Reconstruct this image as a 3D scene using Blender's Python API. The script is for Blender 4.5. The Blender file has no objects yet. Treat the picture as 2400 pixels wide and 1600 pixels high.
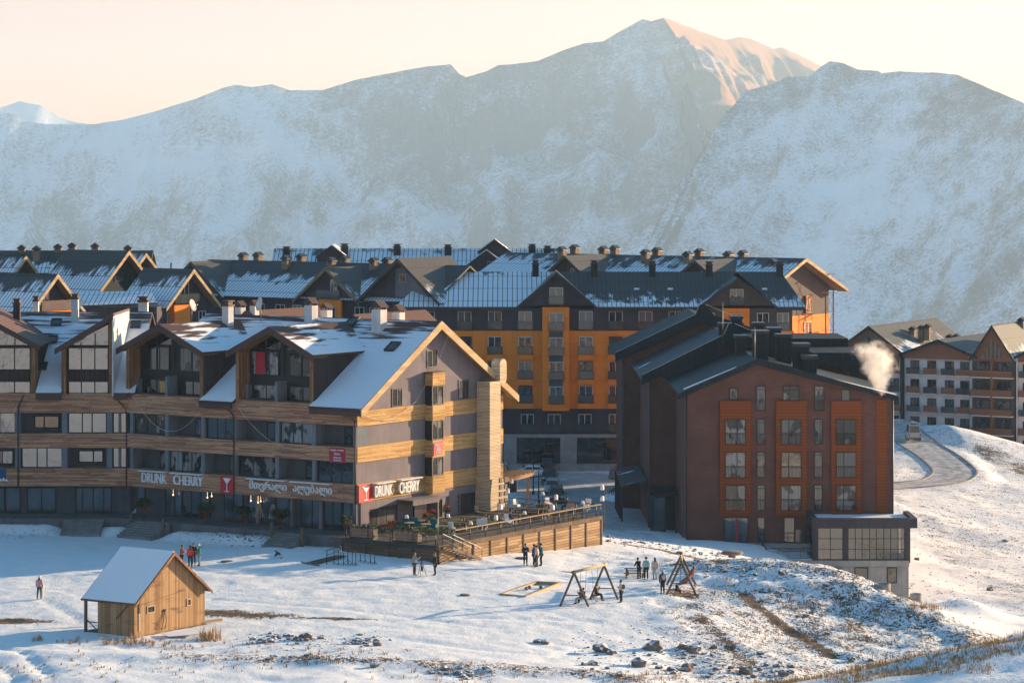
import bpy, bmesh, math, random
import numpy as np
from mathutils import Vector, Matrix, noise as mnoise

random.seed(7)
F = 6480.0      # focal length in photo pixels (photo 2400 px wide)
VH = 415.0      # row of the horizon (camera is level, lens shifted down)
col = bpy.context.scene.collection
scn = bpy.context.scene

def P(u, v, D):
    return Vector(((u - 1200) * D / F, D, (VH - v) * D / F))
def onZ(u, v, Z):
    return P(u, v, -Z * F / (v - VH))

# ------------------------------------------------------------------ objects
WL = {}
def tag(o, label=None, cat=None, group=None, kind=None):
    if label: o['label'] = label
    if cat: o['category'] = cat
    if group: o['group'] = group
    if kind: o['kind'] = kind
    return o
def thing(name, label, cat, loc, group=None):
    o = bpy.data.objects.new(name, None); col.objects.link(o)
    o.empty_display_size = .2
    o.location = Vector(loc); WL[o.name] = Vector(loc)
    return tag(o, label, cat, group)
def kids(o): return [c for c in o.children]
def dup(o, loc, label=None, group=None, rz=None, parent=None, sc=None):
    c = o.copy(); col.objects.link(c)
    if parent is None:
        c.location = Vector(loc)
        if rz is not None: c.rotation_euler = (0, 0, rz)
        if sc is not None: c.scale = (sc, sc, sc)
        if label: c['label'] = label
        if group: c['group'] = group
    else:
        c.parent = parent
    for k in kids(o): dup(k, None, parent=c)
    return c

class Frame:
    """local (x, y, z) -> world; ex, ey, ez are given as world vectors"""
    def __init__(s, o, ex=(1,0,0), ey=(0,1,0), ez=(0,0,1)):
        s.o = Vector(o); s.ex = Vector(ex); s.ey = Vector(ey); s.ez = Vector(ez)
        s.flip = s.ex.cross(s.ey).dot(s.ez) < 0
    def p(s, x, y, z): return s.o + s.ex*x + s.ey*y + s.ez*z
W0 = Frame((0,0,0))
def rotframe(o, deg):
    a = math.radians(deg)
    return Frame(o, (math.cos(a), math.sin(a), 0), (-math.sin(a), math.cos(a), 0))

class MB:
    def __init__(s, fr=W0):
        s.v = []; s.f = []; s.uv = []; s.fr = fr; s.sm = []
    def poly(s, pts, fr=None, uv=None, smooth=False):
        fr = fr or s.fr
        i = len(s.v)
        pts = [Vector(p) for p in pts]
        if uv is None:
            n = Vector((0,0,0))
            for k in range(len(pts)):
                a, b = pts[k], pts[(k+1) % len(pts)]
                n += Vector(((a.y-b.y)*(a.z+b.z), (a.z-b.z)*(a.x+b.x), (a.x-b.x)*(a.y+b.y)))
            ax = max(range(3), key=lambda q: abs(n[q]))
            if ax == 0: uv = [(p.y, p.z) for p in pts]
            elif ax == 1: uv = [(p.x, p.z) for p in pts]
            else: uv = [(p.x, p.y) for p in pts]
        s.v += [fr.p(*p) for p in pts]
        idx = list(range(i, i+len(pts)))
        if fr.flip: idx.reverse(); uv = list(reversed(uv))
        s.f.append(idx); s.uv += uv; s.sm.append(smooth)
        return s
    def box(s, x0, x1, y0, y1, z0, z1, fr=None):
        q = s.poly
        q([(x0,y0,z0),(x1,y0,z0),(x1,y0,z1),(x0,y0,z1)], fr)
        q([(x1,y1,z0),(x0,y1,z0),(x0,y1,z1),(x1,y1,z1)], fr)
        q([(x0,y1,z0),(x0,y0,z0),(x0,y0,z1),(x0,y1,z1)], fr)
        q([(x1,y0,z0),(x1,y1,z0),(x1,y1,z1),(x1,y0,z1)], fr)
        q([(x0,y0,z1),(x1,y0,z1),(x1,y1,z1),(x0,y1,z1)], fr)
        q([(x0,y1,z0),(x1,y1,z0),(x1,y0,z0),(x0,y0,z0)], fr)
        return s
    def prism(s, prof, y0, y1, fr=None):
        """profile of (x, z) points, counter-clockwise seen from -y, extruded y0..y1"""
        n = len(prof)
        s.poly([(x, y0, z) for x, z in prof], fr)
        s.poly([(x, y1, z) for x, z in reversed(prof)], fr)
        for k in range(n):
            (xa, za), (xb, zb) = prof[k], prof[(k+1) % n]
            s.poly([(xa,y0,za),(xa,y1,za),(xb,y1,zb),(xb,y0,zb)], fr)
        return s
    def slab(s, a, b, c, d, t, fr=None):
        """thick quad: a,b along the eave, c,d at the top; uv = metres along / up the slope"""
        fr = fr or s.fr
        a, b, c, d = Vector(a), Vector(b), Vector(c), Vector(d)
        n = (b-a).cross(d-a).normalized()
        if n.z < 0: n = -n
        e = (b-a).normalized()
        up = (d-a) - e*((d-a).dot(e)); L = up.length; up.normalize()
        def uvof(p): return ((p-a).dot(e) + a.dot(e), (p-a).dot(up))
        top = [a,b,c,d]; bot = [p - n*t for p in top]
        s.poly(top, fr, [uvof(p) for p in top])
        s.poly(list(reversed(bot)), fr, [(uvof(p)[0], -5-uvof(p)[1]) for p in reversed(bot)])
        for k in range(4):
            p, q = top[k], top[(k+1)%4]; p2, q2 = bot[k], bot[(k+1)%4]
            s.poly([p2,q2,q,p], fr, [(0,-50),(1,-50),(1,-49),(0,-49)])
        return s
    def tube(s, p0, p1, r, n=6, r1=None, fr=None):
        fr = fr or s.fr
        p0, p1 = fr.p(*p0), fr.p(*p1)
        d = (p1-p0)
        L = d.length
        if L < 1e-6: return s
        d.normalize()
        a = d.orthogonal().normalized(); b = d.cross(a)
        if r1 is None: r1 = r
        i = len(s.v)
        for k in range(n):
            t = 2*math.pi*k/n
            o = a*math.cos(t) + b*math.sin(t)
            s.v += [p0+o*r, p1+o*r1]
        for k in range(n):
            k2 = (k+1) % n
            s.f.append([i+2*k, i+2*k2, i+2*k2+1, i+2*k+1]); s.sm.append(n > 5)
            s.uv += [(k/n,0),((k+1)/n,0),((k+1)/n,L),(k/n,L)]
        s.f.append([i+2*k for k in reversed(range(n))]); s.uv += [(0,0)]*n; s.sm.append(False)
        s.f.append([i+2*k+1 for k in range(n)]); s.uv += [(0,0)]*n; s.sm.append(False)
        return s
    def path(s, pts, r, n=5, fr=None):
        for a, b in zip(pts, pts[1:]): s.tube(a, b, r, n, fr=fr)
        return s
    def lathe(s, c, prof, n=12, fr=None, sx=1, sy=1):
        fr = fr or s.fr
        i = len(s.v); m = len(prof)
        for k in range(n):
            t = 2*math.pi*k/n
            for r, z in prof:
                s.v.append(fr.p(c[0]+r*sx*math.cos(t), c[1]+r*sy*math.sin(t), c[2]+z))
        for k in range(n):
            k2 = (k+1) % n
            for j in range(m-1):
                s.f.append([i+k*m+j, i+k2*m+j, i+k2*m+j+1, i+k*m+j+1]); s.sm.append(True)
                s.uv += [(k/n,prof[j][1]),((k+1)/n,prof[j][1]),((k+1)/n,prof[j+1][1]),(k/n,prof[j+1][1])]
        for j, rev in ((0, True), (m-1, False)):
            if prof[j][0] > 1e-4:
                idx = [i+k*m+j for k in range(n)]
                s.f.append(idx[::-1] if rev else idx); s.uv += [(0,0)]*n; s.sm.append(False)
        return s
    def blob(s, c, rad, seed=0, amp=.25, sub=2, fr=None, sq=(1,1,1)):
        bm = bmesh.new(); bmesh.ops.create_icosphere(bm, subdivisions=sub, radius=1)
        i = len(s.v); c = Vector(c)
        bm.verts.ensure_lookup_table()
        for v in bm.verts:
            d = v.co.copy()
            k = 1 + amp*mnoise.noise(d*1.3 + Vector((seed*7.1, seed*3.3, 0))) + amp*.5*mnoise.noise(d*3.1 + Vector((0, seed*5.7, 9)))
            s.v.append(c + Vector((d.x*rad*k*sq[0], d.y*rad*k*sq[1], d.z*rad*k*sq[2])))
        for f in bm.faces:
            s.f.append([i+v.index for v in f.verts]); s.sm.append(sub > 1 and amp < .2)
            s.uv += [(v.co.x*rad, v.co.z*rad) for v in f.verts]
        bm.free()
        return s
    def build(s, name, mat, parent=None, label=None, loc=None):
        if not s.f: return None
        me = bpy.data.meshes.new(name)
        o = bpy.data.objects.new(name, me); col.objects.link(o)
        if parent is not None:
            o.parent = parent; org = WL[parent.name]
        else:
            org = Vector(loc) if loc is not None else Vector((0,0,0))
            o.location = org
        WL[o.name] = org
        me.from_pydata([tuple(v-org) for v in s.v], [], s.f)
        me.materials.append(mat)
        uvl = me.uv_layers.new(name='UVMap')
        flat = np.array(s.uv, dtype=np.float32).ravel()
        uvl.data.foreach_set('uv', flat)
        me.polygons.foreach_set('use_smooth', s.sm)
        me.update()
        if label: o['label'] = label
        return o

# ------------------------------------------------------------------ materials
class Mat:
    def __init__(s, name, rough=.8, spec=.3, metal=0.0):
        s.m = bpy.data.materials.new(name); s.m.use_nodes = True
        s.nt = s.m.node_tree
        s.b = s.nt.nodes['Principled BSDF']
        s.b.inputs['Roughness'].default_value = rough
        s.b.inputs['Specular IOR Level'].default_value = spec
        s.b.inputs['Metallic'].default_value = metal
    def put(s, sock, v):
        if isinstance(v, bpy.types.NodeSocket): s.nt.links.new(v, sock)
        elif v is not None:
            if isinstance(v, (tuple, list)) and len(v) == 3 and sock.type == 'RGBA': v = (*v, 1)
            sock.default_value = v
    def math(s, op, a, b=None, c=None):
        n = s.nt.nodes.new('ShaderNodeMath'); n.operation = op
        s.put(n.inputs[0], a)
        if b is not None: s.put(n.inputs[1], b)
        if c is not None: s.put(n.inputs[2], c)
        return n.outputs[0]
    def add(s, a, b): return s.math('ADD', a, b)
    def mul(s, a, b): return s.math('MULTIPLY', a, b)
    def fract(s, a): return s.math('FRACT', a)
    def floor(s, a): return s.math('FLOOR', a)
    def lt(s, a, b): return s.math('LESS_THAN', a, b)
    def step(s, x, a, b):
        n = s.nt.nodes.new('ShaderNodeMapRange'); n.interpolation_type = 'SMOOTHSTEP'
        s.put(n.inputs[0], x); s.put(n.inputs[1], a); s.put(n.inputs[2], b)
        n.inputs[3].default_value = 0; n.inputs[4].default_value = 1
        return n.outputs[0]
    def mix(s, f, a, b):
        n = s.nt.nodes.new('ShaderNodeMix'); n.data_type = 'RGBA'
        s.put(n.inputs[0], f); s.put(n.inputs[6], a); s.put(n.inputs[7], b)
        return n.outputs[2]
    def comb(s, x, y, z=0.0):
        n = s.nt.nodes.new('ShaderNodeCombineXYZ')
        s.put(n.inputs[0], x); s.put(n.inputs[1], y); s.put(n.inputs[2], z)
        return n.outputs[0]
    def sep(s, v):
        n = s.nt.nodes.new('ShaderNodeSeparateXYZ'); s.put(n.inputs[0], v)
        return n.outputs[0], n.outputs[1], n.outputs[2]
    def uv(s):
        if not hasattr(s, '_uv'):
            n = s.nt.nodes.new('ShaderNodeUVMap'); s._uv = s.sep(n.outputs[0])
        return s._uv[0], s._uv[1]
    def pos(s):
        if not hasattr(s, '_pos'):
            n = s.nt.nodes.new('ShaderNodeNewGeometry'); s._pos = n.outputs['Position']; s._nrm = n.outputs['Normal']
        return s._pos
    def scaled(s, v, k):
        n = s.nt.nodes.new('ShaderNodeVectorMath'); n.operation = 'MULTIPLY'
        s.put(n.inputs[0], v); n.inputs[1].default_value = k
        return n.outputs[0]
    def noise(s, v, scale=1.0, detail=3.0, rough=.55):
        n = s.nt.nodes.new('ShaderNodeTexNoise')
        s.put(n.inputs['Vector'], v); n.inputs['Scale'].default_value = scale
        n.inputs['Detail'].default_value = detail; n.inputs['Roughness'].default_value = rough
        return n.outputs[0]
    def white(s, v):
        n = s.nt.nodes.new('ShaderNodeTexWhiteNoise'); n.noise_dimensions = '2D'
        s.put(n.inputs['Vector'], v)
        return n.outputs[0]
    def vor(s, v, scale):
        n = s.nt.nodes.new('ShaderNodeTexVoronoi'); s.put(n.inputs['Vector'], v); n.inputs['Scale'].default_value = scale
        return n.outputs[0]
    def attr(s, name):
        n = s.nt.nodes.new('ShaderNodeAttribute'); n.attribute_name = name
        return n.outputs['Fac']
    def bump(s, h, strength=.3, dist=.02):
        n = s.nt.nodes.new('ShaderNodeBump'); s.put(n.inputs['Height'], h)
        n.inputs['Strength'].default_value = strength; n.inputs['Distance'].default_value = dist
        s.nt.links.new(n.outputs[0], s.b.inputs['Normal'])
    def color(s, c): s.put(s.b.inputs['Base Color'], c); return s
    def rough(s, r): s.put(s.b.inputs['Roughness'], r); return s

def plain(name, c, rough=.8, spec=.3, metal=0.0, var=.18, sc=3.0):
    m = Mat(name, rough, spec, metal)
    n = m.noise(m.pos(), sc, 4)
    m.color(m.mix(n, tuple(x*(1-var) for x in c), tuple(min(1,x*(1+var)) for x in c)))
    return m.m
SNOWC = (.80, .81, .83)

def wood(name, c1, c2, board=.14, vert=False, gap=.1, rough=.75, knots=0.0, seg=2.6, stain=0.0):
    m = Mat(name, .85, .1)
    x, y = m.uv()
    a, l = (x, y) if vert else (y, x)
    row = m.floor(m.mul(a, 1/board))
    off = m.white(m.comb(row, 3.3))
    sg = m.floor(m.add(m.mul(l, 1/seg), m.mul(off, 9)))
    w = m.white(m.comb(row, sg))
    st = m.noise(m.comb(m.mul(l, .8), m.mul(a, 22)), 1.0, 4, .6)
    big = m.noise(m.comb(m.mul(l, .35), m.mul(a, .6)), 1.0, 3)
    f = m.add(m.add(m.mul(w, .55), m.mul(st, .55)), m.mul(m.add(big, -.5), .7))
    c = m.mix(m.step(f, .2, .95), c1, c2)
    if knots:
        k = m.noise(m.comb(m.mul(l, 5), m.mul(a, 5)), 1.0, 2)
        c = m.mix(m.mul(m.step(k, .62, .72), knots), c, tuple(q*.35 for q in c1))
    if stain:
        k = m.noise(m.comb(m.mul(l, 1.6), m.mul(a, .35)) if vert else m.comb(m.mul(l, .35), m.mul(a, 1.6)), 1.0, 5, .65)
        c = m.mix(m.mul(m.step(k, .52, .68), stain), c, (.045, .04, .038))
    g = m.fract(m.mul(a, 1/board))
    gm = m.lt(g, gap)
    c = m.mix(m.mul(gm, .75), c, tuple(q*.16 for q in c1))
    m.color(c); m.bump(m.add(m.mul(st, .3), m.mul(m.math('SUBTRACT', 1.0, gm), 1.0)), .5, .02)
    return m.m

def stucco(name, c, var=.16):
    m = Mat(name, .9, .15)
    p = m.pos()
    n = m.noise(p, .6, 5, .6); k = m.noise(p, 14, 3)
    x, y = m.uv()
    drip = m.noise(m.comb(m.mul(x, 2.2), m.mul(y, .22)), 1.0, 4)
    f = m.add(m.mul(n, .6), m.mul(drip, .4))
    m.color(m.mix(m.step(f, .3, .7), tuple(q*(1-var) for q in c), tuple(q*(1+var) for q in c)))
    m.bump(k, .25, .02)
    return m.m

def brickm(name, c1, c2, mortar):
    m = Mat(name, .88, .2)
    x, y = m.uv()
    n = m.nt.nodes.new('ShaderNodeTexBrick')
    m.put(n.inputs['Vector'], m.comb(x, y))
    m.put(n.inputs['Color1'], c1); m.put(n.inputs['Color2'], c2); m.put(n.inputs['Mortar'], mortar)
    n.inputs['Scale'].default_value = 1.0; n.inputs['Mortar Size'].default_value = .012
    n.inputs['Brick Width'].default_value = .34; n.inputs['Row Height'].default_value = .11
    n.inputs['Bias'].default_value = -.1
    big = m.noise(m.comb(x, y), .5, 4)
    m.color(m.mix(m.mul(m.step(big, .35, .7), .45), n.outputs[0], tuple(q*.55 for q in c1)))
    m.bump(n.outputs[1], -.3, .02)
    return m.m

def panelm(name, c, pw, ph, rough=.5, var=.1, line=.022, spec=.10):
    m = Mat(name, max(rough, .72), spec)
    x, y = m.uv()
    lx = m.lt(m.fract(m.mul(x, 1/pw)), line/pw)
    ly = m.lt(m.fract(m.mul(y, 1/ph)), line/ph)
    w = m.white(m.comb(m.floor(m.mul(x, 1/pw)), m.floor(m.mul(y, 1/ph))))
    n = m.noise(m.pos(), .9, 4)
    f = m.add(m.mul(w, .5), m.mul(n, .5))
    base = m.mix(f, tuple(q*(1-var) for q in c), tuple(q*(1+var) for q in c))
    m.color(m.mix(m.mul(m.math('MAXIMUM', lx, ly), .8), base, tuple(q*.25 for q in c)))
    return m.m

def roofm(name, base, base2, snow=.5, grad=0.0, nx=.5, ny=.5, seam=.5, seamw=.1, bars=0.0, rows=0.0, off=0.0, soft=.05, seamsnow=.0, spec=.4, rough=.5, length=7.0):
    spec *= .45; rough = max(rough, .62)
    """metal or tile roof with thin patchy snow; uv in metres, v upwards from the eave"""
    m = Mat(name, rough, spec)
    x, y = m.uv()
    n1 = m.noise(m.comb(m.add(m.mul(x, nx), off), m.mul(y, ny)), 1.0, 5, .62)
    n2 = m.noise(m.comb(m.mul(x, .13), m.add(m.mul(y, .17), off)), 1.0, 2)
    f = m.add(m.add(m.mul(n1, .6), m.mul(n2, .5)), m.mul(y, -grad/length))
    f = m.add(f, snow - .55 + grad*.5)
    sm = m.math('SUBTRACT', 1.0, m.lt(y, -1.0))
    mask = m.mul(m.step(f, .5-soft, .5+soft), sm)
    cn = m.noise(m.comb(m.mul(x, 1.3), m.mul(y, .5)), 1.0, 3)
    bc = m.mix(cn, base, base2)
    h = 0.0
    if seam:
        sx = m.lt(m.fract(m.mul(x, 1/seam)), seamw/seam)
        bc = m.mix(m.mul(sx, .6), bc, tuple(q*.35 for q in base))
        if seamsnow < 1: mask = m.mul(mask, m.math('SUBTRACT', 1.0, m.mul(sx, 1-seamsnow)))
        h = sx
    if rows:
        ry = m.lt(m.fract(m.mul(y, 1/rows)), .25)
        bc = m.mix(m.mul(ry, .55), bc, tuple(q*.45 for q in base))
        h = ry
    if bars:
        by = m.lt(m.math('ABSOLUTE', m.math('SUBTRACT', m.fract(m.mul(y, 1/bars)), .5)), .04/bars)
        mask = m.mul(mask, m.math('SUBTRACT', 1.0, by))
        bc = m.mix(by, bc, tuple(q*.3 for q in base))
    sn = m.mix(m.noise(m.comb(m.mul(x, 4), m.mul(y, 4)), 1.0, 3), (.74,.75,.78), (.84,.85,.87))
    m.color(m.mix(mask, bc, sn))
    m.rough(m.add(m.mul(mask, .4), rough))
    m.bump(m.add(m.mul(mask, 1.5), h), .5, .03)
    return m.m

def glassm(name, tint=(.02,.026,.03), curtain=None, refl=.5, wav=.25, rough=.03, cs=.35):
    m = Mat(name, rough, .5)
    m.b.inputs['IOR'].default_value = 1.5 + refl
    x, y = m.uv()
    if curtain:
        s1 = m.noise(m.comb(m.mul(x, 9), m.mul(y, .15)), 1.0, 3)
        s2 = m.noise(m.comb(m.mul(x, .9), m.mul(y, .5)), 1.0, 2)
        c = m.mix(m.step(s1, .3, .7), tuple(q*.55 for q in curtain), curtain)
        m.color(m.mix(m.step(s2, cs, cs+.08), tint, c))
    else:
        s2 = m.noise(m.comb(m.mul(x, .8), m.mul(y, .6)), 1.0, 3)
        m.color(m.mix(s2, tuple(q*.5 for q in tint), tuple(q*1.7 for q in tint)))
    m.bump(m.noise(m.comb(m.mul(x, 1.1), m.mul(y, .8)), 1.0, 2), wav, .05)
    return m.m

M = {}
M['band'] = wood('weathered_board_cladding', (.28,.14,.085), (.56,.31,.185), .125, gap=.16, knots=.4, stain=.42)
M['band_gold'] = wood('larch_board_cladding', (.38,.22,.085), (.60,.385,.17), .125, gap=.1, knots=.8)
M['slat'] = wood('slatted_larch', (.52,.39,.26), (.70,.55,.38), .13, gap=.3, knots=.2)
M['post_wood'] = wood('brown_post_boards', (.17,.085,.042), (.32,.17,.085), .2, True, gap=.06)
M['barge'] = wood('pale_barge_board', (.42,.28,.15), (.58,.42,.25), .3, gap=.03)
M['soffit'] = wood('soffit_boards', (.22,.12,.065), (.34,.2,.11), .16, gap=.08)
M['fence'] = wood('deck_fence_boards', (.25,.155,.08), (.44,.29,.165), .24, gap=.16, knots=.5, stain=.3, seg=3.3)
M['cabin'] = wood('cabin_boards', (.25,.145,.072), (.41,.26,.14), .17, True, gap=.09, knots=.2, stain=.6, seg=50)
M['pole_wood'] = wood('dark_log', (.10,.068,.048), (.19,.135,.095), .06, True, gap=.05)
M['beam_wood'] = wood('pale_beam', (.36,.24,.14), (.5,.36,.22), .1, gap=.05)
M['decking'] = wood('deck_boards', (.10,.075,.06), (.19,.145,.115), .14, gap=.14)
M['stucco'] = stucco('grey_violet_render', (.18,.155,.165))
M['stucco_blue'] = stucco('blue_grey_render', (.15,.165,.185))
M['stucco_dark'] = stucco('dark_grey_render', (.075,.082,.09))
M['concrete'] = stucco('raw_concrete', (.30,.28,.26), .22)
M['conc_dark'] = stucco('plinth_concrete', (.12,.12,.12), .25)
M['steps'] = stucco('concrete_steps', (.17,.175,.17), .25)
M['white_render'] = stucco('white_render', (.70,.63,.59), .08)
M['brick'] = brickm('dark_red_brick', (.145,.062,.048), (.18,.082,.06), (.12,.068,.058))
M['brown_panel'] = panelm('rust_brown_panels', (.23,.062,.02), 40, .30, .55, .14, .03)
M['orange'] = panelm('orange_facade_panels', (.82,.225,.03), 1.6, 1.55, .45, .12)
M['slate'] = panelm('dark_violet_panels', (.060,.052,.060), 1.25, 50, .5, .2)
M['slate_brown'] = panelm('dark_brown_panels', (.085,.066,.062), 1.25, 50, .5, .2)
M['charcoal'] = panelm('charcoal_metal_cladding', (.022,.028,.032), .45, 50, .45, .25, .03)
M['rust_timber'] = panelm('rust_timber_cladding', (.26,.105,.06), 40, .4, .6, .15, .03)
M['cream_panel'] = plain('cream_clad', (.40,.29,.20))
M['black'] = plain('black_frame', (.018,.018,.02), .5)
M['dark_metal'] = plain('dark_steel', (.03,.032,.036), .45, .4, .2)
M['grey_metal'] = plain('grey_steel', (.16,.155,.15), .5, .4, .3)
M['brown_trim'] = plain('dark_brown_trim', (.07,.036,.030), .6)
M['white_pvc'] = plain('white_frame', (.55,.52,.48), .5)
M['white_paint'] = plain('white_paint', (.72,.72,.72), .55, var=.05)
M['cloth_white'] = plain('white_cloth', (.72,.69,.66), .9, .1, sc=9)
M['red_sign'] = plain('red_sign', (.48,.018,.03), .5, var=.08)
M['for_sale'] = plain('dark_red_banner', (.36,.02,.04), .6, var=.1)
M['brown_metal'] = panelm('dark_brown_seamed_metal', (.05,.036,.034), .45, 50, .45, .2, .04)
M['snow_cap'] = plain('snow_cap', SNOWC, .9, .1, var=.05, sc=8)
M['snow_warm'] = plain('thin_snow', (.78,.78,.8), .9, .1, var=.06, sc=5)
M['chim_white'] = stucco('chimney_render', (.55,.52,.5), .2)
M['rock'] = plain('grey_brown_stone', (.20,.155,.125), .9, .2, var=.45, sc=4)
M['yellow_book'] = plain('ochre_panel', (.5,.3,.09), .7)

M['tile_snow'] = roofm('tile_roof_snow', (.085,.046,.038), (.13,.075,.058), snow=.66, grad=.36, nx=.16, ny=2.6, seam=0, rows=.36, soft=.035, rough=.65, spec=.3, length=13)
M['tile_dormer'] = roofm('dormer_tile_snow', (.085,.046,.038), (.14,.08,.06), snow=.52, grad=.25, nx=.22, ny=1.5, seam=0, rows=.36, soft=.03, off=13.0, rough=.65, spec=.3, length=5)
M['tile_bare'] = roofm('bare_tile_roof', (.13,.07,.055), (.19,.105,.08), snow=-.6, seam=0, rows=.36, rough=.65, spec=.3)
M['metal_snow'] = roofm('seamed_roof_snow', (.055,.062,.062), (.085,.092,.09), snow=.54, grad=.55, nx=.9, ny=.35, seam=.55, seamw=.1, bars=2.4, off=3.0, length=7.5)
M['metal_heavy'] = roofm('seamed_roof_deep_snow', (.055,.062,.062), (.085,.092,.09), snow=.72, grad=.3, nx=.8, ny=.4, seam=.6, seamw=.09, bars=3.2, off=8.0, length=7.5)
M['metal_bare'] = roofm('seamed_roof_bare', (.05,.058,.058), (.08,.088,.086), snow=.33, grad=.62, nx=1.2, ny=.6, seam=.55, seamw=.08, bars=2.6, off=21.0, length=9)
M['metal_tan'] = roofm('seamed_roof_sun_tone', (.085,.078,.072), (.14,.125,.11), snow=.34, grad=.5, nx=1.1, ny=.5, seam=.5, seamw=.13, bars=2.6, off=31.0, length=7)  # sunlight on the right-hand slopes is put into this lighter tan tone
M['metal_dark'] = roofm('charcoal_roof', (.011,.015,.017), (.022,.028,.031), snow=.1, grad=.0, nx=.4, ny=.4, seam=.5, seamw=.06, off=41.0)
M['metal_half'] = roofm('charcoal_roof_frost', (.035,.039,.041), (.07,.074,.077), snow=.25, grad=.3, nx=.4, ny=.4, seam=.5, seamw=.05, off=45.0)

M['glass'] = glassm('dark_window_glass', (.014,.018,.022), refl=.35)
M['glass_blue'] = glassm('blue_grey_shop_glass', (.04,.055,.065), refl=.35, wav=.15)
M['glass_gold'] = glassm('mirror_glass', (.05,.045,.038), refl=1.5, wav=.7, rough=.13)
M['glass_curt'] = glassm('curtained_glass', (.012,.015,.018), (.27,.265,.26), refl=.0, cs=.42)
M['glass_curt2'] = glassm('half_curtained_glass', (.012,.014,.016), (.21,.195,.18), refl=.1, cs=.54)
M['glass_net'] = glassm('net_curtain_glass', (.012,.014,.016), (.15,.14,.135), refl=.05, cs=.36)
M['glass_mirror'] = glassm('glazed_hall', (.12,.088,.038), refl=.55, wav=2.5, rough=.04)
M['glass_rail'] = glassm('railing_glass', (.045,.052,.052), refl=.2, wav=.1, rough=.12)
_gc = Mat('clear_glazing', .03, .5); _gc.color((.02,.022,.02)); _gc.b.inputs['Alpha'].default_value = .62; _gc.b.inputs['IOR'].default_value = 2.3; _gc.bump(_gc.noise(_gc.pos(), .9, 3), .6, .05); M['glass_clear'] = _gc.m
M['glass_amber'] = glassm('amber_room_glass', (.30,.12,.025), refl=.4, wav=.4)

# ------------------------------------------------------------------ window helper
def window(fr, x0, x1, z0, z1, y, parent, frame='black', pane='glass', cols=(), rows=(), fw=.07, dep=.10, name='window', sub='pane'):
    """frame mesh (part) with its panes as a sub-part; y is the outer face, inwards is +y"""
    m = MB(fr)
    m.box(x0, x0+fw, y, y+dep, z0, z1).box(x1-fw, x1, y, y+dep, z0, z1)
    m.box(x0+fw, x1-fw, y, y+dep, z0, z0+fw).box(x0+fw, x1-fw, y, y+dep, z1-fw, z1)
    for c in cols:
        xc = x0 + (x1-x0)*c
        m.box(xc-fw*.55, xc+fw*.55, y+.012, y+dep, z0+fw, z1-fw)
    for r in rows:
        zc = z0 + (z1-z0)*r
        m.box(x0+fw, x1-fw, y+.02, y+dep, zc-fw*.4, zc+fw*.4)
    o = m.build(name, M[frame], parent)
    g = MB(fr); g.box(x0+fw*.5, x1-fw*.5, y+dep*.5, y+dep*.8, z0+fw*.5, z1-fw*.5)
    g.build(sub, M[pane], o)
    return o

def textmesh(body, size, fr, parent, mat, name='lettering', ext=.04, bold=0.0, sx=1.0, align='CENTER', x=0, y=0, z=0, width=None, height=None):
    """text standing on the x-z plane of a frame, facing -y"""
    cu = bpy.data.curves.new('txt', 'FONT'); cu.body = body; cu.size = size
    cu.extrude = 0; cu.align_x = 'LEFT'
    o = bpy.data.objects.new('txt', cu); col.objects.link(o)
    dg = bpy.context.evaluated_depsgraph_get()
    me = bpy.data.meshes.new_from_object(o.evaluated_get(dg))
    vs = [v.co.copy() for v in me.vertices]; fs = [list(p.vertices) for p in me.polygons]
    bpy.data.objects.remove(o); bpy.data.curves.remove(cu); bpy.data.meshes.remove(me)
    if not vs: return None
    xa, xb = min(v.x for v in vs), max(v.x for v in vs); za, zb = min(v.y for v in vs), max(v.y for v in vs)
    kx = (width/(xb-xa)) if width else sx
    kz = (height/(zb-za)) if height else 1.0
    m = MB(fr)
    kw = bold*(xb-xa)*kx
    offs = [0.0] if bold <= 0 else [-1.0, -.5, 0.0, .5, 1.0]
    for oi, of in enumerate(offs):
        i0 = len(m.v); ee = ext + .004*oi
        pts = [(x + of*kw + (v.x-(xa+xb)/2)*kx*(1-2*bold), v.y, z + (v.y-za)*kz) for v in vs]
        n = len(pts)
        m.v += [fr.p(p[0], y-ee, p[2]) for p in pts] + [fr.p(p[0], y, p[2]) for p in pts]
        edges = {}
        for f in fs:
            idx = f if not fr.flip else f[::-1]
            m.f.append([i0+q for q in idx]); m.uv += [(pts[i][0], pts[i][2]) for i in idx]; m.sm.append(False)
            for a, b in zip(idx, idx[1:]+idx[:1]):
                if (b, a) in edges: edges.pop((b, a))
                else: edges[(a, b)] = 1
        for a, b in edges:
            m.f.append([i0+b, i0+a, i0+a+n, i0+b+n]); m.uv += [(0,0)]*4; m.sm.append(False)
    return m.build(name, mat, parent)
# ================================================================== world, camera
SUN_R = .67; SUN_EL = 9.5
w = bpy.data.worlds.new("World"); scn.world = w; w.use_nodes = True
nt = w.node_tree
bg = nt.nodes['Background']
sky = nt.nodes.new('ShaderNodeTexSky'); sky.sky_type = 'NISHITA'; sky.sun_disc = False
sx_, sy_ = 1/math.hypot(1, SUN_R), SUN_R/math.hypot(1, SUN_R)
sky.sun_elevation = math.radians(SUN_EL)
sky.sun_rotation = math.atan2(sx_, sy_)
sky.altitude = 2100; sky.air_density = 1.0; sky.dust_density = 3.0; sky.ozone_density = 1.8
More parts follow.
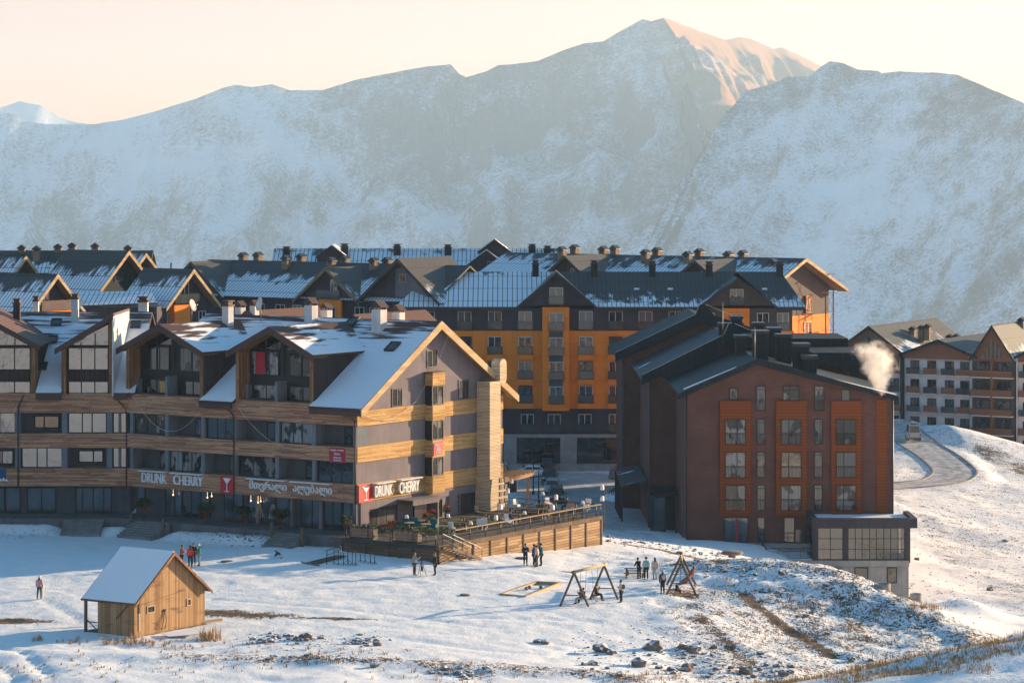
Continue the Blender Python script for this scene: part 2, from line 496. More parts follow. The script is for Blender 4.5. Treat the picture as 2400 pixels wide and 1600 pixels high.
# warm dust band low over the horizon
_tc = nt.nodes.new('ShaderNodeTexCoord'); _sp = nt.nodes.new('ShaderNodeSeparateXYZ'); nt.links.new(_tc.outputs['Generated'], _sp.inputs[0])
_mr = nt.nodes.new('ShaderNodeMapRange'); _mr.interpolation_type = 'SMOOTHSTEP'; nt.links.new(_sp.outputs[2], _mr.inputs[0])
_mr.inputs[1].default_value = .07; _mr.inputs[2].default_value = .24
_mx = nt.nodes.new('ShaderNodeMix'); _mx.data_type = 'RGBA'; nt.links.new(_mr.outputs[0], _mx.inputs[0])
_mx.inputs[6].default_value = (1.07, .57, .48, 1); _mx.inputs[7].default_value = (.47, .86, .93, 1)
_ml = nt.nodes.new('ShaderNodeMix'); _ml.data_type = 'RGBA'; _ml.blend_type = 'MULTIPLY'; _ml.inputs[0].default_value = 1
nt.links.new(sky.outputs[0], _ml.inputs[6]); nt.links.new(_mx.outputs[2], _ml.inputs[7])
nt.links.new(_ml.outputs[2], bg.inputs[0]); bg.inputs[1].default_value = .115
sl = bpy.data.lights.new('sun', 'SUN'); sl.energy = 5.0; sl.angle = math.radians(.5); sl.color = (1.0, .74, .45)
so = bpy.data.objects.new('sun', sl); col.objects.link(so)
el = math.radians(SUN_EL)
sd = Vector((sx_*math.cos(el), sy_*math.cos(el), math.sin(el)))
so.rotation_euler = sd.to_track_quat('Z', 'Y').to_euler()
so.location = (60, 60, 60)

cd = bpy.data.cameras.new('camera'); cam = bpy.data.objects.new('camera', cd); col.objects.link(cam)
cam.location = (0,0,0); cam.rotation_euler = (math.radians(90), 0, 0)
cd.sensor_width = 36; cd.lens = 36*F/2400; cd.shift_y = (VH-800)/2400
cd.clip_start = 1; cd.clip_end = 30000
scn.camera = cam
scn.view_settings.view_transform = 'Standard'; scn.view_settings.look = 'None'
scn.view_settings.gamma = 1; scn.view_settings.exposure = 1.46
scn.render.engine = 'CYCLES'
scn.cycles.use_denoising = True
try: scn.cycles.denoiser = 'OPENIMAGEDENOISE'
except Exception: pass
scn.cycles.max_bounces = 6; scn.cycles.diffuse_bounces = 3; scn.cycles.glossy_bounces = 3
scn.cycles.volume_bounces = 2; scn.cycles.transparent_max_bounces = 8
scn.cycles.volume_max_steps = 64
scn.cycles.sample_clamp_indirect = 6

# haze: one closed box of thin even air round everything
hz = Mat('haze_air'); hz.nt.nodes.remove(hz.b)
pv = hz.nt.nodes.new('ShaderNodeVolumePrincipled')
pv.inputs['Density'].default_value = .000052
pv.inputs['Color'].default_value = (.57, .80, .98, 1)
pv.inputs['Anisotropy'].default_value = .1
hz.nt.links.new(pv.outputs[0], hz.nt.nodes['Material Output'].inputs['Volume'])
hb = MB(); hb.box(-3400, 3400, -480, 16600, -1251, 760)
tag(hb.build('haze', hz.m), kind='stuff')

# ================================================================== terrain
S = 1.083
ctrl = [(-150,1250,-31.1),(0,1255,-31.1),(200,1257,-31.3),(365,1267,-31.3),(700,1293,-31.0),(450,1327,-31.1),(92,1403,-31.1),
 (315,1493,-31.2),(0,1600,-30.7),(600,1600,-31.0),(1200,1600,-31.6),(600,1500,-31.3),(900,1400,-31.4),(1000,1345,-31.4),
 (1240,1323,-31.6),(1027,1317,-31.2),(835,1292,-31.0),(1418,1278,-32.3),(1378,1412,-31.9),(1240,1385,-31.6),(1505,1356,-32.3),
 (1600,1390,-32.1),(1450,1310,-32.5),(1200,1480,-31.9),(1763,1313,-31.3),(1898,1321,-31.3),(1995,1342,-31.8),(2157,1413,-33.0),
 (2318,1491,-34.3),(2500,1560,-36),(1640,1318,-31.7),(1700,1450,-32.6),(1600,1550,-33.0),(2000,1450,-33.9),(2000,1530,-34.2),(1700,1600,-33.2),
 (1450,1530,-32.6),(1500,1600,-32.4),(1900,1600,-34.0)]
cpts = [tuple(onZ(*c)) for c in ctrl]
cpts += [(34,272,-41.2),(42,268,-41.5),(27,268,-37.5),(16.5,275,-36.3),(26,275,-36.8),(12,284,-36.6),(9,303,-37.4),(4,339,-38.4),(5,362,-38.5),(-10,346,-38.4),
 (-30,325,-37.5),(-60,325,-37),(38,364,-39.5),(-13,262,-32),(-45,262,-31.5),(-80,262,-31.5),(-80,200,-31),(-50,180,-31),
 (-100,400,-42),(0,420,-45),(-40,420,-44),(30,420,-44)]
def sP(u, v, Z): return tuple(onZ(u, v, Z*S))
cpts += [sP(2300,1250,-40),sP(2300,1400,-38.8),sP(2150,1160,-39.4),sP(2280,1128,-39.6),sP(2140,1040,-38.0),sP(2100,990,-37.2),sP(2180,1004,-36.2),
 sP(2290,1047,-38.0),sP(2400,1107,-40.4),sP(2400,1300,-41),sP(2130,1080,-38.8),(80,300,-44),(100,260,-42),(80,200,-37),(85,468,-54),(105,475,-58),(62,505,-56),(110,400,-48)]
def bD(u, D, Z): return ((u-1200)*D/F, D, Z)
cpts += [bD(1995, 231, -33.3), bD(2080, 228, -34.6), bD(2157, 224, -35.4), bD(2240, 221, -36.2), bD(2318, 215, -36.6), bD(2050, 240, -36.0), bD(2200, 236, -38.0), bD(2350, 230, -38.2), bD(2080, 219.5, -32.6), bD(2240, 211, -33.9), bD(1900, 236, -34.0)]
CP = np.array(cpts); 
def tps_fit(xy, z, lam=1.5):
    n = len(xy); d = np.linalg.norm(xy[:,None]-xy[None], axis=2)
    K = np.where(d > 0, d*d*np.log(np.maximum(d, 1e-9)), 0)
    A = np.zeros((n+3, n+3)); A[:n,:n] = K + lam*np.eye(n); A[:n,n] = 1; A[:n,n+1:] = xy; A[n,:n] = 1; A[n+1:,:n] = xy.T
    b = np.zeros(n+3); b[:n] = z
    return np.linalg.solve(A, b)
XYc = CP[:,:2]/50.0
TW = tps_fit(XYc, CP[:,2], .004)
def tps(X, Y):
    q = np.stack([X, Y], -1)/50.0
    out = TW[-3] + TW[-2]*q[...,0] + TW[-1]*q[...,1]
    for k in range(len(XYc)):
        d2 = (q[...,0]-XYc[k,0])**2 + (q[...,1]-XYc[k,1])**2
        out = out + TW[k]*.5*d2*np.log(np.maximum(d2, 1e-12))
    return out
_rng = np.random.RandomState(3); _G = _rng.rand(256, 256)
def vnoise(X, Y, sc, seed=0):
    x = X*sc + seed*17.3; y = Y*sc + seed*9.1
    xi = np.floor(x).astype(int); yi = np.floor(y).astype(int); fx = x-xi; fy = y-yi
    fx = fx*fx*(3-2*fx); fy = fy*fy*(3-2*fy)
    g = lambda a, b: _G[a % 256, b % 256]
    return (g(xi,yi)*(1-fx)+g(xi+1,yi)*fx)*(1-fy) + (g(xi,yi+1)*(1-fx)+g(xi+1,yi+1)*fx)*fy - .5
def fbm(X, Y, sc, o=4, seed=0):
    r = 0; a = 1
    for k in range(o): r = r + a*vnoise(X, Y, sc*2**k, seed+k); a *= .5
    return r
def ss(x, a, b):
    t = np.clip((x-a)/(b-a), 0, 1); return t*t*(3-2*t)
def seglist(pts): return [(np.array(a[:2]), np.array(b[:2])) for a, b in zip(pts, pts[1:])]
def distpath(X, Y, pts):
    d = np.full(np.shape(X), 1e9)
    for a, b in seglist(pts):
        ab = b-a; t = np.clip(((X-a[0])*ab[0]+(Y-a[1])*ab[1])/max(ab@ab, 1e-9), 0, 1)
        d = np.minimum(d, np.hypot(X-a[0]-t*ab[0], Y-a[1]-t*ab[1]))
    return d
# road past the minibus: (u, v, Z) of its middle
ROAD = [onZ(u, v, z*S) for u, v, z in [(2085,985,-37.0),(2112,1008,-37.3),(2150,1038,-37.9),(2195,1066,-38.4),(2228,1092,-38.9),(2238,1110,-39.2),(2215,1126,-39.4),(2160,1134,-39.4),(2090,1140,-39.4),(2010,1146,-39.2)]]
def smoothpath(pts, n=8):
    out = []
    for i in range(len(pts)-1):
        p0 = pts[max(i-1,0)]; p1 = pts[i]; p2 = pts[i+1]; p3 = pts[min(i+2,len(pts)-1)]
        for k in range(n):
            t = k/n
            out.append(.5*((2*p1)+(p2-p0)*t+(2*p0-5*p1+4*p2-p3)*t*t+(3*p1-p0-3*p2+p3)*t**3))
    return out+[pts[-1]]
ROADP = smoothpath(ROAD)
TRACK = [onZ(u, v, z) for u, v, z in [(880,1312,-31.2),(1000,1322,-31.3),(1150,1333,-31.6),(1300,1350,-31.9),(1420,1360,-32.2)]]
def _fl(L, y): return (-13.1-.848*L+.574*y, 232.7+.53*L+.819*y)
def _lu(u):
    q = (u-1200)/F; return (-13.1-232.7*q)/(.848+.53*q)
BANK = [[_fl(_lu(660), -2.6), _fl(_lu(475), -2.6)], [_fl(_lu(325), -2.6), (-34.6, 242.9), (-36.0, 242.9)], [(-40.8, 242.9), (-52, 242.9)]]
TRAILS = [([onZ(u, v, -31.2) for u, v in pts], wd, dp) for pts, wd, dp in [
 ([(-40,1505),(40,1535),(85,1565),(120,1610)], .5, .12), ([(-60,1550),(0,1570),(40,1610)], .5, .12),
 ([(190,1262),(260,1300),(520,1345),(760,1350),(1000,1360),(1230,1330)], .6, .06), ([(100,1405),(300,1520),(700,1470),(1100,1430),(1400,1425)], .7, .07),
 ([(0,1425),(200,1405),(520,1385),(900,1370)], .5, .08), ([(480,1400),(800,1420),(1150,1450),(1350,1430)], .5, .06), ([(1250,1330),(1420,1345),(1500,1362),(1570,1395)], .6, .07),
 ([(365,1275),(430,1320),(470,1340),(600,1352)], .5, .05), ([(700,1300),(800,1345),(980,1355)], .5, .06), ([(1450,1415),(1560,1400)], .5, .06), ([(900,1480),(1150,1500),(1300,1500),(1420,1470)], .8, .08)]]
def hill(Y):
    return -1.9 - .19*np.maximum(Y, 0) + np.where(Y < 0, -.33*Y, 0)
def ground_base(X, Y):
    X = np.asarray(X, float); Y = np.asarray(Y, float)
    Xc = np.clip(X, -110, 112); Yc = np.clip(Y, 150, 485)
    t = tps(Xc, Yc)
    t = t - np.maximum(Y-485, 0)*.33
    t = t + np.clip((np.abs(X)-110)*.02, 0, 12)*ss(Y, 500, 300)
    k = ss(Y, 152, 170)
    h = hill(Y) + .0*X
    return h*(1-k) + t*k
def ground_detail(X, Y):
    far = ss(Y, 470, 420)
    g = 0.10*fbm(X, Y, .16, 3, 1) + .07*fbm(X, Y, .7, 3, 5)
    # rough spoil heaps on the right, bank of the near field, berm of stones
    mound = ss(distpath(X, Y, [onZ(1640,1300,-31.5), onZ(1763,1313,-31.3), onZ(1898,1321,-31.3), onZ(1995,1342,-31.8), onZ(2157,1413,-33.), onZ(2318,1491,-34.3)]), 16, 3)
    g = g + mound*(.30*fbm(X, Y, .35, 4, 9) + .20*fbm(X, Y, 1.3, 3, 4))
    slope = ss(X, 6, 14)*ss(Y, 228, 215)*ss(Y, 165, 178)
    g = g + slope*(.5*fbm(X, Y, .22, 4, 12)+.12*fbm(X, Y, 1.5, 2, 3))
    near = ss(Y, 186, 176)
    g = g + near*(.35*fbm(X, Y, .12, 3, 21) + .10*fbm(X, Y, .8, 3, 2))
    bank = ss(np.abs(Y-(178.5-.02*X)), 3.0, .3)
    g = g + bank*ss(X, 14, 8)*.28
    bank2 = ss(np.abs(Y-236.5-(-.625*(X+20))), 2.6, .5)*ss(X, -12, -16)*.0
    right = ss(X, 42, 50)*ss(Y, 225, 245)
    g = g + right*(.7*fbm(X, Y, .08, 4, 31) + .16*fbm(X, Y, .6, 3, 8))
    heap = np.exp(-(((X-42.5)/3.0)**2+((Y-257)/3.5)**2))
    g = g + 1.3*heap
    bk = np.full(np.shape(X), 1e9)
    for seg in BANK: bk = np.minimum(bk, distpath(X, Y, seg))
    g = g + ss(bk, 2.3, .3)*(.62 + .22*fbm(X, Y, .9, 3, 7))
    tr = distpath(X, Y, TRACK); g = g - .10*ss(tr, .8, .2)
    for pts, wd, dp in TRAILS: g = g - dp*ss(distpath(X, Y, pts), wd, wd*.3)
    pad = fbm(X, Y, 1.9, 2, 33)
    g = g - .05*ss(pad, .12, .3)*ss(Y, 172, 180)*ss(Y, 246, 236)
    kg = np.exp(-((Y-58)/15.0)**2)
    g = g + kg*(2.05*ss(X, -5, 4.2) + .195*np.maximum(X-4.2, 0)*ss(X, 30, 16) + ss(X, 0, 6)*(.16*fbm(X, Y, .5, 3, 6) + .10*fbm(X, Y, 1.4, 2, 16)))
    st = ss(distpath(X, Y, [(-22,312),(-10,338),(5,320),(6,300)]), 22, 12)
    return g*far*(1-.8*st)
def ground(X, Y):
    X = np.asarray(X, float); Y = np.asarray(Y, float)
    z = ground_base(X, Y) + ground_detail(X, Y)
    rd = distpath(X, Y, ROADP)
    if np.any(rd < 9):
        # level the ground across the road
        zr = np.full(np.shape(X), 0.0); wsum = np.zeros(np.shape(X))
        for p in ROADP:
            wgt = np.exp(-((X-p.x)**2+(Y-p.y)**2)/8.0)+1e-12
            zr = zr + wgt*p.z; wsum = wsum+wgt
        k = ss(rd, 7.5, 3.6)
        z = z*(1-k) + (zr/wsum)*k
    return z
def gz(x, y): return float(ground(np.array([x]), np.array([y]))[0])
def gpt(u, v):
    """point where the sight line of photo pixel (u, v) meets the ground"""
    lo, hi = None, None
    for D in np.arange(165, 470, 1.5):
        p = P(u, v, D)
        if p.z < gz(p.x, p.y): hi = D; lo = D-1.5; break
    if hi is None: return P(u, v, 250)
    for _ in range(14):
        m = (lo+hi)/2; p = P(u, v, m)
        if p.z < gz(p.x, p.y): hi = m
        else: lo = m
    p = P(u, v, hi); p.z = gz(p.x, p.y)
    return p
def axis(segs):
    out = []
    for a, b, s in segs: out += list(np.arange(a, b, s))
    return np.array(out + [segs[-1][1]])
gx = axis([(-3300,-400,240),(-400,-120,28),(-120,-52,3),(-52,-44,1),(-44,50,.42),(50,72,.7),(72,130,4),(130,400,27),(400,3300,240)])
gy = axis([(-470,-40,30),(-40,36,6),(36,72,.5),(72,160,5),(160,250,.4),(250,300,.9),(300,470,1.6),(470,700,20),(700,4600,240)])
GX, GY = np.meshgrid(gx, gy)
GZ = np.maximum(ground(GX, GY), -1200)
nx_, ny_ = len(gx), len(gy)
me = bpy.data.meshes.new('ground')
vv = np.stack([GX, GY, GZ], -1).reshape(-1, 3)
ii = np.arange((ny_-1)*nx_).reshape(ny_-1, nx_)[:, :-1].ravel()
ff = np.stack([ii, ii+1, ii+1+nx_, ii+nx_], 1)
me.from_pydata(vv.tolist(), [], ff.tolist())
me.polygons.foreach_set('use_smooth', [True]*len(ff))
def dirtmask(X, Y):
    d = np.zeros_like(X)
    # earth bank stripes on the right slope
    for pts, wd, a in [
        ([(1745,1392),(1800,1440),(1870,1490),(1950,1540)], .75, .58), ([(1640,1440),(1700,1500),(1760,1560)], .7, .46),
        ([(1960,1400),(2010,1470),(2030,1500)], 1.0, .4), ([(1690,1318),(1640,1310),(1560,1290),(1470,1275)], .9, .5)]:
        w = [gpt(*p) for p in pts]
        d = np.maximum(d, a*ss(distpath(X, Y, w), wd*1.7, wd*.2))
    for (u, v, rx, ry, a) in [(20,1455,3.2,1.3,.85),(780,1448,3.6,.5,.8),(500,1435,3.4,1.6,.75),(600,1440,3.5,2.2,.55),(1330,1340,1.0,.8,.5),(1600,1392,2.2,2.4,.5),(1390,1405,2.0,2.6,.25)]:
        c = gpt(u, v); d = np.maximum(d, a*np.exp(-(((X-c.x)/rx)**2+((Y-c.y)/ry)**2)))
    d = np.maximum(d, .31*ss(X, 6, 14)*ss(Y, 226, 214)*ss(Y, 168, 184))
    d = np.maximum(d, .34*ss(distpath(X, Y, [onZ(1640,1300,-31.5), onZ(1763,1313,-31.3), onZ(1898,1321,-31.3), onZ(1995,1342,-31.8), onZ(2157,1413,-33.), onZ(2318,1491,-34.3)]), 9, 2))
    d = np.maximum(d, .36*ss(np.abs(Y-(179-.02*X)), 4.5, .8)*ss(X, 14, 8)*ss(X,-26,-20))
    d = np.maximum(d, .26*ss(X, 42, 50)*ss(Y, 225, 245))
    crest = distpath(X, Y, [sP(2290,1047,-38.0), sP(2400,1107,-40.4)])
    d = np.maximum(d, .5*ss(crest, 5, 1)*ss(X, 66, 73))
    d = np.maximum(d, .5*ss(X, 4, 8)*ss(Y, 80, 66)*ss(Y, 36, 44)*np.clip(.3+1.6*fbm(X, Y, .35, 3, 6), 0, 1))
    d = np.maximum(d, .34*ss(distpath(X, Y, [tuple(onZ(430,1250,-31)), tuple(onZ(640,1270,-31))]), 4, .5))
    d = np.maximum(d, .34*ss(distpath(X, Y, [tuple(onZ(0,1238,-31)), tuple(onZ(150,1238,-31))]), 3, .5))
    return d
sub = (GX > -60) & (GX < 95) & (GY > 30) & (GY < 470)
DM = np.clip(.30+.9*fbm(GX, GY, .035, 4, 40), 0, .8); DM[sub] = dirtmask(GX[sub], GY[sub])
DM = np.maximum(DM, np.where(GY < 150, np.clip(.30+.9*fbm(GX, GY, .035, 4, 40), 0, .8)*ss(GY, 40, 30), 0))  # earth patches on the unseen hill, added to vary window reflections
ST = np.zeros(GX.shape)
strt = [(-22,352),(6,352),(9,330),(8,310),(7,295)]
ST[sub] = np.maximum(.8*ss(distpath(GX[sub], GY[sub], strt), 13, 6)*ss(GX[sub], -9.5, -6), .55*ss(distpath(GX[sub], GY[sub], [(9,300),(12,284),(13.5,272)]), 5, 2))
for nm, arr in (('dirt', DM), ('slush', ST)):
    a = me.attributes.new(nm, 'FLOAT', 'POINT'); a.data.foreach_set('value', arr.ravel().astype(np.float32))
g = Mat('snowy_ground', .85, .2)
p = g.pos()
n1 = g.noise(p, .55, 6, .66); n2 = g.noise(p, 3.2, 5, .7); n3 = g.noise(g.scaled(p, (1, .35, 1)), 9, 3, .6)
nb = g.noise(p, .11, 3)
n4 = g.noise(g.scaled(p, (1, .45, 1)), 5.5, 4, .75)
f = g.add(g.add(g.mul(n1, .30), g.mul(n2, .34)), g.add(g.mul(n3, .24), g.mul(n4, .30)))
f = g.add(f, g.mul(g.attr('dirt'), .42))
mask = g.step(f, .715, .765)
earth = g.mix(n2, (.035,.026,.020), (.13,.088,.06))
earth = g.mix(g.step(g.noise(p, .8, 3), .5, .62), earth, (.19,.11,.055))
snow = g.mix(n1, (.72,.715,.72), (.86,.85,.845))
c = g.mix(mask, snow, earth)
sl_ = g.step(g.add(g.mul(g.attr('slush'), .9), g.mul(g.add(g.noise(g.scaled(p, (1,.4,1)), .8, 5, .65), -.5), .9)), .35, .75)
c = g.mix(sl_, c, g.mix(n1, (.32,.31,.30), (.56,.55,.55)))
g.color(c)
g.bump(g.add(g.add(g.mul(n2, .8), g.mul(n1, 1.6)), g.mul(n3, .3)), .7, .08)
me.materials.append(g.m)
go = bpy.data.objects.new('ground', me); col.objects.link(go); tag(go, kind='structure')

import bisect
_gxl, _gyl = list(gx), list(gy); _GZl = GZ.tolist()
def gz(x, y):
    i = min(max(bisect.bisect_right(_gxl, x)-1, 0), nx_-2); j = min(max(bisect.bisect_right(_gyl, y)-1, 0), ny_-2)
    a = (x-_gxl[i])/(_gxl[i+1]-_gxl[i]); b = (y-_gyl[j])/(_gyl[j+1]-_gyl[j])
    r0, r1_ = _GZl[j], _GZl[j+1]
    return (r0[i]*(1-a)+r0[i+1]*a)*(1-b)+(r1_[i]*(1-a)+r1_[i+1]*a)*b
# road sheet with kerbs
rm = Mat('slushy_road', .7, .3); pp = rm.pos()
rn = rm.noise(rm.scaled(pp, (1,1,1)), .7, 5, .65)
rx, ry = rm.uv()
wheel = rm.noise(rm.comb(rm.mul(rx, 1.1), rm.mul(ry, .03)), 1.0, 3)
rm.color(rm.mix(rm.step(rm.add(rm.mul(rn, .75), rm.mul(wheel, .25)), .36, .62), (.26,.225,.195), (.60,.57,.55)))
rm.bump(rn, .4, .05)
def ribbon(pts, off0, off1, dz, m, uvk=1.0):
    acc = 0; prev = None; L = []
    for i, q in enumerate(pts):
        a = pts[max(i-1,0)]; b = pts[min(i+1,len(pts)-1)]
        t = Vector((b.x-a.x, b.y-a.y, 0)).normalized(); n = Vector((-t.y, t.x, 0))
        if prev is not None: acc += (q-prev).length
        prev = q
        L.append((q+n*off0, q+n*off1, acc))
    for (a0, a1, s0), (b0, b1, s1) in zip(L, L[1:]):
        q = [Vector((v.x, v.y, v.z+dz)) for v in (a0, a1, b1, b0)]
        m.poly(q, uv=[(off0, s0),(off1, s0),(off1, s1),(off0, s1)], smooth=True)
    return L
m = MB(); ribbon(ROADP, -3.0, 3.0, .05, m)
tag(m.build('road', rm.m), kind='structure')
m = MB()
for o0 in (-3.25, 3.0):
    L = ribbon(ROADP, o0, o0+.25, .17, m)
    for (a0, a1, s0), (b0, b1, s1) in zip(L, L[1:]):
        for e0, e1 in ((a0, b0), (a1, b1)):
            m.poly([e0-Vector((0,0,.2)), e1-Vector((0,0,.2)), e1+Vector((0,0,.17)), e0+Vector((0,0,.17))])
tag(m.build('kerb', M['concrete']), kind='structure')

# ================================================================== mountains
MS = 2.2
def mountain(name, ridge, run, drop, amp, mat, nv=110, step=8.0, seed=1, fall=(0,-1), prof=1.25, spur=60):
    R = [P(*r) for r in ridge]
    pts = []
    for a, b in zip(R, R[1:]):
        n = max(1, int((b-a).length/step/1.6))
        for k in range(n): pts.append(a.lerp(b, k/n))
    pts.append(R[-1])
    nu = len(pts); fv = Vector((fall[0], fall[1], 0)).normalized(); sdv = Vector((-fv.y, fv.x, 0))
    V = []
    acc = 0
    for i, p in enumerate(pts):
        if i: acc += (p-pts[i-1]).length
        for j in range(nv):
            t = (j/(nv-1))**1.25
            q = p + fv*(run*t)
            h = drop*(1-(1-t)**prof)
            k = min(1, t*6)
            nz = mnoise.fractal(Vector((q.x, q.y, seed*100))/230.0, 1.0, 2.1, 5)
            rg = 1-abs(mnoise.noise(Vector((acc/190.0 + .35*mnoise.noise(Vector((q.x, q.y, 5))/260), t*1.1, seed*3.7)))*2)
            rg2 = 1-abs(mnoise.noise(Vector((acc/75.0 + .4*mnoise.noise(Vector((q.x, q.y, 2))/120), t*1.6, seed*1.7+4)))*2)
            fine = mnoise.fractal(Vector((q.x, q.y, q.z))/28.0, 1.0, 2.2, 4)
            z = p.z - h + k*(amp*nz*.5 + spur*(rg-.55)*.6*min(1, t*3) + spur*.4*(rg2-.6)*min(1,t*4)) + fine*3.0*(.25+.75*k)
            lat = k*spur*.25*mnoise.noise(Vector((q.x, q.y, 50+seed))/150)
            V.append(((q.x + sdv.x*lat)*MS, (q.y + sdv.y*lat)*MS, z*MS))
    Fc = [(i*nv+j, (i+1)*nv+j, (i+1)*nv+j+1, i*nv+j+1) for i in range(nu-1) for j in range(nv-1)]
    me = bpy.data.meshes.new(name); me.from_pydata(V, [], Fc)
    me.polygons.foreach_set('use_smooth', [True]*len(Fc)); me.materials.append(mat); me.update()
    me.flip_normals()
    o = bpy.data.objects.new(name, me); col.objects.link(o); tag(o, kind='structure')
    return o
def mountm(name, bare=.0, zone=False, rock=(.085,.075,.08), sc=1.0):
    m = Mat(name, .95, .1); p0_ = m.pos(); p = m.scaled(p0_, (1/MS, 1/MS, 1/MS))
    a = m.noise(p, .0075*sc, 4, .6)
    b = m.noise(m.scaled(p, (1,.28,.32)), .035*sc, 6, .74)
    c = m.noise(p, .13*sc, 5, .78)
    e = m.noise(m.scaled(p, (.9,.5,.5)), .035, 4, .7)
    d = m.noise(m.scaled(p, (1,.6,.5)), .0030, 2, .5)
    f = m.add(m.add(m.mul(a, .34), m.mul(b, .26)), m.add(m.mul(c, .50), m.mul(e, .18)))
    f = m.add(f, m.mul(m.add(d, -.5), .42))
    x_, y_, nz = m.sep(m._nrm)
    f = m.add(f, m.mul(m.math('SUBTRACT', .86, nz), .26))
    f = m.add(f, bare)
    if zone:
        X_, Y_, Z_ = m.sep(p)
        f = m.add(f, m.mul(m.mul(m.step(X_, -330.0, -150.0), m.math('SUBTRACT', 1.0, m.step(X_, 330.0, 520.0))), .085))
        f = m.add(f, -.035)
    mk = m.step(f, .56, .78)
    m.color(m.mix(mk, (.80,.80,.82), rock))
    m.bump(m.add(b, m.mul(e, .8)), .9, 6.0)
    return m.m
D1 = 5300
r1 = [(-420,250,D1),(-200,275,D1),(-60,262,D1),(30,266,D1),(56,283,D1),(102,291,D1),(224,291,D1),(286,281,D1),(360,262,D1),(459,232,D1),(520,207,D1),(551,199,D1),(592,204,D1),(638,198,D1),(679,212,D1),(755,212,D1),
      (827,189,D1),(890,176,D1),(944,166,D1),(1000,156,D1),(1056,151.5,D1),(1077,174,D1),(1092,181,D1),(1138,168,D1),(1168,153,D1),(1205,151,D1),(1261,143,D1),(1310,122,D1),(1368,102,D1),(1414,97,D1),(1460,70,D1),(1506,45,D1),(1526,50,D1),(1555,42,D1),
      (1580,78,5150),(1610,135,4980),(1645,195,4800),(1700,255,4600),(1770,330,4400),(1860,420,4200),(2000,520,4000)]
mountain('mountain_ridge', r1, 1250, 640, 90, mountm('shaded_mountain_snow', .015, True), seed=1, prof=1.35, spur=105)
r3 = [(1505,60,5270),(1555,42,5290),(1600,58,5480),(1639,74,5600),(1700,94,5850),(1733,87,6000),(1761,92,6100),(1812,115,6300),(1833,111,6400),(1880,133,6600),(1924,156,6750),(1990,185,6900),(2060,215,7000)]
mountain('mountain_peak', r3, 1250, 330, 60, mountm('sunlit_mountain_grass', .15, False, (.30,.15,.075)), seed=5, fall=(.10,-1), prof=1.2, spur=55)  # bare grass, with the peak's warm sunlight mixed into its colour
D2 = 3900
r2 = [(1090,880,3480),(1180,800,3500),(1290,705,3530),(1380,635,3560),(1445,580,3590),(1486,556,3610),(1547,510,3640),(1578,449,3690),(1624,388,3740),(1685,286,3830),(1748,213,D2),(1790,203,D2),(1822,194,D2),(1843,181,D2),(1899,179,D2),(1922,158,D2),(1945,144,D2),(1975,148,D2),(2011,163,D2),(2057,167,3890),(2066,172,3885),(2108,167,3850),(2150,170,3815),(2200,171,3770),(2246,176,3720),(2322,209,3620),(2400,242,3500),(2600,335,3200),(2900,470,2800)]
mountain('mountain_slope', r2, 1150, 640, 34, mountm('near_mountain_snow', .02, sc=1.6), seed=9, prof=1.15, spur=24, fall=(-.40,-1), nv=130)
r4 = [(-260,300,7000),(-120,285,7000),(-40,268,7000),(30,243,7000),(47,237,7000),(70,243,7000),(92,246,7000),(112,258,7000),(140,275,7000),(172,286,7000),(200,290,7000),(260,310,7000)]
mountain('mountain_far', r4, 900, 500, 20, mountm('far_mountain_snow', -.12), seed=13, nv=50, step=16, spur=30)
# ================================================================== chalet hotel with the long board-clad front
C0 = Vector((-13.1, 232.7, 0))
dL = Vector((-.848, .53, 0)); dR = Vector((.574, .819, 0))
FL = Frame(C0, dL, dR)          # x = metres leftwards along the long front, y inwards
FG = Frame(C0, dR, dL)          # x = metres along the gable front, y inwards
def Lu(u):
    q = (u-1200)/F
    return (-13.1-232.7*q)/(.848+.53*q)
def Su(u, o=0.0):
    q = (u-1200)/F
    return (-13.1+o*.848 - q*(232.7-.53*o))/(-(.574)+.819*q)*1.0 if False else (q*(232.7-.53*o)+13.1-.848*o)/(.574-.819*q)
LA = 24.7
ZB1 = (-20.93, -19.25); ZB2 = (-24.03, -22.78); ZB3 = (-27.43, -25.85); ZG = -29.98
hotel = thing('chalet_hotel', 'board-clad chalet hotel with white shop lettering, snowy brown roof and glazed dormers', 'hotel', (-20, 240, -31))

# --- long front: storeys
wb = MB(FL)
wb.box(.36, LA, 1.35, 21, ZG, -19.3)
wb.build('wall', M['stucco_dark'], hotel)
def bandset(fr, x0, x1, mat, y0=-.08, y1=1.34):
    for z0, z1 in (ZB1, ZB2, ZB3):
        m = MB(fr); m.box(x0, x1, y0, y1, z0, z1); m.build('balcony_band', mat, hotel)
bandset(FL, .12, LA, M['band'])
pill = [Lu(u) for u in (649, 735)] + [Lu(u) for u in (390, 475)]
for z0, z1 in ((ZB2[1], ZB1[0]), (ZB3[1], ZB2[0])):
    for L in pill + [12.85, LA-.25]:
        m = MB(FL); m.box(L-.19, L+.19, .02, 1.34, z0, z1); m.build('pillar', M['stucco_blue'], hotel)
def bay_window(fr, x0, x1, z0, z1, y=.25, pane='glass_curt', cols=(.36, .66), frame='black', back=1.34):
    window(fr, x0, x1, z0, z1, y, hotel, frame, pane, cols, fw=.09)
def bay_recess(fr, x0, x1, z0, z1, door=(.0, .5), pane='glass_curt2', back=1.34, cols=(.5,)):
    a = x0+(x1-x0)*door[0]; b = x0+(x1-x0)*door[1]
    window(fr, a, b, z0+.05, z1-.25, back-.11, hotel, 'black', pane, cols, fw=.08, name='balcony_door')
zr1 = (ZB2[1]+.0, ZB1[0]); zr2 = (ZB3[1], ZB2[0])
E = [0.25] + pill[1:2] + pill[0:1] + [12.85] + pill[3:4] + pill[2:3] + [LA-.25]
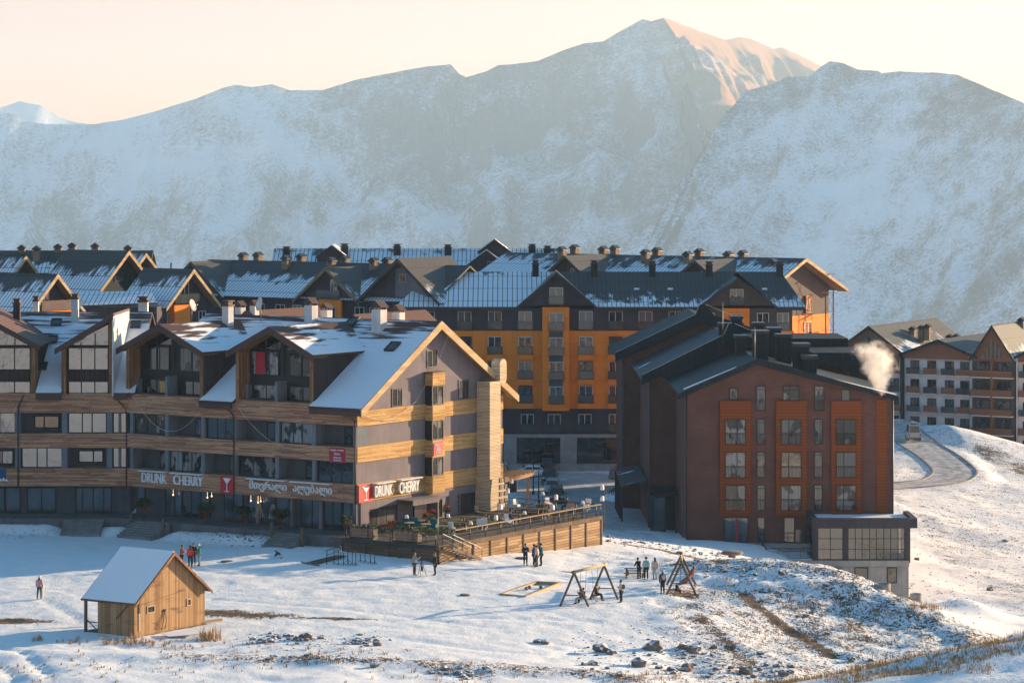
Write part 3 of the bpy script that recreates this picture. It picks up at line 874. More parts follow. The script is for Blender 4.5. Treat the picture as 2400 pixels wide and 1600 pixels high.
bays = [(a+.2, b-.2) for a, b in zip(E, E[1:])]   # from the corner leftwards: 0..5
rows = {0: 'RWR', 1: 'WRW'}
up = ['R','W','R','W','R','W']; lowr = ['W','R','W','R','W','R']
panes = ['glass_curt','glass','glass_curt2','glass_net','glass_curt','glass_blue']
for k, (a, b) in enumerate(bays):
    for r, (kinds, zz) in enumerate(((up, zr1), (lowr, zr2))):
        if kinds[k] == 'W':
            bay_window(FL, a, b, zz[0], zz[1], pane=['glass_net','glass_curt','glass_curt','glass','glass_blue','glass_curt2'][(k+3*r) % 6], cols=(.34, .62))
        else:
            bay_recess(FL, a, b, zz[0], zz[1], door=(.02, .46), pane=['glass_curt2','glass_net','glass'][(k+r) % 3])
# --- ground floor shop front
gw = MB(FL); gw.box(0.0, LA, .9, 1.34, ZG, ZB3[0]); gw.build('shop_wall', M['stucco_dark'], hotel)
def shop(fr, u0, u1, cols, pane='glass_blue', y=.80, z0=ZG+.08, z1=ZB3[0]-.05, fu=Lu, name='shop_window'):
    a, b = sorted((fu(u0), fu(u1)))
    window(fr, a, b, z0, z1, y, hotel, 'black', pane, cols, fw=.09, name=name)
shop(FL, 305, 325, (), z0=ZG+1.1)
shop(FL, 372, 412, (.45,)); shop(FL, 412, 455, (.5,), name='shop_door', pane='glass'); shop(FL, 455, 478, ())
shop(FL, 510, 555, (.5,)); shop(FL, 566, 590, ()); shop(FL, 598, 665, (.5,)); shop(FL, 690, 735, (.4,))
shop(FL, 744, 787, (.5,), name='shop_door', pane='glass'); shop(FL, 789, 829, (.5,))
for u in (592, 672, 740):
    L = Lu(u); m = MB(FL); m.box(L-.16, L+.16, .62, .9, ZG, ZB3[0]); m.build('shop_pier', M['stucco'], hotel)
for u in (483, 500, 680):
    L = Lu(u); m = MB(FL); m.lathe((L, .5, 0), [(.05, ZB3[0]-.5), (.09, ZB3[0]-.62), (.0, ZB3[0]-.72)], 8)
    m.tube((L, .5, ZB3[0]-.5), (L, .5, ZB3[0]), .01, 4)
lampm = Mat('warm_bulb'); lampm.put(lampm.b.inputs['Emission Color'], (1, .62, .3)); lampm.b.inputs['Emission Strength'].default_value = 2; lampm.color((1, .7, .4))
for u, v in ((398, 1160), (478, 1166), (488, 1163), (580, 1174), (597, 1178), (603, 1175)):
    L = Lu(u); z = -(v-415)*(232.7+.53*L)/F
    m = MB(FL); m.lathe((L, .45, z), [(.0, -.08), (.045, -.04), (.045, .02), (.02, .07)], 8); m.tube((L, .45, z+.1), (L, .45, ZB3[0]), .008, 4)
    m.build('pendant_bulb', lampm.m, hotel)
# --- main roof of the long wing
def roof_pair(fr, x0, x1, ye0, ze, yr, zr, ye1, mat, parent, t=.22, name='roof', back=None):
    m = MB(fr)
    m.slab((x0,ye0,ze),(x1,ye0,ze),(x1,yr,zr),(x0,yr,zr), t)
    m.slab((x0,ye1,ze),(x1,ye1,ze),(x1,yr+.001,zr),(x0,yr+.001,zr), t)
    return m.build(name, mat, parent)
RX0, RX1 = -.95, LA+.3
ZE, ZR, YE0, YR, YE1 = -19.42, -12.55, -.55, 10.7, 21.95
def roofz(y): return ZE + (ZR-ZE)*(y-YE0)/(YR-YE0)
def roof_cut(fr, segs, ye0, ze, yr, zr, ye1, mat, parent, t=.22):
    m = MB(fr); xa, xb = segs[0][0], segs[-1][1]
    for x0, x1, ys in segs:
        z0 = ze+(zr-ze)*(ys-ye0)/(yr-ye0)
        a, b, c, d = [Vector(q) for q in ((x0,ys,z0),(x1,ys,z0),(x1,yr,zr),(x0,yr,zr))]
        vo = math.hypot(ys-ye0, z0-ze); vl = math.hypot(yr-ye0, zr-ze)
        n = Vector((0, -(zr-ze), yr-ye0)).normalized()*t
        m.poly([a,b,c,d], uv=[(x0,vo),(x1,vo),(x1,vl),(x0,vl)])
        m.poly([d-n,c-n,b-n,a-n], uv=[(0,-9)]*4)
        m.poly([a-n,b-n,b,a], uv=[(0,-9)]*4)
        m.poly([b-n,c-n,c,b], uv=[(0,-9)]*4); m.poly([d-n,a-n,a,d], uv=[(0,-9)]*4)
    m.slab((xa,ye1,ze),(xb,ye1,ze),(xb,yr+.001,zr),(xa,yr+.001,zr), t)
    return m.build('roof', mat, parent)
roof = roof_cut(FL, [(RX0, 4.5, YE0), (4.5, 12.7, 7.2), (12.7, 16.36, YE0), (16.36, 24.9, 7.2), (24.9, RX1, YE0)], YE0, ZE, YR, ZR, YE1, M['tile_snow'], hotel)
for a, b in ((-.95, 4.4), (12.8, 16.25)):
    m = MB(FL); m.box(a, b, YE0-.12, YE0+.1, ZE-.62, ZE-.03); m.build('eave_fascia', M['brown_trim'], hotel)
    m = MB(FL); m.tube((a, YE0-.2, ZE-.1), (b, YE0-.2, ZE-.1), .08, 6); m.build('gutter', M['brown_trim'], hotel)
for L in (-.02, 12.85, 24.85):
    m = MB(FL); m.path([(L+.8, YE0-.2, ZE-.15), (L+.1, -.18, ZE-1.1), (L, -.17, ZE-1.6), (L, -.17, ZB3[0]-.1)], .07, 6)
    m.build('downpipe', M['brown_trim'], hotel)
# snow rail on the chimneyed ridge, skylights, chimneys
def skylight(fr, x, y, zf, wdt=.9, ln=1.3, sl=None, parent=None):
    sl = sl or (ZR-ZE)/(YR-YE0)
    L = math.hypot(1, sl); dy, dz = 1/L, sl/L
    m = MB(fr); f2 = Frame(fr.p(x, y, zf(y)+.05), fr.ex, fr.ey*dy+fr.ez*dz, fr.ez*dy-fr.ey*dz)
    m.box(-wdt/2, -wdt/2+.12, 0, ln, 0, .16, f2).box(wdt/2-.12, wdt/2, 0, ln, 0, .16, f2)
    m.box(-wdt/2+.12, wdt/2-.12, 0, .12, 0, .16, f2).box(-wdt/2+.12, wdt/2-.12, ln-.12, ln, 0, .16, f2)
    o = m.build('skylight', M['dark_metal'], parent)
    g = MB(f2); g.box(-wdt/2+.12, wdt/2-.12, .12, ln-.12, .04, .1); g.build('pane', M['glass_rail'], o)
def at_roof(u, v):
    """(x, y) on the front roof plane seen at a photo pixel"""
    best = None
    sl = (ZR-ZE)/(YR-YE0)
    for k in range(400):
        y = -.5 + k*.03
        # find x with matching u
        q = (u-1200)/F
        x = (-13.1+.574*y - q*(232.7+.819*y))/(.848+.53*q)
        D = 232.7+.53*x+.819*y
        vv_ = VH - F*roofz(y)/D
        if best is None or abs(vv_-v) < best[0]: best = (abs(vv_-v), x, y)
    return best[1], best[2]
for u, v in ((911, 824), (318, 776), (816, 766)):
    x, y = at_roof(u, v); skylight(FL, x, y, roofz, 1.0, 1.3, parent=roof)
def chimney(fr, x, y, zb, h, wd=.8, dp=.8, mat='chim_white', cap='brown_trim', parent=None, kind='gable', name='chimney', band=None):
    m = MB(fr); m.box(x-wd/2, x+wd/2, y-dp/2, y+dp/2, zb, zb+h)
    o = m.build(name, M[mat], parent)
    c = MB(fr)
    z = zb+h
    if kind == 'gable':
        k = wd*.5
        for sx in (-1, 1):
            for sy in (-1, 1):
                c.box(x+sx*(wd/2-.06)-.05, x+sx*(wd/2-.06)+.05, y+sy*(dp/2-.06)-.05, y+sy*(dp/2-.06)+.05, z, z+.22)
        c.prism([(x-wd*.68, z+.2), (x+wd*.68, z+.2), (x, z+.2+wd*.62)], y-dp*.62, y+dp*.62)
    elif kind == 'house':
        c.prism([(x-wd*.66, z-.05), (x+wd*.66, z-.05), (x+wd*.66, z+.08), (x, z+.08+wd*.5), (x-wd*.66, z+.08)], y-dp*.62, y+dp*.62)
        h_ = MB(fr); h_.prism([(x-.17, z-.3), (x+.17, z-.3), (x+.17, z-.05), (x-.17, z-.05)], y-dp/2-.03, y-dp/2-.002); h_.build('flue_opening', M['black'], o)
    elif kind == 'flat':
        c.box(x-wd*.62, x+wd*.62, y-dp*.62, y+dp*.62, z, z+.16)
        c.box(x-wd*.42, x+wd*.42, y-dp*.42, y+dp*.42, z+.16, z+.42)
        c.box(x-wd*.6, x+wd*.6, y-dp*.6, y+dp*.6, z+.42, z+.52)
    c.build('cap', M[cap], o)
    return o
for u, vb, hh, wd in ((889, 772, 1.75, .95),(729, 755, 1.5, .85)):
    x, y = at_roof(u, vb); chimney(FL, x, y, roofz(y)-.4, hh+.4, wd, wd, parent=roof)
def xback(u, y):
    q = (u-1200)/F; return (-13.1+.574*y - q*(232.7+.819*y))/(.848+.53*q)
for x, wd in ((xback(934, 12.2), .8), (xback(765, 12.2), .75), (xback(563, 12.2), .7)):
    chimney(FL, x, 12.2, -14.6, 2.6, wd, wd, parent=roof)
x, y = at_roof(534, 790); chimney(FL, x, y, roofz(y)-.4, 3.2, .72, .72, cap='brown_trim', parent=roof, kind='flat')
# rear cross gables: only their ridges show above the main ridge
m = MB(FL)
for xc, hw in ((8.5, 3.9), (20.6, 3.9)):
    for sgn in (-1, 1):
        m.slab((xc+sgn*hw, 10.75, -15.2), (xc+sgn*hw, 21.5, -15.2), (xc, 21.5, -12.2), (xc, 10.75, -12.2), .2)
m.build('rear_roof', M['tile_bare'], hotel)

# --- glazed dormers of the long wing
def dormer(x0, x1, zap, zev, panes, red=False):
    xc = (x0+x1)/2
    hw = (x1-x0)/2
    for xa, xb in ((x0+.02, x0+.38), (x1-.38, x1-.02)):
        d = MB(FL); d.box(xa, xb, -.06, 1.45, -19.25, zev-.05); d.build('dormer_post', M['post_wood'], hotel)
    for xa, xb in ((x0+.05, x0+.3), (x1-.3, x1-.05)):
        d = MB(FL); d.box(xa, xb, 1.45, 9.2, -19.2, zev-.05); d.build('dormer_side_wall', M['brown_metal'], hotel)
    d = MB(FL); d.box(x0-.05, x0+.018, .06, 9.2, -19.6, zev-.1); d.build('dormer_side_wall', M['brown_metal'], hotel)
    # roof with deep fascia
    ov = .45
    d = MB(FL); sl = (zap-zev)/hw
    ye = -.75
    for sgn in (-1, 1):
        xe = xc+sgn*(hw+ov); ze = zev - sl*ov
        d.slab((xe, ye, ze), (xe, 9.6, ze), (xc, 9.6+1.2, zap), (xc, ye, zap), .2)
    dr = d.build('dormer_roof', M['tile_dormer'], hotel)
    d = MB(FL)
    for sgn in (-1, 1):
        xe = xc+sgn*(hw+ov+.03); ze = zev - sl*(ov+.03)
        pr = [(xc, zap+.02), (xe, ze+.02), (xe, ze-.52), (xc, zap-.58)]
        if sgn > 0: pr = pr[::-1]
        d.prism(pr, ye-.07, ye+.06)
    d.build('fascia_board', M['brown_trim'], hotel)
    d = MB(FL)
    for sgn in (-1, 1):
        xe = xc+sgn*(hw+ov); ze = zev-sl*ov-.24
        d.slab((xe, ye+.06, ze), (xe, 1.4, ze), (xc, 1.4, zap-.24), (xc, ye+.06, zap-.24), .05)
    d.build('dormer_soffit', M['post_wood'], hotel)
    # recessed glazing
    a, b = x0+.4, x1-.4
    yb = 1.35
    bk = MB(FL)
    bk.prism([(b, -19.25), (a, -19.25), (a, zev-.3), (xc, zap-.75), (b, zev-.3)] if FL.flip else [(a, -19.25), (b, -19.25), (b, zev-.3), (xc, zap-.75), (a, zev-.3)], yb+.02, yb+.25)
    bk.build('dormer_wall', M['black'], hotel)
    wl_ = a+.35; wm = xc
    window(FL, wl_, xc-.55, -17.15, -15.05, yb-.1, hotel, 'black', panes[0], (.55,), fw=.08)
    window(FL, xc+.55, b-.25, -17.15, -15.05, yb-.1, hotel, 'black', panes[1], (.36, .68), fw=.08)
    # triangular lights under the roof
    for sgn in (-1, 1):
        xe = xc+sgn*(hw-1.0); t0 = zev-.28+(zap-zev)*.22
        pr = [(xc+sgn*.35, -14.85), (xe, -14.85), (xe, -14.80), (xc+sgn*.35, zap-1.05)]
        if (sgn < 0) != FL.flip: pr = pr[::-1]
        g = MB(FL); g.prism(pr, yb-.06, yb-.01); g.build('gable_pane', M['glass_curt2' if sgn < 0 else 'glass'], hotel)
    for fx in (.25, .5, .75):
        xx = a+(b-a)*fx
        m_ = MB(FL); m_.box(xx-.05, xx+.05, yb-.12, yb-.07, -17.2, min(zap-1.0, zev-.3+(1-abs(xx-xc)/hw)*(zap-zev))); m_.build('mullion', M['black'], hotel)
    # lower balcony: fin and doors
    m_ = MB(FL); m_.box(xc-.3, xc-.05, .0, 1.34, -19.25, -17.55); m_.build('divider_fin', M['stucco_blue'], hotel)
    for xx in (a+.02, b-.25):
        m_ = MB(FL); m_.box(xx, xx+.23, .8, 1.34, -19.25, -17.95); m_.build('pillar', M['stucco_blue'], hotel)
    window(FL, a+.35, xc-.6, -19.2, -17.95, yb-.1, hotel, 'black', panes[2], (.5,), fw=.08, name='balcony_door')
    window(FL, xc+.45, b-.5, -19.2, -17.95, yb-.1, hotel, 'black', panes[3], (.52,), fw=.08, name='balcony_door')
    if red:
        m_ = MB(FL); m_.box(b-1.75, b-.75, yb-.14, yb-.10, -17.05, -15.15); m_.build('curtain', M['for_sale'], hotel, label='dark red curtain across one dormer window')
    else:
        m_ = MB(FL); m_.box(xc+.75, xc+1.6, yb-.13, yb-.10, -19.1, -18.1); m_.build('curtain', M['yellow_book'], hotel, label='ochre panel behind a balcony door')
    return dr
dr1 = dormer(4.44, 12.75, -12.8, -14.85, ('glass_curt2','glass_curt','glass_net','glass_curt'), True)
dr2 = dormer(16.3, 25.0, -12.9, -15.0, ('glass_net','glass','glass','glass_curt2'))

# --- gable front
gb = MB(FG)
GL = 21.3
ap = 10.7
gb.prism([(0, ZG), (GL, ZG), (GL, -19.4), (ap, -12.75), (0, -19.4)] if not FG.flip else [(0, -19.4), (ap, -12.75), (GL, -19.4), (GL, ZG), (0, ZG)], 0.0, .34)
gb.build('gable_wall', M['stucco'], hotel)
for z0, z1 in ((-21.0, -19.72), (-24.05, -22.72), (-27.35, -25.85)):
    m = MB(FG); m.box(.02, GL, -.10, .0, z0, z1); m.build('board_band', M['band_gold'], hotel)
m = MB(FG); m.box(.0, 1.55, -.02, .02, ZB2[1]+.02, ZB1[0]-.05); m.build('corner_opening', M['stucco_blue'], hotel)
def gwin(u0, u1, v0, v1, o=0.0, pane='glass_curt2', cols=(.5,)):
    s0, s1 = Su(u0, o), Su(u1, o); sm = (s0+s1)/2; D = 232.7+.819*sm-.53*o
    window(FG, s0, s1, -(v1-415)*D/F, -(v0-415)*D/F, -.06-o, hotel, 'black', pane, cols, fw=.08)
gwin(1000, 1024, 820, 861); gwin(918, 942, 909, 953); gwin(1074, 1097, 889, 934, pane='glass')
# projecting bay
b0, b1, bo = Su(1012, .8), Su(1041, .8), .8
def zz(v, s=12.0): return -(v-415)*(232.7+.819*s-.4)/F
for (va, vb) in ((871, 900), (946, 981), (1027, 1066), (1110, 1150)):
    m = MB(FG); m.box(b0, b1, -bo-.1, -.10, zz(vb), zz(va)); m.build('bay_cladding', M['band_gold'], hotel)
m = MB(FG); m.box(b0-.08, b1+.08, -bo-.18, -.02, zz(871), zz(871)+.1); m.build('bay_cap', M['brown_trim'], hotel)
for (va, vb) in ((900, 946), (981, 1027), (1066, 1110)):
    m = MB(FG); m.box(b0+.12, b1-.1, -bo+.16, -.02, zz(vb), zz(va)); m.build('bay_wall', M['black'], hotel)
    window(FG, b0+.05, b1-.05, zz(vb), zz(va), -bo, hotel, 'black', 'glass_curt2', (.5,), fw=.1)
# barge boards and soffit of the big roof
sl = (ZR-ZE)/(YR-YE0)
for sgn in (-1, 1):
    pr = [(YR, ZR+.02), (YE0-.1 if sgn < 0 else YE1+.5, ZE-.08-.0 if sgn < 0 else ZE-.32), ]
    (xa, za), (xb, zb) = pr
    p4 = [(xa, za), (xb, zb), (xb, zb-.62), (xa, za-.72)]
    if (sgn > 0) == FG.flip: p4 = p4
    m = MB(FG); m.prism(p4 if sgn > 0 else p4[::-1], -1.02, -.90); m.build('barge_board', M['barge'], hotel)
    p5 = [(xa, za-.26), (xb, zb-.26), (xb, zb-.33), (xa, za-.33)]
    m = MB(FG); m.prism(p5 if sgn > 0 else p5[::-1], -.90, -.01); m.build('soffit', M['soffit'], hotel)
# slatted chimney tower at the far end of the gable
ts0, ts1 = Su(1131, .9), Su(1160, .9)
tz = lambda v: -(v-415)*(232.7+.819*19.5)/F
m = MB(FG); m.box(ts0+.25, ts1, -1.5, -.11, tz(1115), tz(890)); 
tower = m.build('chimney_tower', M['slat'], hotel)
m = MB(FG); m.prism([(ts0+.25, tz(1115)), (ts0, tz(1150)), (ts0, tz(1188)), (ts1+.75, tz(1188)), (ts1+.75, tz(1160)), (ts1, tz(1115))][::(1 if FG.flip else -1)], -1.75, -.11); m.build('tower_foot', M['slat'], tower)
m = MB(FG)
cx = ts1+.42; r = .52
prof = []
for k in range(9):
    t = math.pi*k/8; prof.append((cx+r*math.cos(t), tz(852)+r*math.sin(t)))
for k in range(9):
    t = math.pi+math.pi*k/8; prof.append((cx+r*math.cos(t), tz(884)+r*math.sin(t)))
m.prism(prof if not FG.flip else prof[::-1], -1.5, -.6); m.build('tower_cowl', M['slat'], tower)
m = MB(FG)
for r_ in range(4):
    for c_ in range(2):
        xx = ts0+1.35+c_*.75; z0 = tz(1180)+.25+r_*.62
        if z0 > tz(1118): continue
        m.box(xx, xx+.42, -1.80, -1.752, z0, z0+.42)
m.build('niche', M['black'], tower)
# ground floor of the gable front
gwl = [(843, 862, 'p'), (862, 930, 'w'), (930, 962, 'p'), (963, 1040, 'd'), (1050, 1070, 'p'), (1070, 1125, 'w')]
for u0, u1, k in gwl:
    s0, s1 = Su(u0), Su(u1)
    if k == 'p':
        m = MB(FG); m.box(s0, s1, -.12, .0, ZG+.1, ZB3[0]-.0); m.build('shop_pier', M['stucco'], hotel)
    elif k == 'w':
        window(FG, s0+.05, s1-.05, ZG+.15, ZB3[0]-.62, -.05, hotel, 'brown_trim', 'glass', (.33, .66), fw=.09, name='shop_window')
    else:
        window(FG, s0+.3, s1-.2, ZG+.12, ZB3[0]-.7, -.05, hotel, 'black', 'glass', (.5,), fw=.1, name='shop_door')
m = MB(FG); m.box(Su(860), Su(1128), -.11, 0, ZB3[0]-.6, ZB3[0]+.02); m.build('lintel', M['stucco'], hotel)
s0, s1 = Su(965, 1.6), Su(1030, 1.6)
m = MB(FG); m.box(s0, s1, -1.75, -.13, -27.72, -27.62); m.box(s0+.1, s1-.1, -1.68, -1.6, -28.1, -27.73)
m.box(s1-.25, s1-.1, -1.6, -.5, ZG+.1, -27.73); m.build('porch_canopy', M['stucco'], hotel)
# --- lettering and signs
def sign(fr, u0, u1, v0h, text, fu, D, mat='white_paint', zmid=None, bold=.02, y=-.09, ht=.85):
    a, b = fu(u0), fu(u1)
    xm = (a+b)/2
    return xm, abs(b-a)
FLr = Frame(C0, -dL, dR)      # x to the viewer's right, for lettering on the long front
for text, u0, u1, vb in (('DRUNK', 335, 394, 1139), ('CHERRY', 409, 479, 1144), ('მთვრალი', 587, 675, 1156), ('ალუბალი', 689, 781, 1164)):
    a, b = Lu(u0), Lu(u1); xm = -(a+b)/2; D = 232.7-.53*xm
    geo = ord(text[0]) > 1000
    zb = -26.98
    textmesh(text, 1.0, FLr, hotel, M['white_paint'], 'sign_lettering', .10, .006 if geo else .0095, width=abs(a-b), height=.86 if not geo else .95, x=xm, y=-.10, z=zb if not geo else zb-.06)
    m = MB(FLr); w2 = abs(a-b)/2+.05
    m.prism([(xm-w2, -25.98), (xm+w2, -25.98), (xm+w2, -25.90), (xm-w2, -25.90)], -.62, -.09); m.build('sign_shelf', M['white_paint'], hotel)
for text, u0, u1 in (('DRUNK', 876, 917), ('CHERRY', 933, 980)):
    a, b = Su(u0, .3), Su(u1, .3)
    textmesh(text, 1.0, FG, hotel, M['white_paint'], 'sign_lettering', .12, .0095, width=b-a, height=.95, x=(a+b)/2, y=-.32, z=-27.1)
    m = MB(FG); m.box(a-.1, b+.1, -.75, -.11, -25.97, -25.9); m.build('sign_shelf', M['white_paint'], hotel)
def cherry_sign(fr, x0, x1, y):
    m = MB(fr); m.box(x0, x1, y, y+.09, -27.42, -25.92); o = m.build('cocktail_sign', M['red_sign'], hotel)
    xc = (x0+x1)/2; k = (x1-x0)/1.45
    g = MB(fr)
    tri = [(xc-.42*k, -26.08), (xc, -26.62), (xc+.42*k, -26.08)]
    g.prism(tri, y-.03, y-.002); g.box(xc-.035, xc+.035, y-.03, y-.002, -27.2, -26.62); g.box(xc-.22*k, xc+.22*k, y-.03, y-.002, -27.26, -27.2)
    g.build('glass_emblem', M['white_paint'], o)
cherry_sign(FLr, -Lu(520), -Lu(551), -.2)
cherry_sign(FG, .06, 1.95, -.22)
# for-sale boards
a, b = -Lu(774), -Lu(811)
m = MB(FLr); m.box(a, b, -.13, -.09, -24.1, -22.85); fs = m.build('for_sale_board', M['for_sale'], hotel)
wd = b-a; xm = (a+b)/2
for txt, zz_, hh, ww in (('იყიდება • FOR SALE', -23.16, .19, wd*.86), ('250.20 m²', -23.47, .20, wd*.42), ('+7 928 350 30 31', -23.76, .15, wd*.52), ('+995 599 10 70 30', -23.98, .14, wd*.52)):
    textmesh(txt, 1.0, FLr, fs, M['white_paint'], 'lettering', .012, .006, width=ww, height=hh, x=xm, y=-.132, z=zz_)
a, b = b0+.1, b1-.35
m = MB(FG); m.prism([(a, zz(1062)), (b-.15, zz(1060)), (b, zz(1030)), (a, zz(1033))], -bo-.15, -bo-.11); fs2 = m.build('for_sale_board', M['red_sign'], hotel)
for txt, zq, hh, kk in (('იყიდება FOR SALE', zz(1040), .2, .8), ('250.20 m²', zz(1046), .17, .4), ('+7 928 350 30 31', zz(1052), .16, .55), ('+995 599 10 70 30', zz(1058), .15, .55)):
    textmesh(txt, 1.0, FG, fs2, M['cloth_white'], 'lettering', .01, .006, width=(b-a)*kk, height=hh, x=(a+b)/2-.05, y=-bo-.152, z=zq)

# --- left wing of the hotel, facing the camera
Fp = Vector((-34.05, 245.8, 0)); kW = 245.8/F
FW = Frame(Fp, (1,0,0), (0,1,0))
def Xw(u): return (u-300)*kW
m = MB(FW); m.box(-16, .0, 1.35, 21, ZG, -19.3); m.build('wall', M['stucco_dark'], hotel)
for z0, z1 in (ZB1, ZB2, ZB3):
    m = MB(FW); m.box(-16, -.02, -.08, 1.34, z0, z1); m.build('balcony_band', M['band'], hotel)
for z0, z1 in ((ZB2[1], ZB1[0]), (ZB3[1], ZB2[0])):
    for u in (39, 149, 254):
        m = MB(FW); m.box(Xw(u)-.24, Xw(u)+.24, .02, 1.34, z0, z1); m.build('pillar', M['stucco_blue'], hotel)
window(FW, Xw(-60), Xw(33), zr1[0], zr1[1], .25, hotel, 'black', 'glass_gold', (.4, .6), fw=.09)
window(FW, Xw(156), Xw(247), zr1[0], zr1[1], .25, hotel, 'black', 'glass_gold', (.37, .62), fw=.09)
window(FW, Xw(261), Xw(298), zr1[0], zr1[1], .25, hotel, 'black', 'glass_gold', (.4, .5), fw=.09)
window(FW, Xw(72), Xw(131), zr1[0]+.35, zr1[1]-.35, 1.24, hotel, 'black', 'glass_amber', (.4,), fw=.1)
window(FW, Xw(47), Xw(143), zr2[0], zr2[1], .25, hotel, 'black', 'glass_gold', (.38, .62), fw=.09)
window(FW, Xw(176), Xw(235), zr2[0]+.35, zr2[1]-.35, 1.24, hotel, 'black', 'glass_gold', (.6,), fw=.1)
window(FW, Xw(261), Xw(298), zr2[0], zr2[1], .25, hotel, 'black', 'glass_gold', (.4, .5), fw=.09)
window(FW, Xw(-10), Xw(23), zr2[0]+.2, zr2[1]-.35, 1.24, hotel, 'black', 'glass_gold', (.2,), fw=.1)
m = MB(FW); m.box(-16, 0, .9, 1.34, ZG, ZB3[0]); m.build('shop_wall', M['stucco_dark'], hotel)
for u0, u1, cols, nm in ((-30, 5, (), 'shop_window'), (6, 42, (), 'shop_window'), (57, 125, (.5,), 'shop_window'), (171, 256, (.2, .49, .78), 'shop_door')):
    window(FW, Xw(u0), Xw(u1), ZG+.1, ZB3[0]-.22, .80, hotel, 'black', 'glass_blue', cols, fw=.09, name=nm)
m = MB(FW); m.box(Xw(-40), Xw(12), -.16, -.09, -27.0, -25.9); bs = m.build('shop_banner', M['stucco_blue'], hotel, label='deep blue banner on the board band')
bs.data.materials.clear(); bs.data.materials.append(plain('deep_blue_banner', (.015,.06,.16), .5))
m = MB(FW)
for k, (dx, dz) in enumerate(((0,0),(.25,.1),(.5,-.02))): m.prism([(Xw(0)+dx-.2, -27.0), (Xw(0)+dx+.25, -27.0), (Xw(0)+dx, -26.75+dz)], -.19, -.162)
m.build('mountain_emblem', M['white_paint'], bs)
wroof = roof_cut(FW, [(-16.2, Xw(83), 7.6), (Xw(83), Xw(143), YE0), (Xw(143), Xw(266), 7.6), (Xw(266), .6, YE0)], YE0, ZE+.3, YR+.6, ZR+.05, YE1+1, M['tile_snow'], hotel)
def wroofz(y): return ZE+.3+(ZR-ZE-.25)*(y-YE0)/(YR+.6-YE0)
for u0, u1 in ((84, 143), (266, 297)):
    m = MB(FW); m.box(Xw(u0), Xw(u1), YE0-.12, YE0+.1, ZE-.32, ZE+.27); m.build('eave_fascia', M['brown_trim'], hotel)
m = MB(FW); L = Xw(41); m.path([(L+.6, YE0-.2, ZE+.1), (L+.05, -.2, ZE-.9), (L, -.18, ZE-1.5), (L, -.18, ZB3[0]-.1)], .07, 6); m.build('downpipe', M['brown_trim'], hotel)
def wat(u, v):
    best = None
    for k in range(400):
        y = -.5+k*.03; D = 245.8+y; vv_ = VH-F*wroofz(y)/D
        if best is None or abs(vv_-v) < best[0]: best = (abs(vv_-v), (u-1200)/F*D+34.05, y)
    return best[1], best[2]
for u, v in ((96, 868), (121, 805), (130, 765), (317, 770)):
    x, y = wat(u, v); skylight(FW, x, y, wroofz, .95, 1.1, sl=.58, parent=wroof)
x, y = wat(176, 752); chimney(FW, x, y, wroofz(y)-.5, 2.5, .62, .62, parent=wroof, kind='flat')
for u in (40,):
    x, y = wat(u, 784); chimney(FW, x, y, wroofz(y)-.5, 3.3, .6, .6, 'brown_metal', parent=wroof, kind='flat')
x, y = wat(78, 722); chimney(FW, x, y+1.5, wroofz(YR)-.8, 2.0, .5, .5, parent=wroof, kind='flat')
x, y = wat(332, 738); chimney(FW, x, y+1.2, wroofz(YR)-.9, 2.1, .85, .8, parent=wroof, kind='flat')
x, y = wat(430, 738); chimney(FL, 20.2, 11.6, -14.0, 2.2, .6, .6, parent=roof)
# half-gable dormers of the left wing (roof rising to one tall side)
def half_dormer(xl, xh, zl, zh, wall_right, pane='glass_gold', cols=(.33, .66)):
    lo, hi = (xl, xh)
    s_ = 1 if hi > lo else -1
    for xx in (lo+s_*.3, hi-s_*.3):
        zt = zl+(zh-zl)*(xx-lo)/(hi-lo)-.3
        d = MB(FW); d.box(xx-.2, xx+.2, -.06, 1.4, -20.2, zt); d.build('dormer_post', M['post_wood'], hotel)
    d = MB(FW); ov = -s_*.4; sl = (zh-zl)/(hi-lo)
    d.slab((lo+ov, -.75, zl+sl*ov), (lo+ov, 9.5, zl+sl*ov), (hi, 9.5, zh), (hi, -.75, zh), .2)
    d.build('dormer_roof', M['tile_bare'], hotel)
    pr = [(lo+ov, zl+sl*ov-.5), (hi, zh-.5), (hi, zh+.03), (lo+ov, zl+sl*ov+.03)]
    d = MB(FW); d.prism(pr if s_ > 0 else pr[::-1], -.82, -.70); d.build('fascia_board', M['brown_trim'], hotel)
    a, b = sorted((lo+s_*.5, hi-s_*.5))
    za = zl+(zh-zl)*(a-lo)/(hi-lo); zb_ = zl+(zh-zl)*(b-lo)/(hi-lo)
    d = MB(FW); d.prism([(a, -20.2), (b, -20.2), (b, zb_-.3), (a, za-.3)], .62, .9); d.build('dormer_wall', M['brown_metal'], hotel)
    window(FW, a+.1, b-.1, -17.2, -15.15, .5, hotel, 'black', pane, cols, fw=.09)
    window(FW, a+.1, b-.1, -20.1, -18.15, .5, hotel, 'black', pane, cols, fw=.09)
    g = MB(FW); g.prism([(a+.15, -14.95), (b-.15, -14.95), (b-.15, max(-14.9, zb_-.75)), (a+.15, max(-14.9, za-.75))], .55, .61); gp = g.build('gable_pane', M[pane], hotel)
    for c in cols:
        xx = a+(b-a)*c; g = MB(FW); g.box(xx-.05, xx+.05, .5, .549, -15, min(za, zb_)+abs(zb_-za)*(c if zb_ > za else 1-c)-.75); g.build('mullion', M['black'], hotel)
    # tall side wall
    d = MB(FW); xs = hi
    d.box(xs-.12 if s_ > 0 else xs-.0, xs+.0 if s_ > 0 else xs+.12, -.7, 9.5, -19.4, zh-.02); d.build('dormer_side_wall', M['chim_white' if wall_right else 'brown_metal'], hotel)
half_dormer(Xw(139), Xw(266), -15.0, -12.1, True)
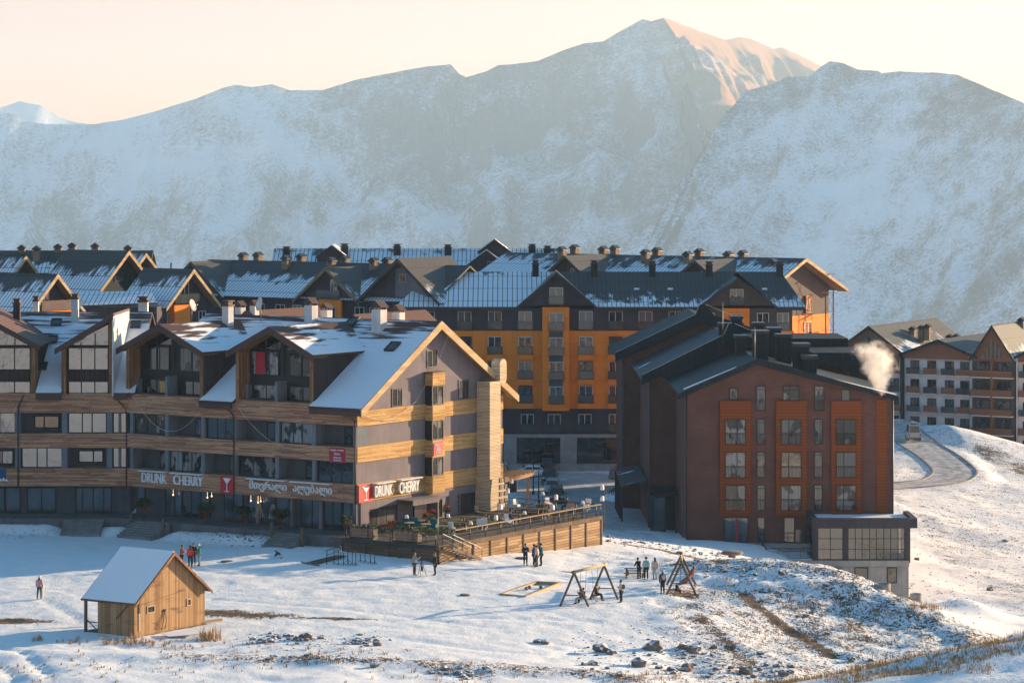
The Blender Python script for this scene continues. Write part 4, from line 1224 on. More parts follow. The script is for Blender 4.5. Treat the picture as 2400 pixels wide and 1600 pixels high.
half_dormer(Xw(83), Xw(-60), -14.7, -11.8, False)
# terrace plinth, steps with carved posts
m = MB(FL); m.box(-.3, LA+.2, -2.3, 1.3, -31.6, ZG-.02); m.build('terrace', M['conc_dark'], hotel)
m = MB(FW); m.box(-16, .6, -2.6, 1.3, -31.7, ZG-.025); m.build('terrace', M['conc_dark'], hotel)
def steps(fr, x0, x1, y0, n=7, dx=0.0):
    m = MB(fr)
    for k in range(n):
        z1 = ZG-.06-k*.165
        m.box(x0-.0, x1, y0-(k+1)*.36, y0-k*.36, -31.8, z1)
    m.build('front_steps', M['steps'], hotel)
steps(FW, Xw(160), Xw(252), -2.6)
steps(FL, Lu(440), Lu(362), -2.3); steps(FL, Lu(758), Lu(692), -2.3, 6)

# ------------------------------------------------------------------ things on and by the hotel
def satdish(u, v, D, r, face, label):
    p = P(u, v, D)
    t = thing('satellite_dish', label, 'satellite dish', p-Vector((0,0,r+.5)), 'satellite dishes on the hotel roof')
    fx = Vector(face).normalized(); ey = -fx; ex = Vector((-ey.y, ey.x, 0)).normalized()*-1; ez = ex.cross(ey).normalized()
    fr = Frame(p, ex, ez, fx)
    m = MB(fr); prof = [(0.001, 0.0)]+[(r*k/6, .28*r*(k/6)**2) for k in range(1, 7)]
    m.lathe((0,0,0), prof, 20); m.lathe((0,0,-.03), prof, 20); m.build('reflector', M['chim_white'], t)
    m = MB(fr); m.tube((0, -r*.9, .25*r), (0, -r*.1, r*.95), .025, 5); m.tube((0, r*.8, .2*r), (0, -.1*r, r*.95), .02, 5); m.box(-.06, .06, -.16*r-.05, -.16*r+.05, r*.9, r*1.05); m.build('feed_arm', M['grey_metal'], t)
    m = MB(); m.tube(p+Vector((0, .08, -.1)), p+Vector((0,.1,-r-.9)), .04, 6); m.build('mast', M['grey_metal'], t)
satdish(179, 709, 259, .62, (.35, -.8, .35), 'white satellite dish seen almost face on behind the leftmost chimney')
satdish(335, 707, 259, .5, (-.1, -.8, .35), 'white satellite dish mostly hidden by a square white chimney')
satdish(449, 716, 250, .55, (.9, -.35, .3), 'white satellite dish tilted to the right beside a gabled chimney')
satdish(611, 713, 246, .62, (-.95, -.5, .25), 'white satellite dish seen nearly edge on above the middle dormer')
# hanging wires
def wire(name, label, pts, r=.014, grp='slack wires on the hotel front', mat='white_pvc'):
    m = MB(); m.path(pts, r, 4)
    return tag(m.build(name, M[mat], None, loc=pts[0]), label, 'wire', grp) if False else tag(wire_build(m, name, mat, pts[0]), label, 'wire', grp)
def wire_build(m, name, mat, loc):
    return m.build(name, M[mat], None, loc=loc)
def sag(a, b, s, n=14):
    a, b = Vector(a), Vector(b)
    return [a.lerp(b, k/n)-Vector((0,0,s*4*(k/n)*(1-k/n))) for k in range(n+1)]
def fl(u, v, o=-.25):
    L = Lu(u); D = 232.7+.53*L; return FL.p(L, o, -(v-415)*D/F)
def fg(u, v, o=.3):
    s = Su(u, o); D = 232.7+.819*s-.53*o; return FG.p(s, -o, -(v-415)*D/F)
wire('hanging_wire', 'long slack wire looping low across the front left of the DRUNK CHERRY letters', sag(fl(305, 905), fl(472, 965), 2.7))
wire('hanging_wire', 'slack wire drooping from the downpipe towards the red for-sale board', sag(fl(556, 945), fl(741, 1043), 1.6))
wire('hanging_wire', 'thin wire stretched from the gable peak down to the lit corner', [fg(1052, 783, 1.2), fg(1022, 860), fg(975, 940), fg(957, 958)])
wire('hanging_wire', 'short wire drooping over the topmost golden board band', sag(fg(836, 960), fg(958, 956), .9))
wire('hanging_wire', 'slack wire hanging past the leftmost downpipe', sag(Vector(FW.p(Xw(38), -.3, -20.2)), Vector(FW.p(Xw(-20), -.3, -23.8)), .5))
# planters
def foliage(mb, c, r, n, rng, sz=.1, flat=.85):
    for _ in range(n):
        d = Vector((rng.gauss(0,1), rng.gauss(0,1), rng.gauss(0,1))).normalized()*r*rng.uniform(.45, 1.05)
        q = Vector(c)+Vector((d.x, d.y, d.z*flat)); a = Vector((rng.gauss(0,1), rng.gauss(0,1), rng.gauss(0,1))).normalized()
        b = a.orthogonal().normalized(); s_ = sz*rng.uniform(.6, 1.5)
        mb.poly([q-a*s_-b*s_*.4, q-a*s_+b*s_*.4, q+a*s_*.9], uv=[(0,0),(1,0),(.5,1)])
leafm = plain('evergreen_leaves', (.022, .045, .018), .8, var=.6, sc=12)
flowm = plain('red_flowers', (.38, .03, .03), .7)
claym = plain('dark_red_pot', (.16, .04, .032), .7)
rng = random.Random(5)
for i, (u, v, sp, lab) in enumerate([(352, 1188, .55, 'leftmost round flower basket on the terrace, left of the steps under DRUNK CHERRY'), (498, 1204, .55, 'bushy flower basket between the steps and the red cocktail sign'),
        (588, 1213, .62, 'wide leafy planter below the start of the Georgian lettering'), (672, 1214, .55, 'leafy planter in a red pot at the head of the rightmost steps'), (826, 1224, .4, 'small flower basket by the building corner beside the flags')]):
    q = fl(u, v, -.9); q.z = ZG+1.05
    t = thing('flower_planter', lab, 'planter', (q.x, q.y, ZG), 'flower planters along the terrace')
    m = MB(); m.lathe((q.x, q.y, ZG), [(.16, 0), (.07, .1), (.07, .55), (.2, .6), (.38, .92), (.40, .95)], 12); m.build('pot', claym, t)
    m = MB(); foliage(m, q+Vector((0,0,.25)), sp*1.6, 360, rng, .12, .5); m.build('leaves', leafm, t)
    m = MB(); foliage(m, q+Vector((0,0,-.05)), sp*1.2, 30, rng, .07); m.build('flowers', flowm, t)
for i, (x, y, lab) in enumerate([(Lu(359), -2.9, 'left carved totem post at the head of the middle steps'), (Lu(353)-.9, -2.3, 'pair-standing carved post behind the middle steps left side'), (Lu(441), -3.2, 'carved totem post on the right side of the middle steps'), (Lu(688), -2.9, 'tall carved post left of the rightmost steps'), (Lu(763), -3.1, 'stout carved post right of the rightmost steps')]):
    q = FL.p(x, y, 0); z0 = gz(q.x, q.y)
    m = MB(); rr = .17
    m.lathe((q.x, q.y, 0), [(rr, z0-.1), (rr, z0+.6), (rr*.75, z0+.68), (rr*1.05, z0+.8), (rr*1.0, z0+1.1), (rr*.6, z0+1.2), (rr*.95, z0+1.32), (rr*.8, z0+1.55), (0.02, z0+1.65)], 9)
    tag(m.build('carved_post', M['pole_wood'], None, loc=(q.x, q.y, z0)), lab, 'post', 'carved posts by the steps')
# hanging wicker chairs outside the shop
for u, lab in ((613, 'hanging cone lantern of slats left of the shop pier'), (645, 'hanging cone lantern of slats beside the pier, right one')):
    L = Lu(u); t = thing('hanging_lantern', lab, 'lantern', FL.p(L, -.3, ZG), 'slatted cone lanterns')
    m = MB(FL)
    for k in range(10):
        a_ = 2*math.pi*k/10; m.tube((L+.08*math.cos(a_), -.3+.08*math.sin(a_), -28.0), (L+.36*math.cos(a_), -.3+.36*math.sin(a_), -29.2), .022, 4)
    m.lathe((L, -.3, -29.2), [(.36, 0), (.36, .05)], 10); m.build('cage', M['slat'], t)
    m = MB(FL); m.tube((L, -.3, -28.0), (L, -.3, ZB3[0]), .02, 4)
    for k in range(4): m.lathe((L, -.3, -28.0+.15*k), [(.02, 0), (.07, .05), (.02, .1)], 6)
    m.build('cord', M['black'], t)
# ================================================================== apartment blocks behind (all distances x S)
def SF(o, ex=(1,0,0), ey=(0,1,0)):
    return Frame(Vector(o)*S, Vector(ex)*S, Vector(ey)*S, Vector((0,0,S)))
M['hatch_wood'] = wood('hatch_boards', (.20,.13,.085), (.30,.2,.13), .2, True, gap=.06)
def gable_roof(fr, x0, x1, y0, y1, ze, zr, mats, parent, t=.2, names=('roof','roof')):
    """ridge along x; returns the front slope"""
    ym = (y0+y1)/2
    m = MB(fr); m.slab((x0,y0,ze),(x1,y0,ze),(x1,ym,zr),(x0,ym,zr), t); a = m.build(names[0], M[mats[0]], parent)
    m = MB(fr); m.slab((x0,y1,ze),(x1,y1,ze),(x1,ym,zr),(x0,ym,zr), t); m.build(names[1], M[mats[1]], parent)
    return a
def cross_gable(fr, xc, hw, zev, zap, yf, yb, parent, wallmat, mats, ov=.7, zbase=None, barge='brown_trim', wall=True, t=.18, bw=.35):
    """gable facing -y with its ridge running inwards; mats = (left slope, right slope)"""
    sl = (zap-zev)/hw
    if wall:
        m = MB(fr); zb = zev if zbase is None else zbase
        pr = [(xc-hw, zb), (xc+hw, zb), (xc+hw, zev-.02), (xc, zap-.05), (xc-hw, zev-.02)] if zb < zev-.05 else [(xc-hw, zev-.02), (xc+hw, zev-.02), (xc, zap-.05)]
        m.prism(pr, yf, yf+.3); m.build('gable_wall', M[wallmat], parent)
    out = []
    for sgn, mt in ((-1, mats[0]), (1, mats[1])):
        xe = xc+sgn*(hw+ov*.5); ze = zev-sl*ov*.5
        m = MB(fr); m.slab((xe, yf-ov, ze), (xe, yb, ze), (xc, yb, zap), (xc, yf-ov, zap), t)
        out.append(m.build('gable_roof', M[mt], parent))
        p4 = [(xc, zap+.03), (xe, ze+.03), (xe, ze-bw), (xc, zap-bw-.1)]
        m = MB(fr); m.prism(p4 if sgn > 0 else p4[::-1], yf-ov-.06, yf-ov); m.build('barge_board', M[barge], parent)
    return out
def hatch(fr, x, y, zb, h, wd, parent, mat='charcoal', lit=False):
    """dark metal chimney with a little gabled hood"""
    return chimney(fr, x, y, zb, h, wd, wd, mat, 'dark_metal', parent, 'gable')

# ---- the tall orange block
O1 = SF((0, 336, 0))
kO = 336/F
def Xo(u): return (u-1200)*kO
def Zo(v): return -(v-415)*kO
ob = thing('orange_block', 'large orange and charcoal apartment block behind the parking yard, with two dark gables', 'building', O1.p(10, 0, -35.8))
m = MB(O1); m.box(Xo(905), Xo(1856), .0, 15, -36.2, Zo(722)); m.build('wall', M['slate'], ob)
ORX = (-16.2, Xo(1870))
m = MB(O1)
m.box(Xo(880), Xo(1860), -.14, -.0, Zo(957), Zo(775)); m.build('orange_cladding', M['orange'], ob)
m = MB(O1); m.box(Xo(905), Xo(1856), -.10, -.0, -36.1, Zo(1017)); m.build('ground_floor', M['concrete'], ob)
m = MB(O1); m.box(Xo(1640), Xo(1857), -.05, 0, Zo(775), Zo(722)); m.build('brown_cladding', M['slate_brown'], ob)
# roof
eO, rO, yO = -15.75, -11.75, 7.5
mr = MB(O1); mr.slab((Xo(925), -.8, eO), (Xo(1212), -.8, eO), (Xo(1304.5)*1.02, yO, rO), (Xo(1010), yO, rO), .2)
oroof = mr.build('roof', M['metal_heavy'], ob)
mr = MB(O1); mr.slab((Xo(1397), -.8, eO), (Xo(1636), -.8, eO), (Xo(1727.5)*1.02, yO, rO), (Xo(1304.5)*1.02+.002, yO, rO), .2)
oroof2 = mr.build('roof', M['metal_bare'], ob)
mr = MB(O1); mr.slab((Xo(1819), -.8, eO), (Xo(1887), -.8, eO), (Xo(1844), yO, rO), (Xo(1727.5)*1.02+.002, yO, rO), .2)
mr.build('roof', M['metal_bare'], ob)
mr = MB(O1); mr.slab((Xo(1887), -.8, -15.75), (Xo(1887), 15.8, -15.75), (Xo(1844), 7.6, -11.75), (Xo(1844), 7.5, -11.75), .2); mr.build('roof', M['metal_tan'], ob)
mr = MB(O1); mr.slab((Xo(905), 15.8, -15.75), (Xo(1887), 15.8, -15.75), (Xo(1844), 7.5, -11.75), (Xo(1010), 7.5, -11.75), .2); mr.build('roof', M['metal_bare'], ob)
for ua, ub in ((925, 1214), (1395, 1638), (1817, 1887)):
    m = MB(O1); m.box(Xo(ua), Xo(ub), -.92, -.78, -16.15, -15.72); m.build('eave_fascia', M['dark_metal'], ob)
cross_gable(O1, Xo(1304.5), 4.75, -15.6, Zo(636), -.35, 7.4, ob, 'slate', ('metal_snow', 'metal_bare'), .75, barge='dark_metal')
cross_gable(O1, Xo(1727.5), 4.7, -15.6, Zo(650)+.0, -.35, 7.2, ob, 'slate_brown', ('metal_bare', 'metal_bare'), .75, barge='dark_metal')
# central bay of the first gable and the bay under the second
m = MB(O1); m.box(Xo(1271), Xo(1334), -.95, -.36, Zo(961), Zo(719)); m.build('bay', M['orange'], ob)
m = MB(O1); m.box(Xo(1696), Xo(1756), -.6, -.15, Zo(775), Zo(722)); m.build('bay', M['orange'], ob)
for va, vb in ((775, 789), (833, 846), (889, 904)):
    m = MB(O1); m.box(Xo(1286.5), Xo(1319), -.99, -.951, Zo(vb), Zo(va)); m.build('bay_inset', M['stucco_dark'], ob)
def opanes(i): return ['glass','glass_net','glass','glass_curt2','glass'][i % 5]
wcols = [1013, 1073, 1144, 1213, None, 1358, 1427, 1498, 1567, 1637]
k = 0
rr = random.Random(3)
def owin(uc, v0, v1, y, w_=16, frame='white_pvc', rail=True, parent=ob, half=None, box=False, fr=O1, X=Xo, Z=Zo, pane=None):
    global k
    k += 1
    f = window(fr, X(uc-w_), X(uc+w_), Z(v1), Z(v0), y, parent, frame, pane or opanes(k*7//3), (.48,), fw=.07, dep=.12)
    if rail:
        m = MB(fr); a, b = X(uc-w_-2), X(uc+w_+2); z0 = Z(v1); z1 = z0+1.0
        m.box(a, b, y-.13, y-.08, z1-.05, z1)
        m.box(a, b, y-.13, y-.08, z0, z0+.05); m.box(a, a+.05, y-.13, y-.08, z0, z1); m.box(b-.05, b, y-.13, y-.08, z0, z1)
        o = m.build('railing', M['dark_metal'], parent)
        g = MB(fr); g.box(a+.05, b-.05, y-.12, y-.09, z0+.05, z1-.05); g.build('pane', M['glass_rail'], o)
    if box:
        m = MB(fr); m.box(X(uc-w_-3), X(uc+w_+3), y-.55, y-.001, Z(v1)-.62, Z(v1)-.02); m.build('balcony_sill', M['orange'], parent)
for u in (1003, 1089, 1160, 1231, 1373, 1443, 1513, 1583):
    owin(u, 729, 772, -.12, box=False)
for u in (1653+8, 1788, 1835):
    owin(u, 733, 775, -.12, 14)
owin(1725, 735, 775, -.72, 15)
owin(1726, 677, 716, -.47, 16); owin(1303.5, 673, 713, -.47, 16)
for r_, (v0, v1) in enumerate(((788, 830), (846, 888), (903, 944))):
    for u in (1089, 1160, 1231, 1373, 1443, 1513, 1583):
        owin(u, v0, v1, -.26, frame='dark_metal' if (u+r_) % 3 == 0 else 'white_pvc', box=True)
for v0, v1 in ((732, 773), (790, 832), (847, 889), (904, 945)):
    owin(1303.5, v0, v1, -1.07, 16)
for u in (1095, 1160-3, 1236, 1299, 1371, 1442, 1513, 1585): owin(u, 970, 1012, -.12, 15)
for u0, u1, cols in ((1090, 1180, (.5,)), (1211, 1313, (.33, .64)), (1352, 1455, (.33, .67)), (1490, 1590, (.33, .67))):
    window(O1, Xo(u0), Xo(u1), Zo(1085), Zo(1025), -.16, ob, 'dark_metal', 'glass', cols, (.78,), fw=.1, name='shop_window')
m = MB(O1); m.box(Xo(1100), Xo(1640), -1.6, -.11, -36.4, Zo(1086)); m.build('step', M['concrete'], ob)
# ridge chimneys and snow guards of the orange block
for u, vt, vb in ((1255, 618, 648), (1392, 620, 650), (1528, 622, 650), (1661, 625, 652), (1826, 640, 668)):
    x = Xo(u)*1.022; chimney(O1, x, 6.7, -12.5, (vb-vt)*.052+.15, .8, .8, 'charcoal', 'dark_metal', oroof2, 'flat')
for u in (1492, 1571, 1792):
    m = MB(O1); x = Xo(u)*1.01; m.prism([(x-.35, -14.0), (x+.35, -14.0), (x+.3, -13.6), (x-.3, -13.6)], 3.2, 3.9); m.build('roof_vent', M['snow_cap'], oroof2)

# right end of the orange block turns the corner (its side faces the sun)
# ---- long wing behind: gable end lit at the right
OF = SF((37.2, 362, 0), (.809, -.588, 0), (.588, .809, 0))
o2 = thing('sunlit_block', 'rear block whose dark and orange gable end is sunlit under a pale barge board', 'building', OF.p(-20, 0, -36))
m = MB(OF)
m.prism([(-8.6, -38), (8.6, -38), (8.6, -14.6), (0, -11.0), (-8.6, -14.6)], 0, .3, Frame(OF.p(0,0,0), OF.ey, -OF.ex, OF.ez))
m.build('gable_wall', M['slate_brown'], o2)
m = MB(OF); m.box(-46, -.35, -8.6, 8.6, -38, -14.7); m.build('wall', M['slate'], o2)
EFr = Frame(OF.p(0,0,0), OF.ey, -OF.ex, OF.ez)   # x along the end wall to the right, outward = -y
m = MB(EFr); m.box(-8.6, 8.7, -.12, -.0, -30, -18.15); m.build('orange_cladding', M['orange'], o2)
zr2_, ze2 = -10.6, -15.0
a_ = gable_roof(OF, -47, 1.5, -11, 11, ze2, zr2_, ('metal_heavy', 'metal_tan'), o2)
for sgn in (-1, 1):
    p4 = [(0, zr2_+.05), (sgn*11.1, ze2+.05), (sgn*11.1, ze2-.35), (0, zr2_-.42)]
    m = MB(EFr); m.prism(p4 if sgn > 0 else p4[::-1], -1.62, -1.48); m.build('barge_board', M['barge'], o2)
    p5 = [(0, zr2_-.25), (sgn*11.0, ze2-.25), (sgn*11.0, ze2-.3), (0, zr2_-.3)]
    m = MB(EFr); m.prism(p5 if sgn > 0 else p5[::-1], -1.47, -.02); m.build('soffit', M['soffit'], o2)
def ewin(s0, s1, z0, z1, frame='dark_metal'):
    window(EFr, s0, s1, z0, z1, -.2, o2, frame, 'glass_curt2', (.5,), fw=.08)
ewin(2.2, 3.8, -17.9, -15.6); ewin(1.8, 3.8, -21.5, -19.0, 'white_pvc'); ewin(-3.2, -1.6, -21.6, -18.6, 'white_pvc'); ewin(1.8, 3.8, -25, -22.6, 'white_pvc')
m = MB(EFr); m.box(3.4, 5.6, -.5, -.42, -21.5, -20.4); m.box(1.2, 3.9, -.7, -.13, -23.2, -21.8); m.build('balcony_sill', M['orange'], o2)
for xc, zap in ((-8.7, -10.75), (-29.3, -10.5)):
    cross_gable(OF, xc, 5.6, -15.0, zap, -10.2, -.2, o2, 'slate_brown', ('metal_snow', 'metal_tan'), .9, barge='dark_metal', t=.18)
    window(OF, xc+.5, xc+1.7, -13.6, -12.2, -10.32, o2, 'white_pvc', 'glass', (), fw=.08)
def of_x(u, y):
    q = (u-1200)/F; return (37.2+.588*y - q*(362+.809*y))/-(.809+.588*q)
def put_ch(fr, fx, u, v0, v1, y, parent, wd=.95, mat='charcoal', kind='house'):
    x = fx(u, y); q = fr.p(x, y, 0); D = q.y/S
    zt = -(v0-415)*D/F; zb = -(v1-415)*D/F
    h = max(.5, zt-zb-.55)
    chimney(fr, x, y, zb-.6, h+.6, wd, wd, mat, 'dark_metal', parent, kind)
for u, v0, v1 in ((1317, 577, 600), (1347, 575, 590), (1414, 580, 594), (1441, 578, 592), (1513, 584, 607), (1540, 583, 597), (1612, 588, 607), (1639, 586, 600), (1707, 593, 606), (1741, 590, 604), (1813, 606, 632)):
    put_ch(OF, of_x, u, v0, v1, .6 if v1-v0 < 18 else -2.2, a_, .95, 'hatch_wood')
# scaffold tower at its corner
sc = P(1944, 875, 366)*S
t = thing('scaffold', 'thin scaffold tower standing against the sunlit end of the rear block', 'scaffold', (sc.x, sc.y, -30*S))
for px in (-.55, .55):
    for py in (-.4, .4):
        m = MB(); m.tube((sc.x+px, sc.y+py, -31), (sc.x+px, sc.y+py, -14.95*S), .05, 5); m.build('standard', M['grey_metal'], t)
for kz in range(6):
    z0 = -30+kz*2.7; 
    m = MB(); m.tube((sc.x-.55, sc.y-.4, z0), (sc.x+.55, sc.y-.4, z0+2.7), .03, 4); m.tube((sc.x+.55, sc.y-.4, z0), (sc.x-.55, sc.y-.4, z0+2.7), .03, 4)
    m.build('brace', M['red_sign'], t)
    m = MB(); m.box(sc.x-1.0, sc.x+.9, sc.y-.5, sc.y+.5, z0+2.62, z0+2.68); m.build('platform', M['cream_panel'], t)

# ---- middle wing: gables facing left-front, right slopes catch the sun
BF = SF((-26.4, 350, 0), (.809, -.588, 0), (.588, .809, 0))
b1 = thing('gabled_block', 'dark block with a row of three steep gables above the hotel roof', 'building', BF.p(0, 0, -36))
def bf_x(u, y):
    q = (u-1200)/F; return (-26.4+.588*y - q*(350+.809*y))/-(.809+.588*q)
m = MB(BF); m.box(-20.5, 21, 0, 13, -36, -15.3); m.build('wall', M['slate'], b1)
broof = gable_roof(BF, -22, 21.5, -.9, 13.9, -15.3, -10.95, ('metal_snow', 'metal_tan'), b1)
cross_gable(BF, -18.0, 5.1, -15.1, -10.95, -.6, 7, b1, 'slate', ('metal_bare', 'metal_tan'), .8, barge='dark_metal')
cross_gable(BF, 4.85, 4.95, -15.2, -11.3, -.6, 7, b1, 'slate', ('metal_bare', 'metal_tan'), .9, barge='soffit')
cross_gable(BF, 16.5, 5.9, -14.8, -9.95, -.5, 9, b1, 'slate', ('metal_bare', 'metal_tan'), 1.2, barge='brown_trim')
m = MB(BF); m.prism([(15.3, -14.75), (20.6, -14.75), (16.6, -11.0), (15.3, -11.4)], -.62, -.5); m.build('grey_cladding', M['stucco'], b1, label='bare grey board infill of the right gable')
window(BF, 16.0, 17.0, -12.9, -11.9, -.72, b1, 'cream_panel', 'glass', (), fw=.1)
window(BF, 5.0, 6.1, -15.1, -12.8, -.72, b1, 'white_pvc', 'glass', (.5,), fw=.07)
m = MB(BF); m.box(3.3, 6.9, -.95, -.61, -18.6, -15.3); m.build('bay', M['orange'], b1)
m = MB(BF); m.box(3.0, 6.8, -1.1, -1.05, -15.3, -14.2); m.build('railing', M['glass_rail'], b1)
window(BF, 4.3, 6.1, -18.4, -16.2, -1.07, b1, 'white_pvc', 'glass', (.5,), fw=.07)
for x in (-10.6, -7.2, -3.8, -1.0, 1.2, 9.2, 11.6, 14.2): window(BF, x-.75, x+.75, -18.6, -16.2, -.12, b1, 'white_pvc', 'glass', (.5,), fw=.07)
window(BF, -18.6, -17.4, -14.9, -12.6, -.72, b1, 'white_pvc', 'glass', (), fw=.07)
for u, v0, v1 in ((570, 593, 609), (605, 592, 608), (671, 597, 622), (706, 598, 612), (777, 602, 628), (809, 603, 617), (876, 604, 622), (908, 606, 621)):
    put_ch(BF, bf_x, u, v0, v1, 7.4 if v1-v0 < 18 else 5.2, broof, .9, 'hatch_wood')
# snowy roof skirt joining the big gable and the orange block
# ---- left group: gables facing right-front
def agable(px, D, zap, zev, hw, L, name, label, wallmat='slate', mats=('metal_snow','metal_bare'), zb=-34, bal=False, barge='barge'):
    q = (px-1200)/F*D
    fr = SF((q, D, 0), (.588, .809, 0), (-.809, .588, 0))       # x to the viewer's right along the gable, y = away from it
    t = thing('gabled_house', label, 'building', fr.p(0, 3, zb))
    cross_gable(fr, 0, hw, zev, zap, 0, L, t, wallmat, mats, 1.3, zbase=zb, barge=barge, bw=.42)
    m = MB(fr); m.box(-hw+.02, hw-.02, .31, L, zb, zev-.3); m.build('wall', M['slate'], t)
    for sgn in (-1, 1):
        sl = (zap-zev)/hw
        p5 = [(0, zap-.22), (sgn*(hw+.6), zev-sl*.6-.22), (sgn*(hw+.6), zev-sl*.6-.27), (0, zap-.27)]
        m = MB(fr); m.prism(p5 if sgn > 0 else p5[::-1], -1.28, -.02); m.build('soffit', M['soffit'], t)
    return t, fr
A1, a1f = agable(116.5, 315, -11.0, -14.9, 3.9, 26, 'a', 'dark gable with a glass balcony at the far left, just above the hotel ridge')
window(a1f, -1.6, -.2, -14.9, -12.4, -.1, A1, 'white_pvc', 'glass', (.5,), fw=.07)
m = MB(a1f); m.box(-2.4, 2.4, -1.2, -.02, -15.4, -15.2); m.build('balcony_floor', M['orange'], A1)
m = MB(a1f); m.box(-2.4, 2.4, -1.2, -1.14, -15.15, -14.0); m.build('railing', M['glass_rail'], A1)
A2, a2f = agable(285, 350, -9.3, -14.3, 5.3, 9.6, 'a', 'tallest dark grey gable of the left group with one tiny window', 'charcoal', ('metal_snow','metal_bare'))
window(a2f, -1.3, .3, -13.2, -12.5, -.1, A2, 'dark_metal', 'glass', (.5,), fw=.07)
A3, a3f = agable(436, 335, -11.1, -15.05, 4.2, 7, 'a', 'dark gable with glass balcony and an orange bay, right end of the left group')
window(a3f, -1.0, .4, -15.0, -12.6, -.1, A3, 'white_pvc', 'glass', (.5,), fw=.07)
m = MB(a3f); m.box(-3.1, 1.2, -1.1, -1.04, -15.2, -14.1); m.build('railing', M['glass_rail'], A3)
m = MB(a3f); m.box(-3.0, -.2, -.9, -.01, -18.4, -15.4); m.build('bay', M['orange'], A3)
for x in (-3.3, 2.2): window(a3f, x, x+1.2, -18.4, -16.3, -.1, A3, 'white_pvc', 'glass', (.5,), fw=.07)
A4, a4f = agable(326, 372, -10.2, -13.4, 3.4, 14, 'a', 'small gable peeping out behind the tallest dark gable')
A5, a5f = agable(44, 352, -10.0, -13.4, 3.4, 14, 'a', 'gable at the far left edge, behind the dark chimneys')
# lit lean-to roof under the tallest gable
LF = SF((0, 325, 0))
lt = thing('lean_to_roof', 'low snow-covered lean-to roof glowing below the tallest dark gable', 'roof', LF.p(-46, 0, -34))
m = MB(LF); m.slab(((178-1200)*325/F, 0, -15.1), ((368-1200)*325/F, 0, -14.75), ((352-1200)*330/F, 6, -13.6), ((186-1200)*330/F, 6, -13.75), .2); m.build('roof_deck', M['metal_heavy'], lt)
m = MB(LF); m.box((180-1200)*325/F, (366-1200)*325/F, .6, 5.5, -34, -15.3); m.build('wall', M['slate'], lt)
A0 = SF((0, 384, 0))
a0 = thing('rear_block', 'long dark roof along the back of the left group, dotted with small hooded chimneys', 'building', A0.p(-60, 4, -34))
def Xa(u): return (u-1200)*384/F
m = MB(A0); m.box(Xa(-60), Xa(340), 0, 9, -34, -13.2); m.build('wall', M['slate'], a0)
r0 = gable_roof(A0, Xa(-70), Xa(350), -.6, 9.6, -13.3, -10.3, ('metal_bare', 'metal_bare'), a0)
def a0x(u, y): return (u-1200)*(384+y)/F
for u, v0, v1 in ((51, 573, 592), (86, 575, 602), (136, 572, 588), (169, 572, 585), (223, 576, 586), (300, 581, 591), (317, 606, 622), (104, 612, 640)):
    put_ch(A0, a0x, u, v0, v1, 4.4 if v1-v0 < 20 else 2.5, r0, .95, 'hatch_wood')
m = MB(A0); x = a0x(401, 0); m.tube((x, 0, -14.2), (x, 0, -11.9), .14, 8); m.build('flue_pipe', M['dark_metal'], r0)
# ---- farthest row: snowy frontal roof
CF = SF((0, 392, 0))
def Xc(u): return (u-1200)*400/F
cb = thing('snowy_roof_block', 'farthest block, a long straight roof under even snow with dark seams', 'building', CF.p(-10, 6, -36))
m = MB(CF); m.box(Xc(648), Xc(1320), .5, 15, -36, -13.6); m.build('wall', M['slate'], cb)
r0 = gable_roof(CF, Xc(643), Xc(1325), -.4, 15.6, -14.0, -10.3, ('metal_heavy', 'metal_bare'), cb)
for uc, zap, hw, yf in ((778, -9.7, 2.1, 3.5), (1159, -8.9, 2.2, 5.0), (1140, -10.3, 3.2, -2.2)):
    cross_gable(CF, (uc-1200)*(392+yf)/F, hw, zap-hw*.75, zap, yf, yf+7, cb, 'slate', ('metal_heavy', 'metal_bare'), .5, barge='dark_metal', bw=.25, zbase=-16)
window(CF, (1150-1200)*390/F-.5, (1150-1200)*390/F+.6, -13.0, -11.9, -2.32, cb, 'cream_panel', 'glass', (), fw=.1)
def cx_(u, y): return (u-1200)*(392+y)/F
for u, v0, v1 in ((672, 577, 604), (808, 570, 592), (931, 571, 595), (1050, 572, 595), (1247, 574, 588), (1283, 575, 598)):
    put_ch(CF, cx_, u, v0, v1, 6.0, r0, 1.0, 'charcoal', 'flat')

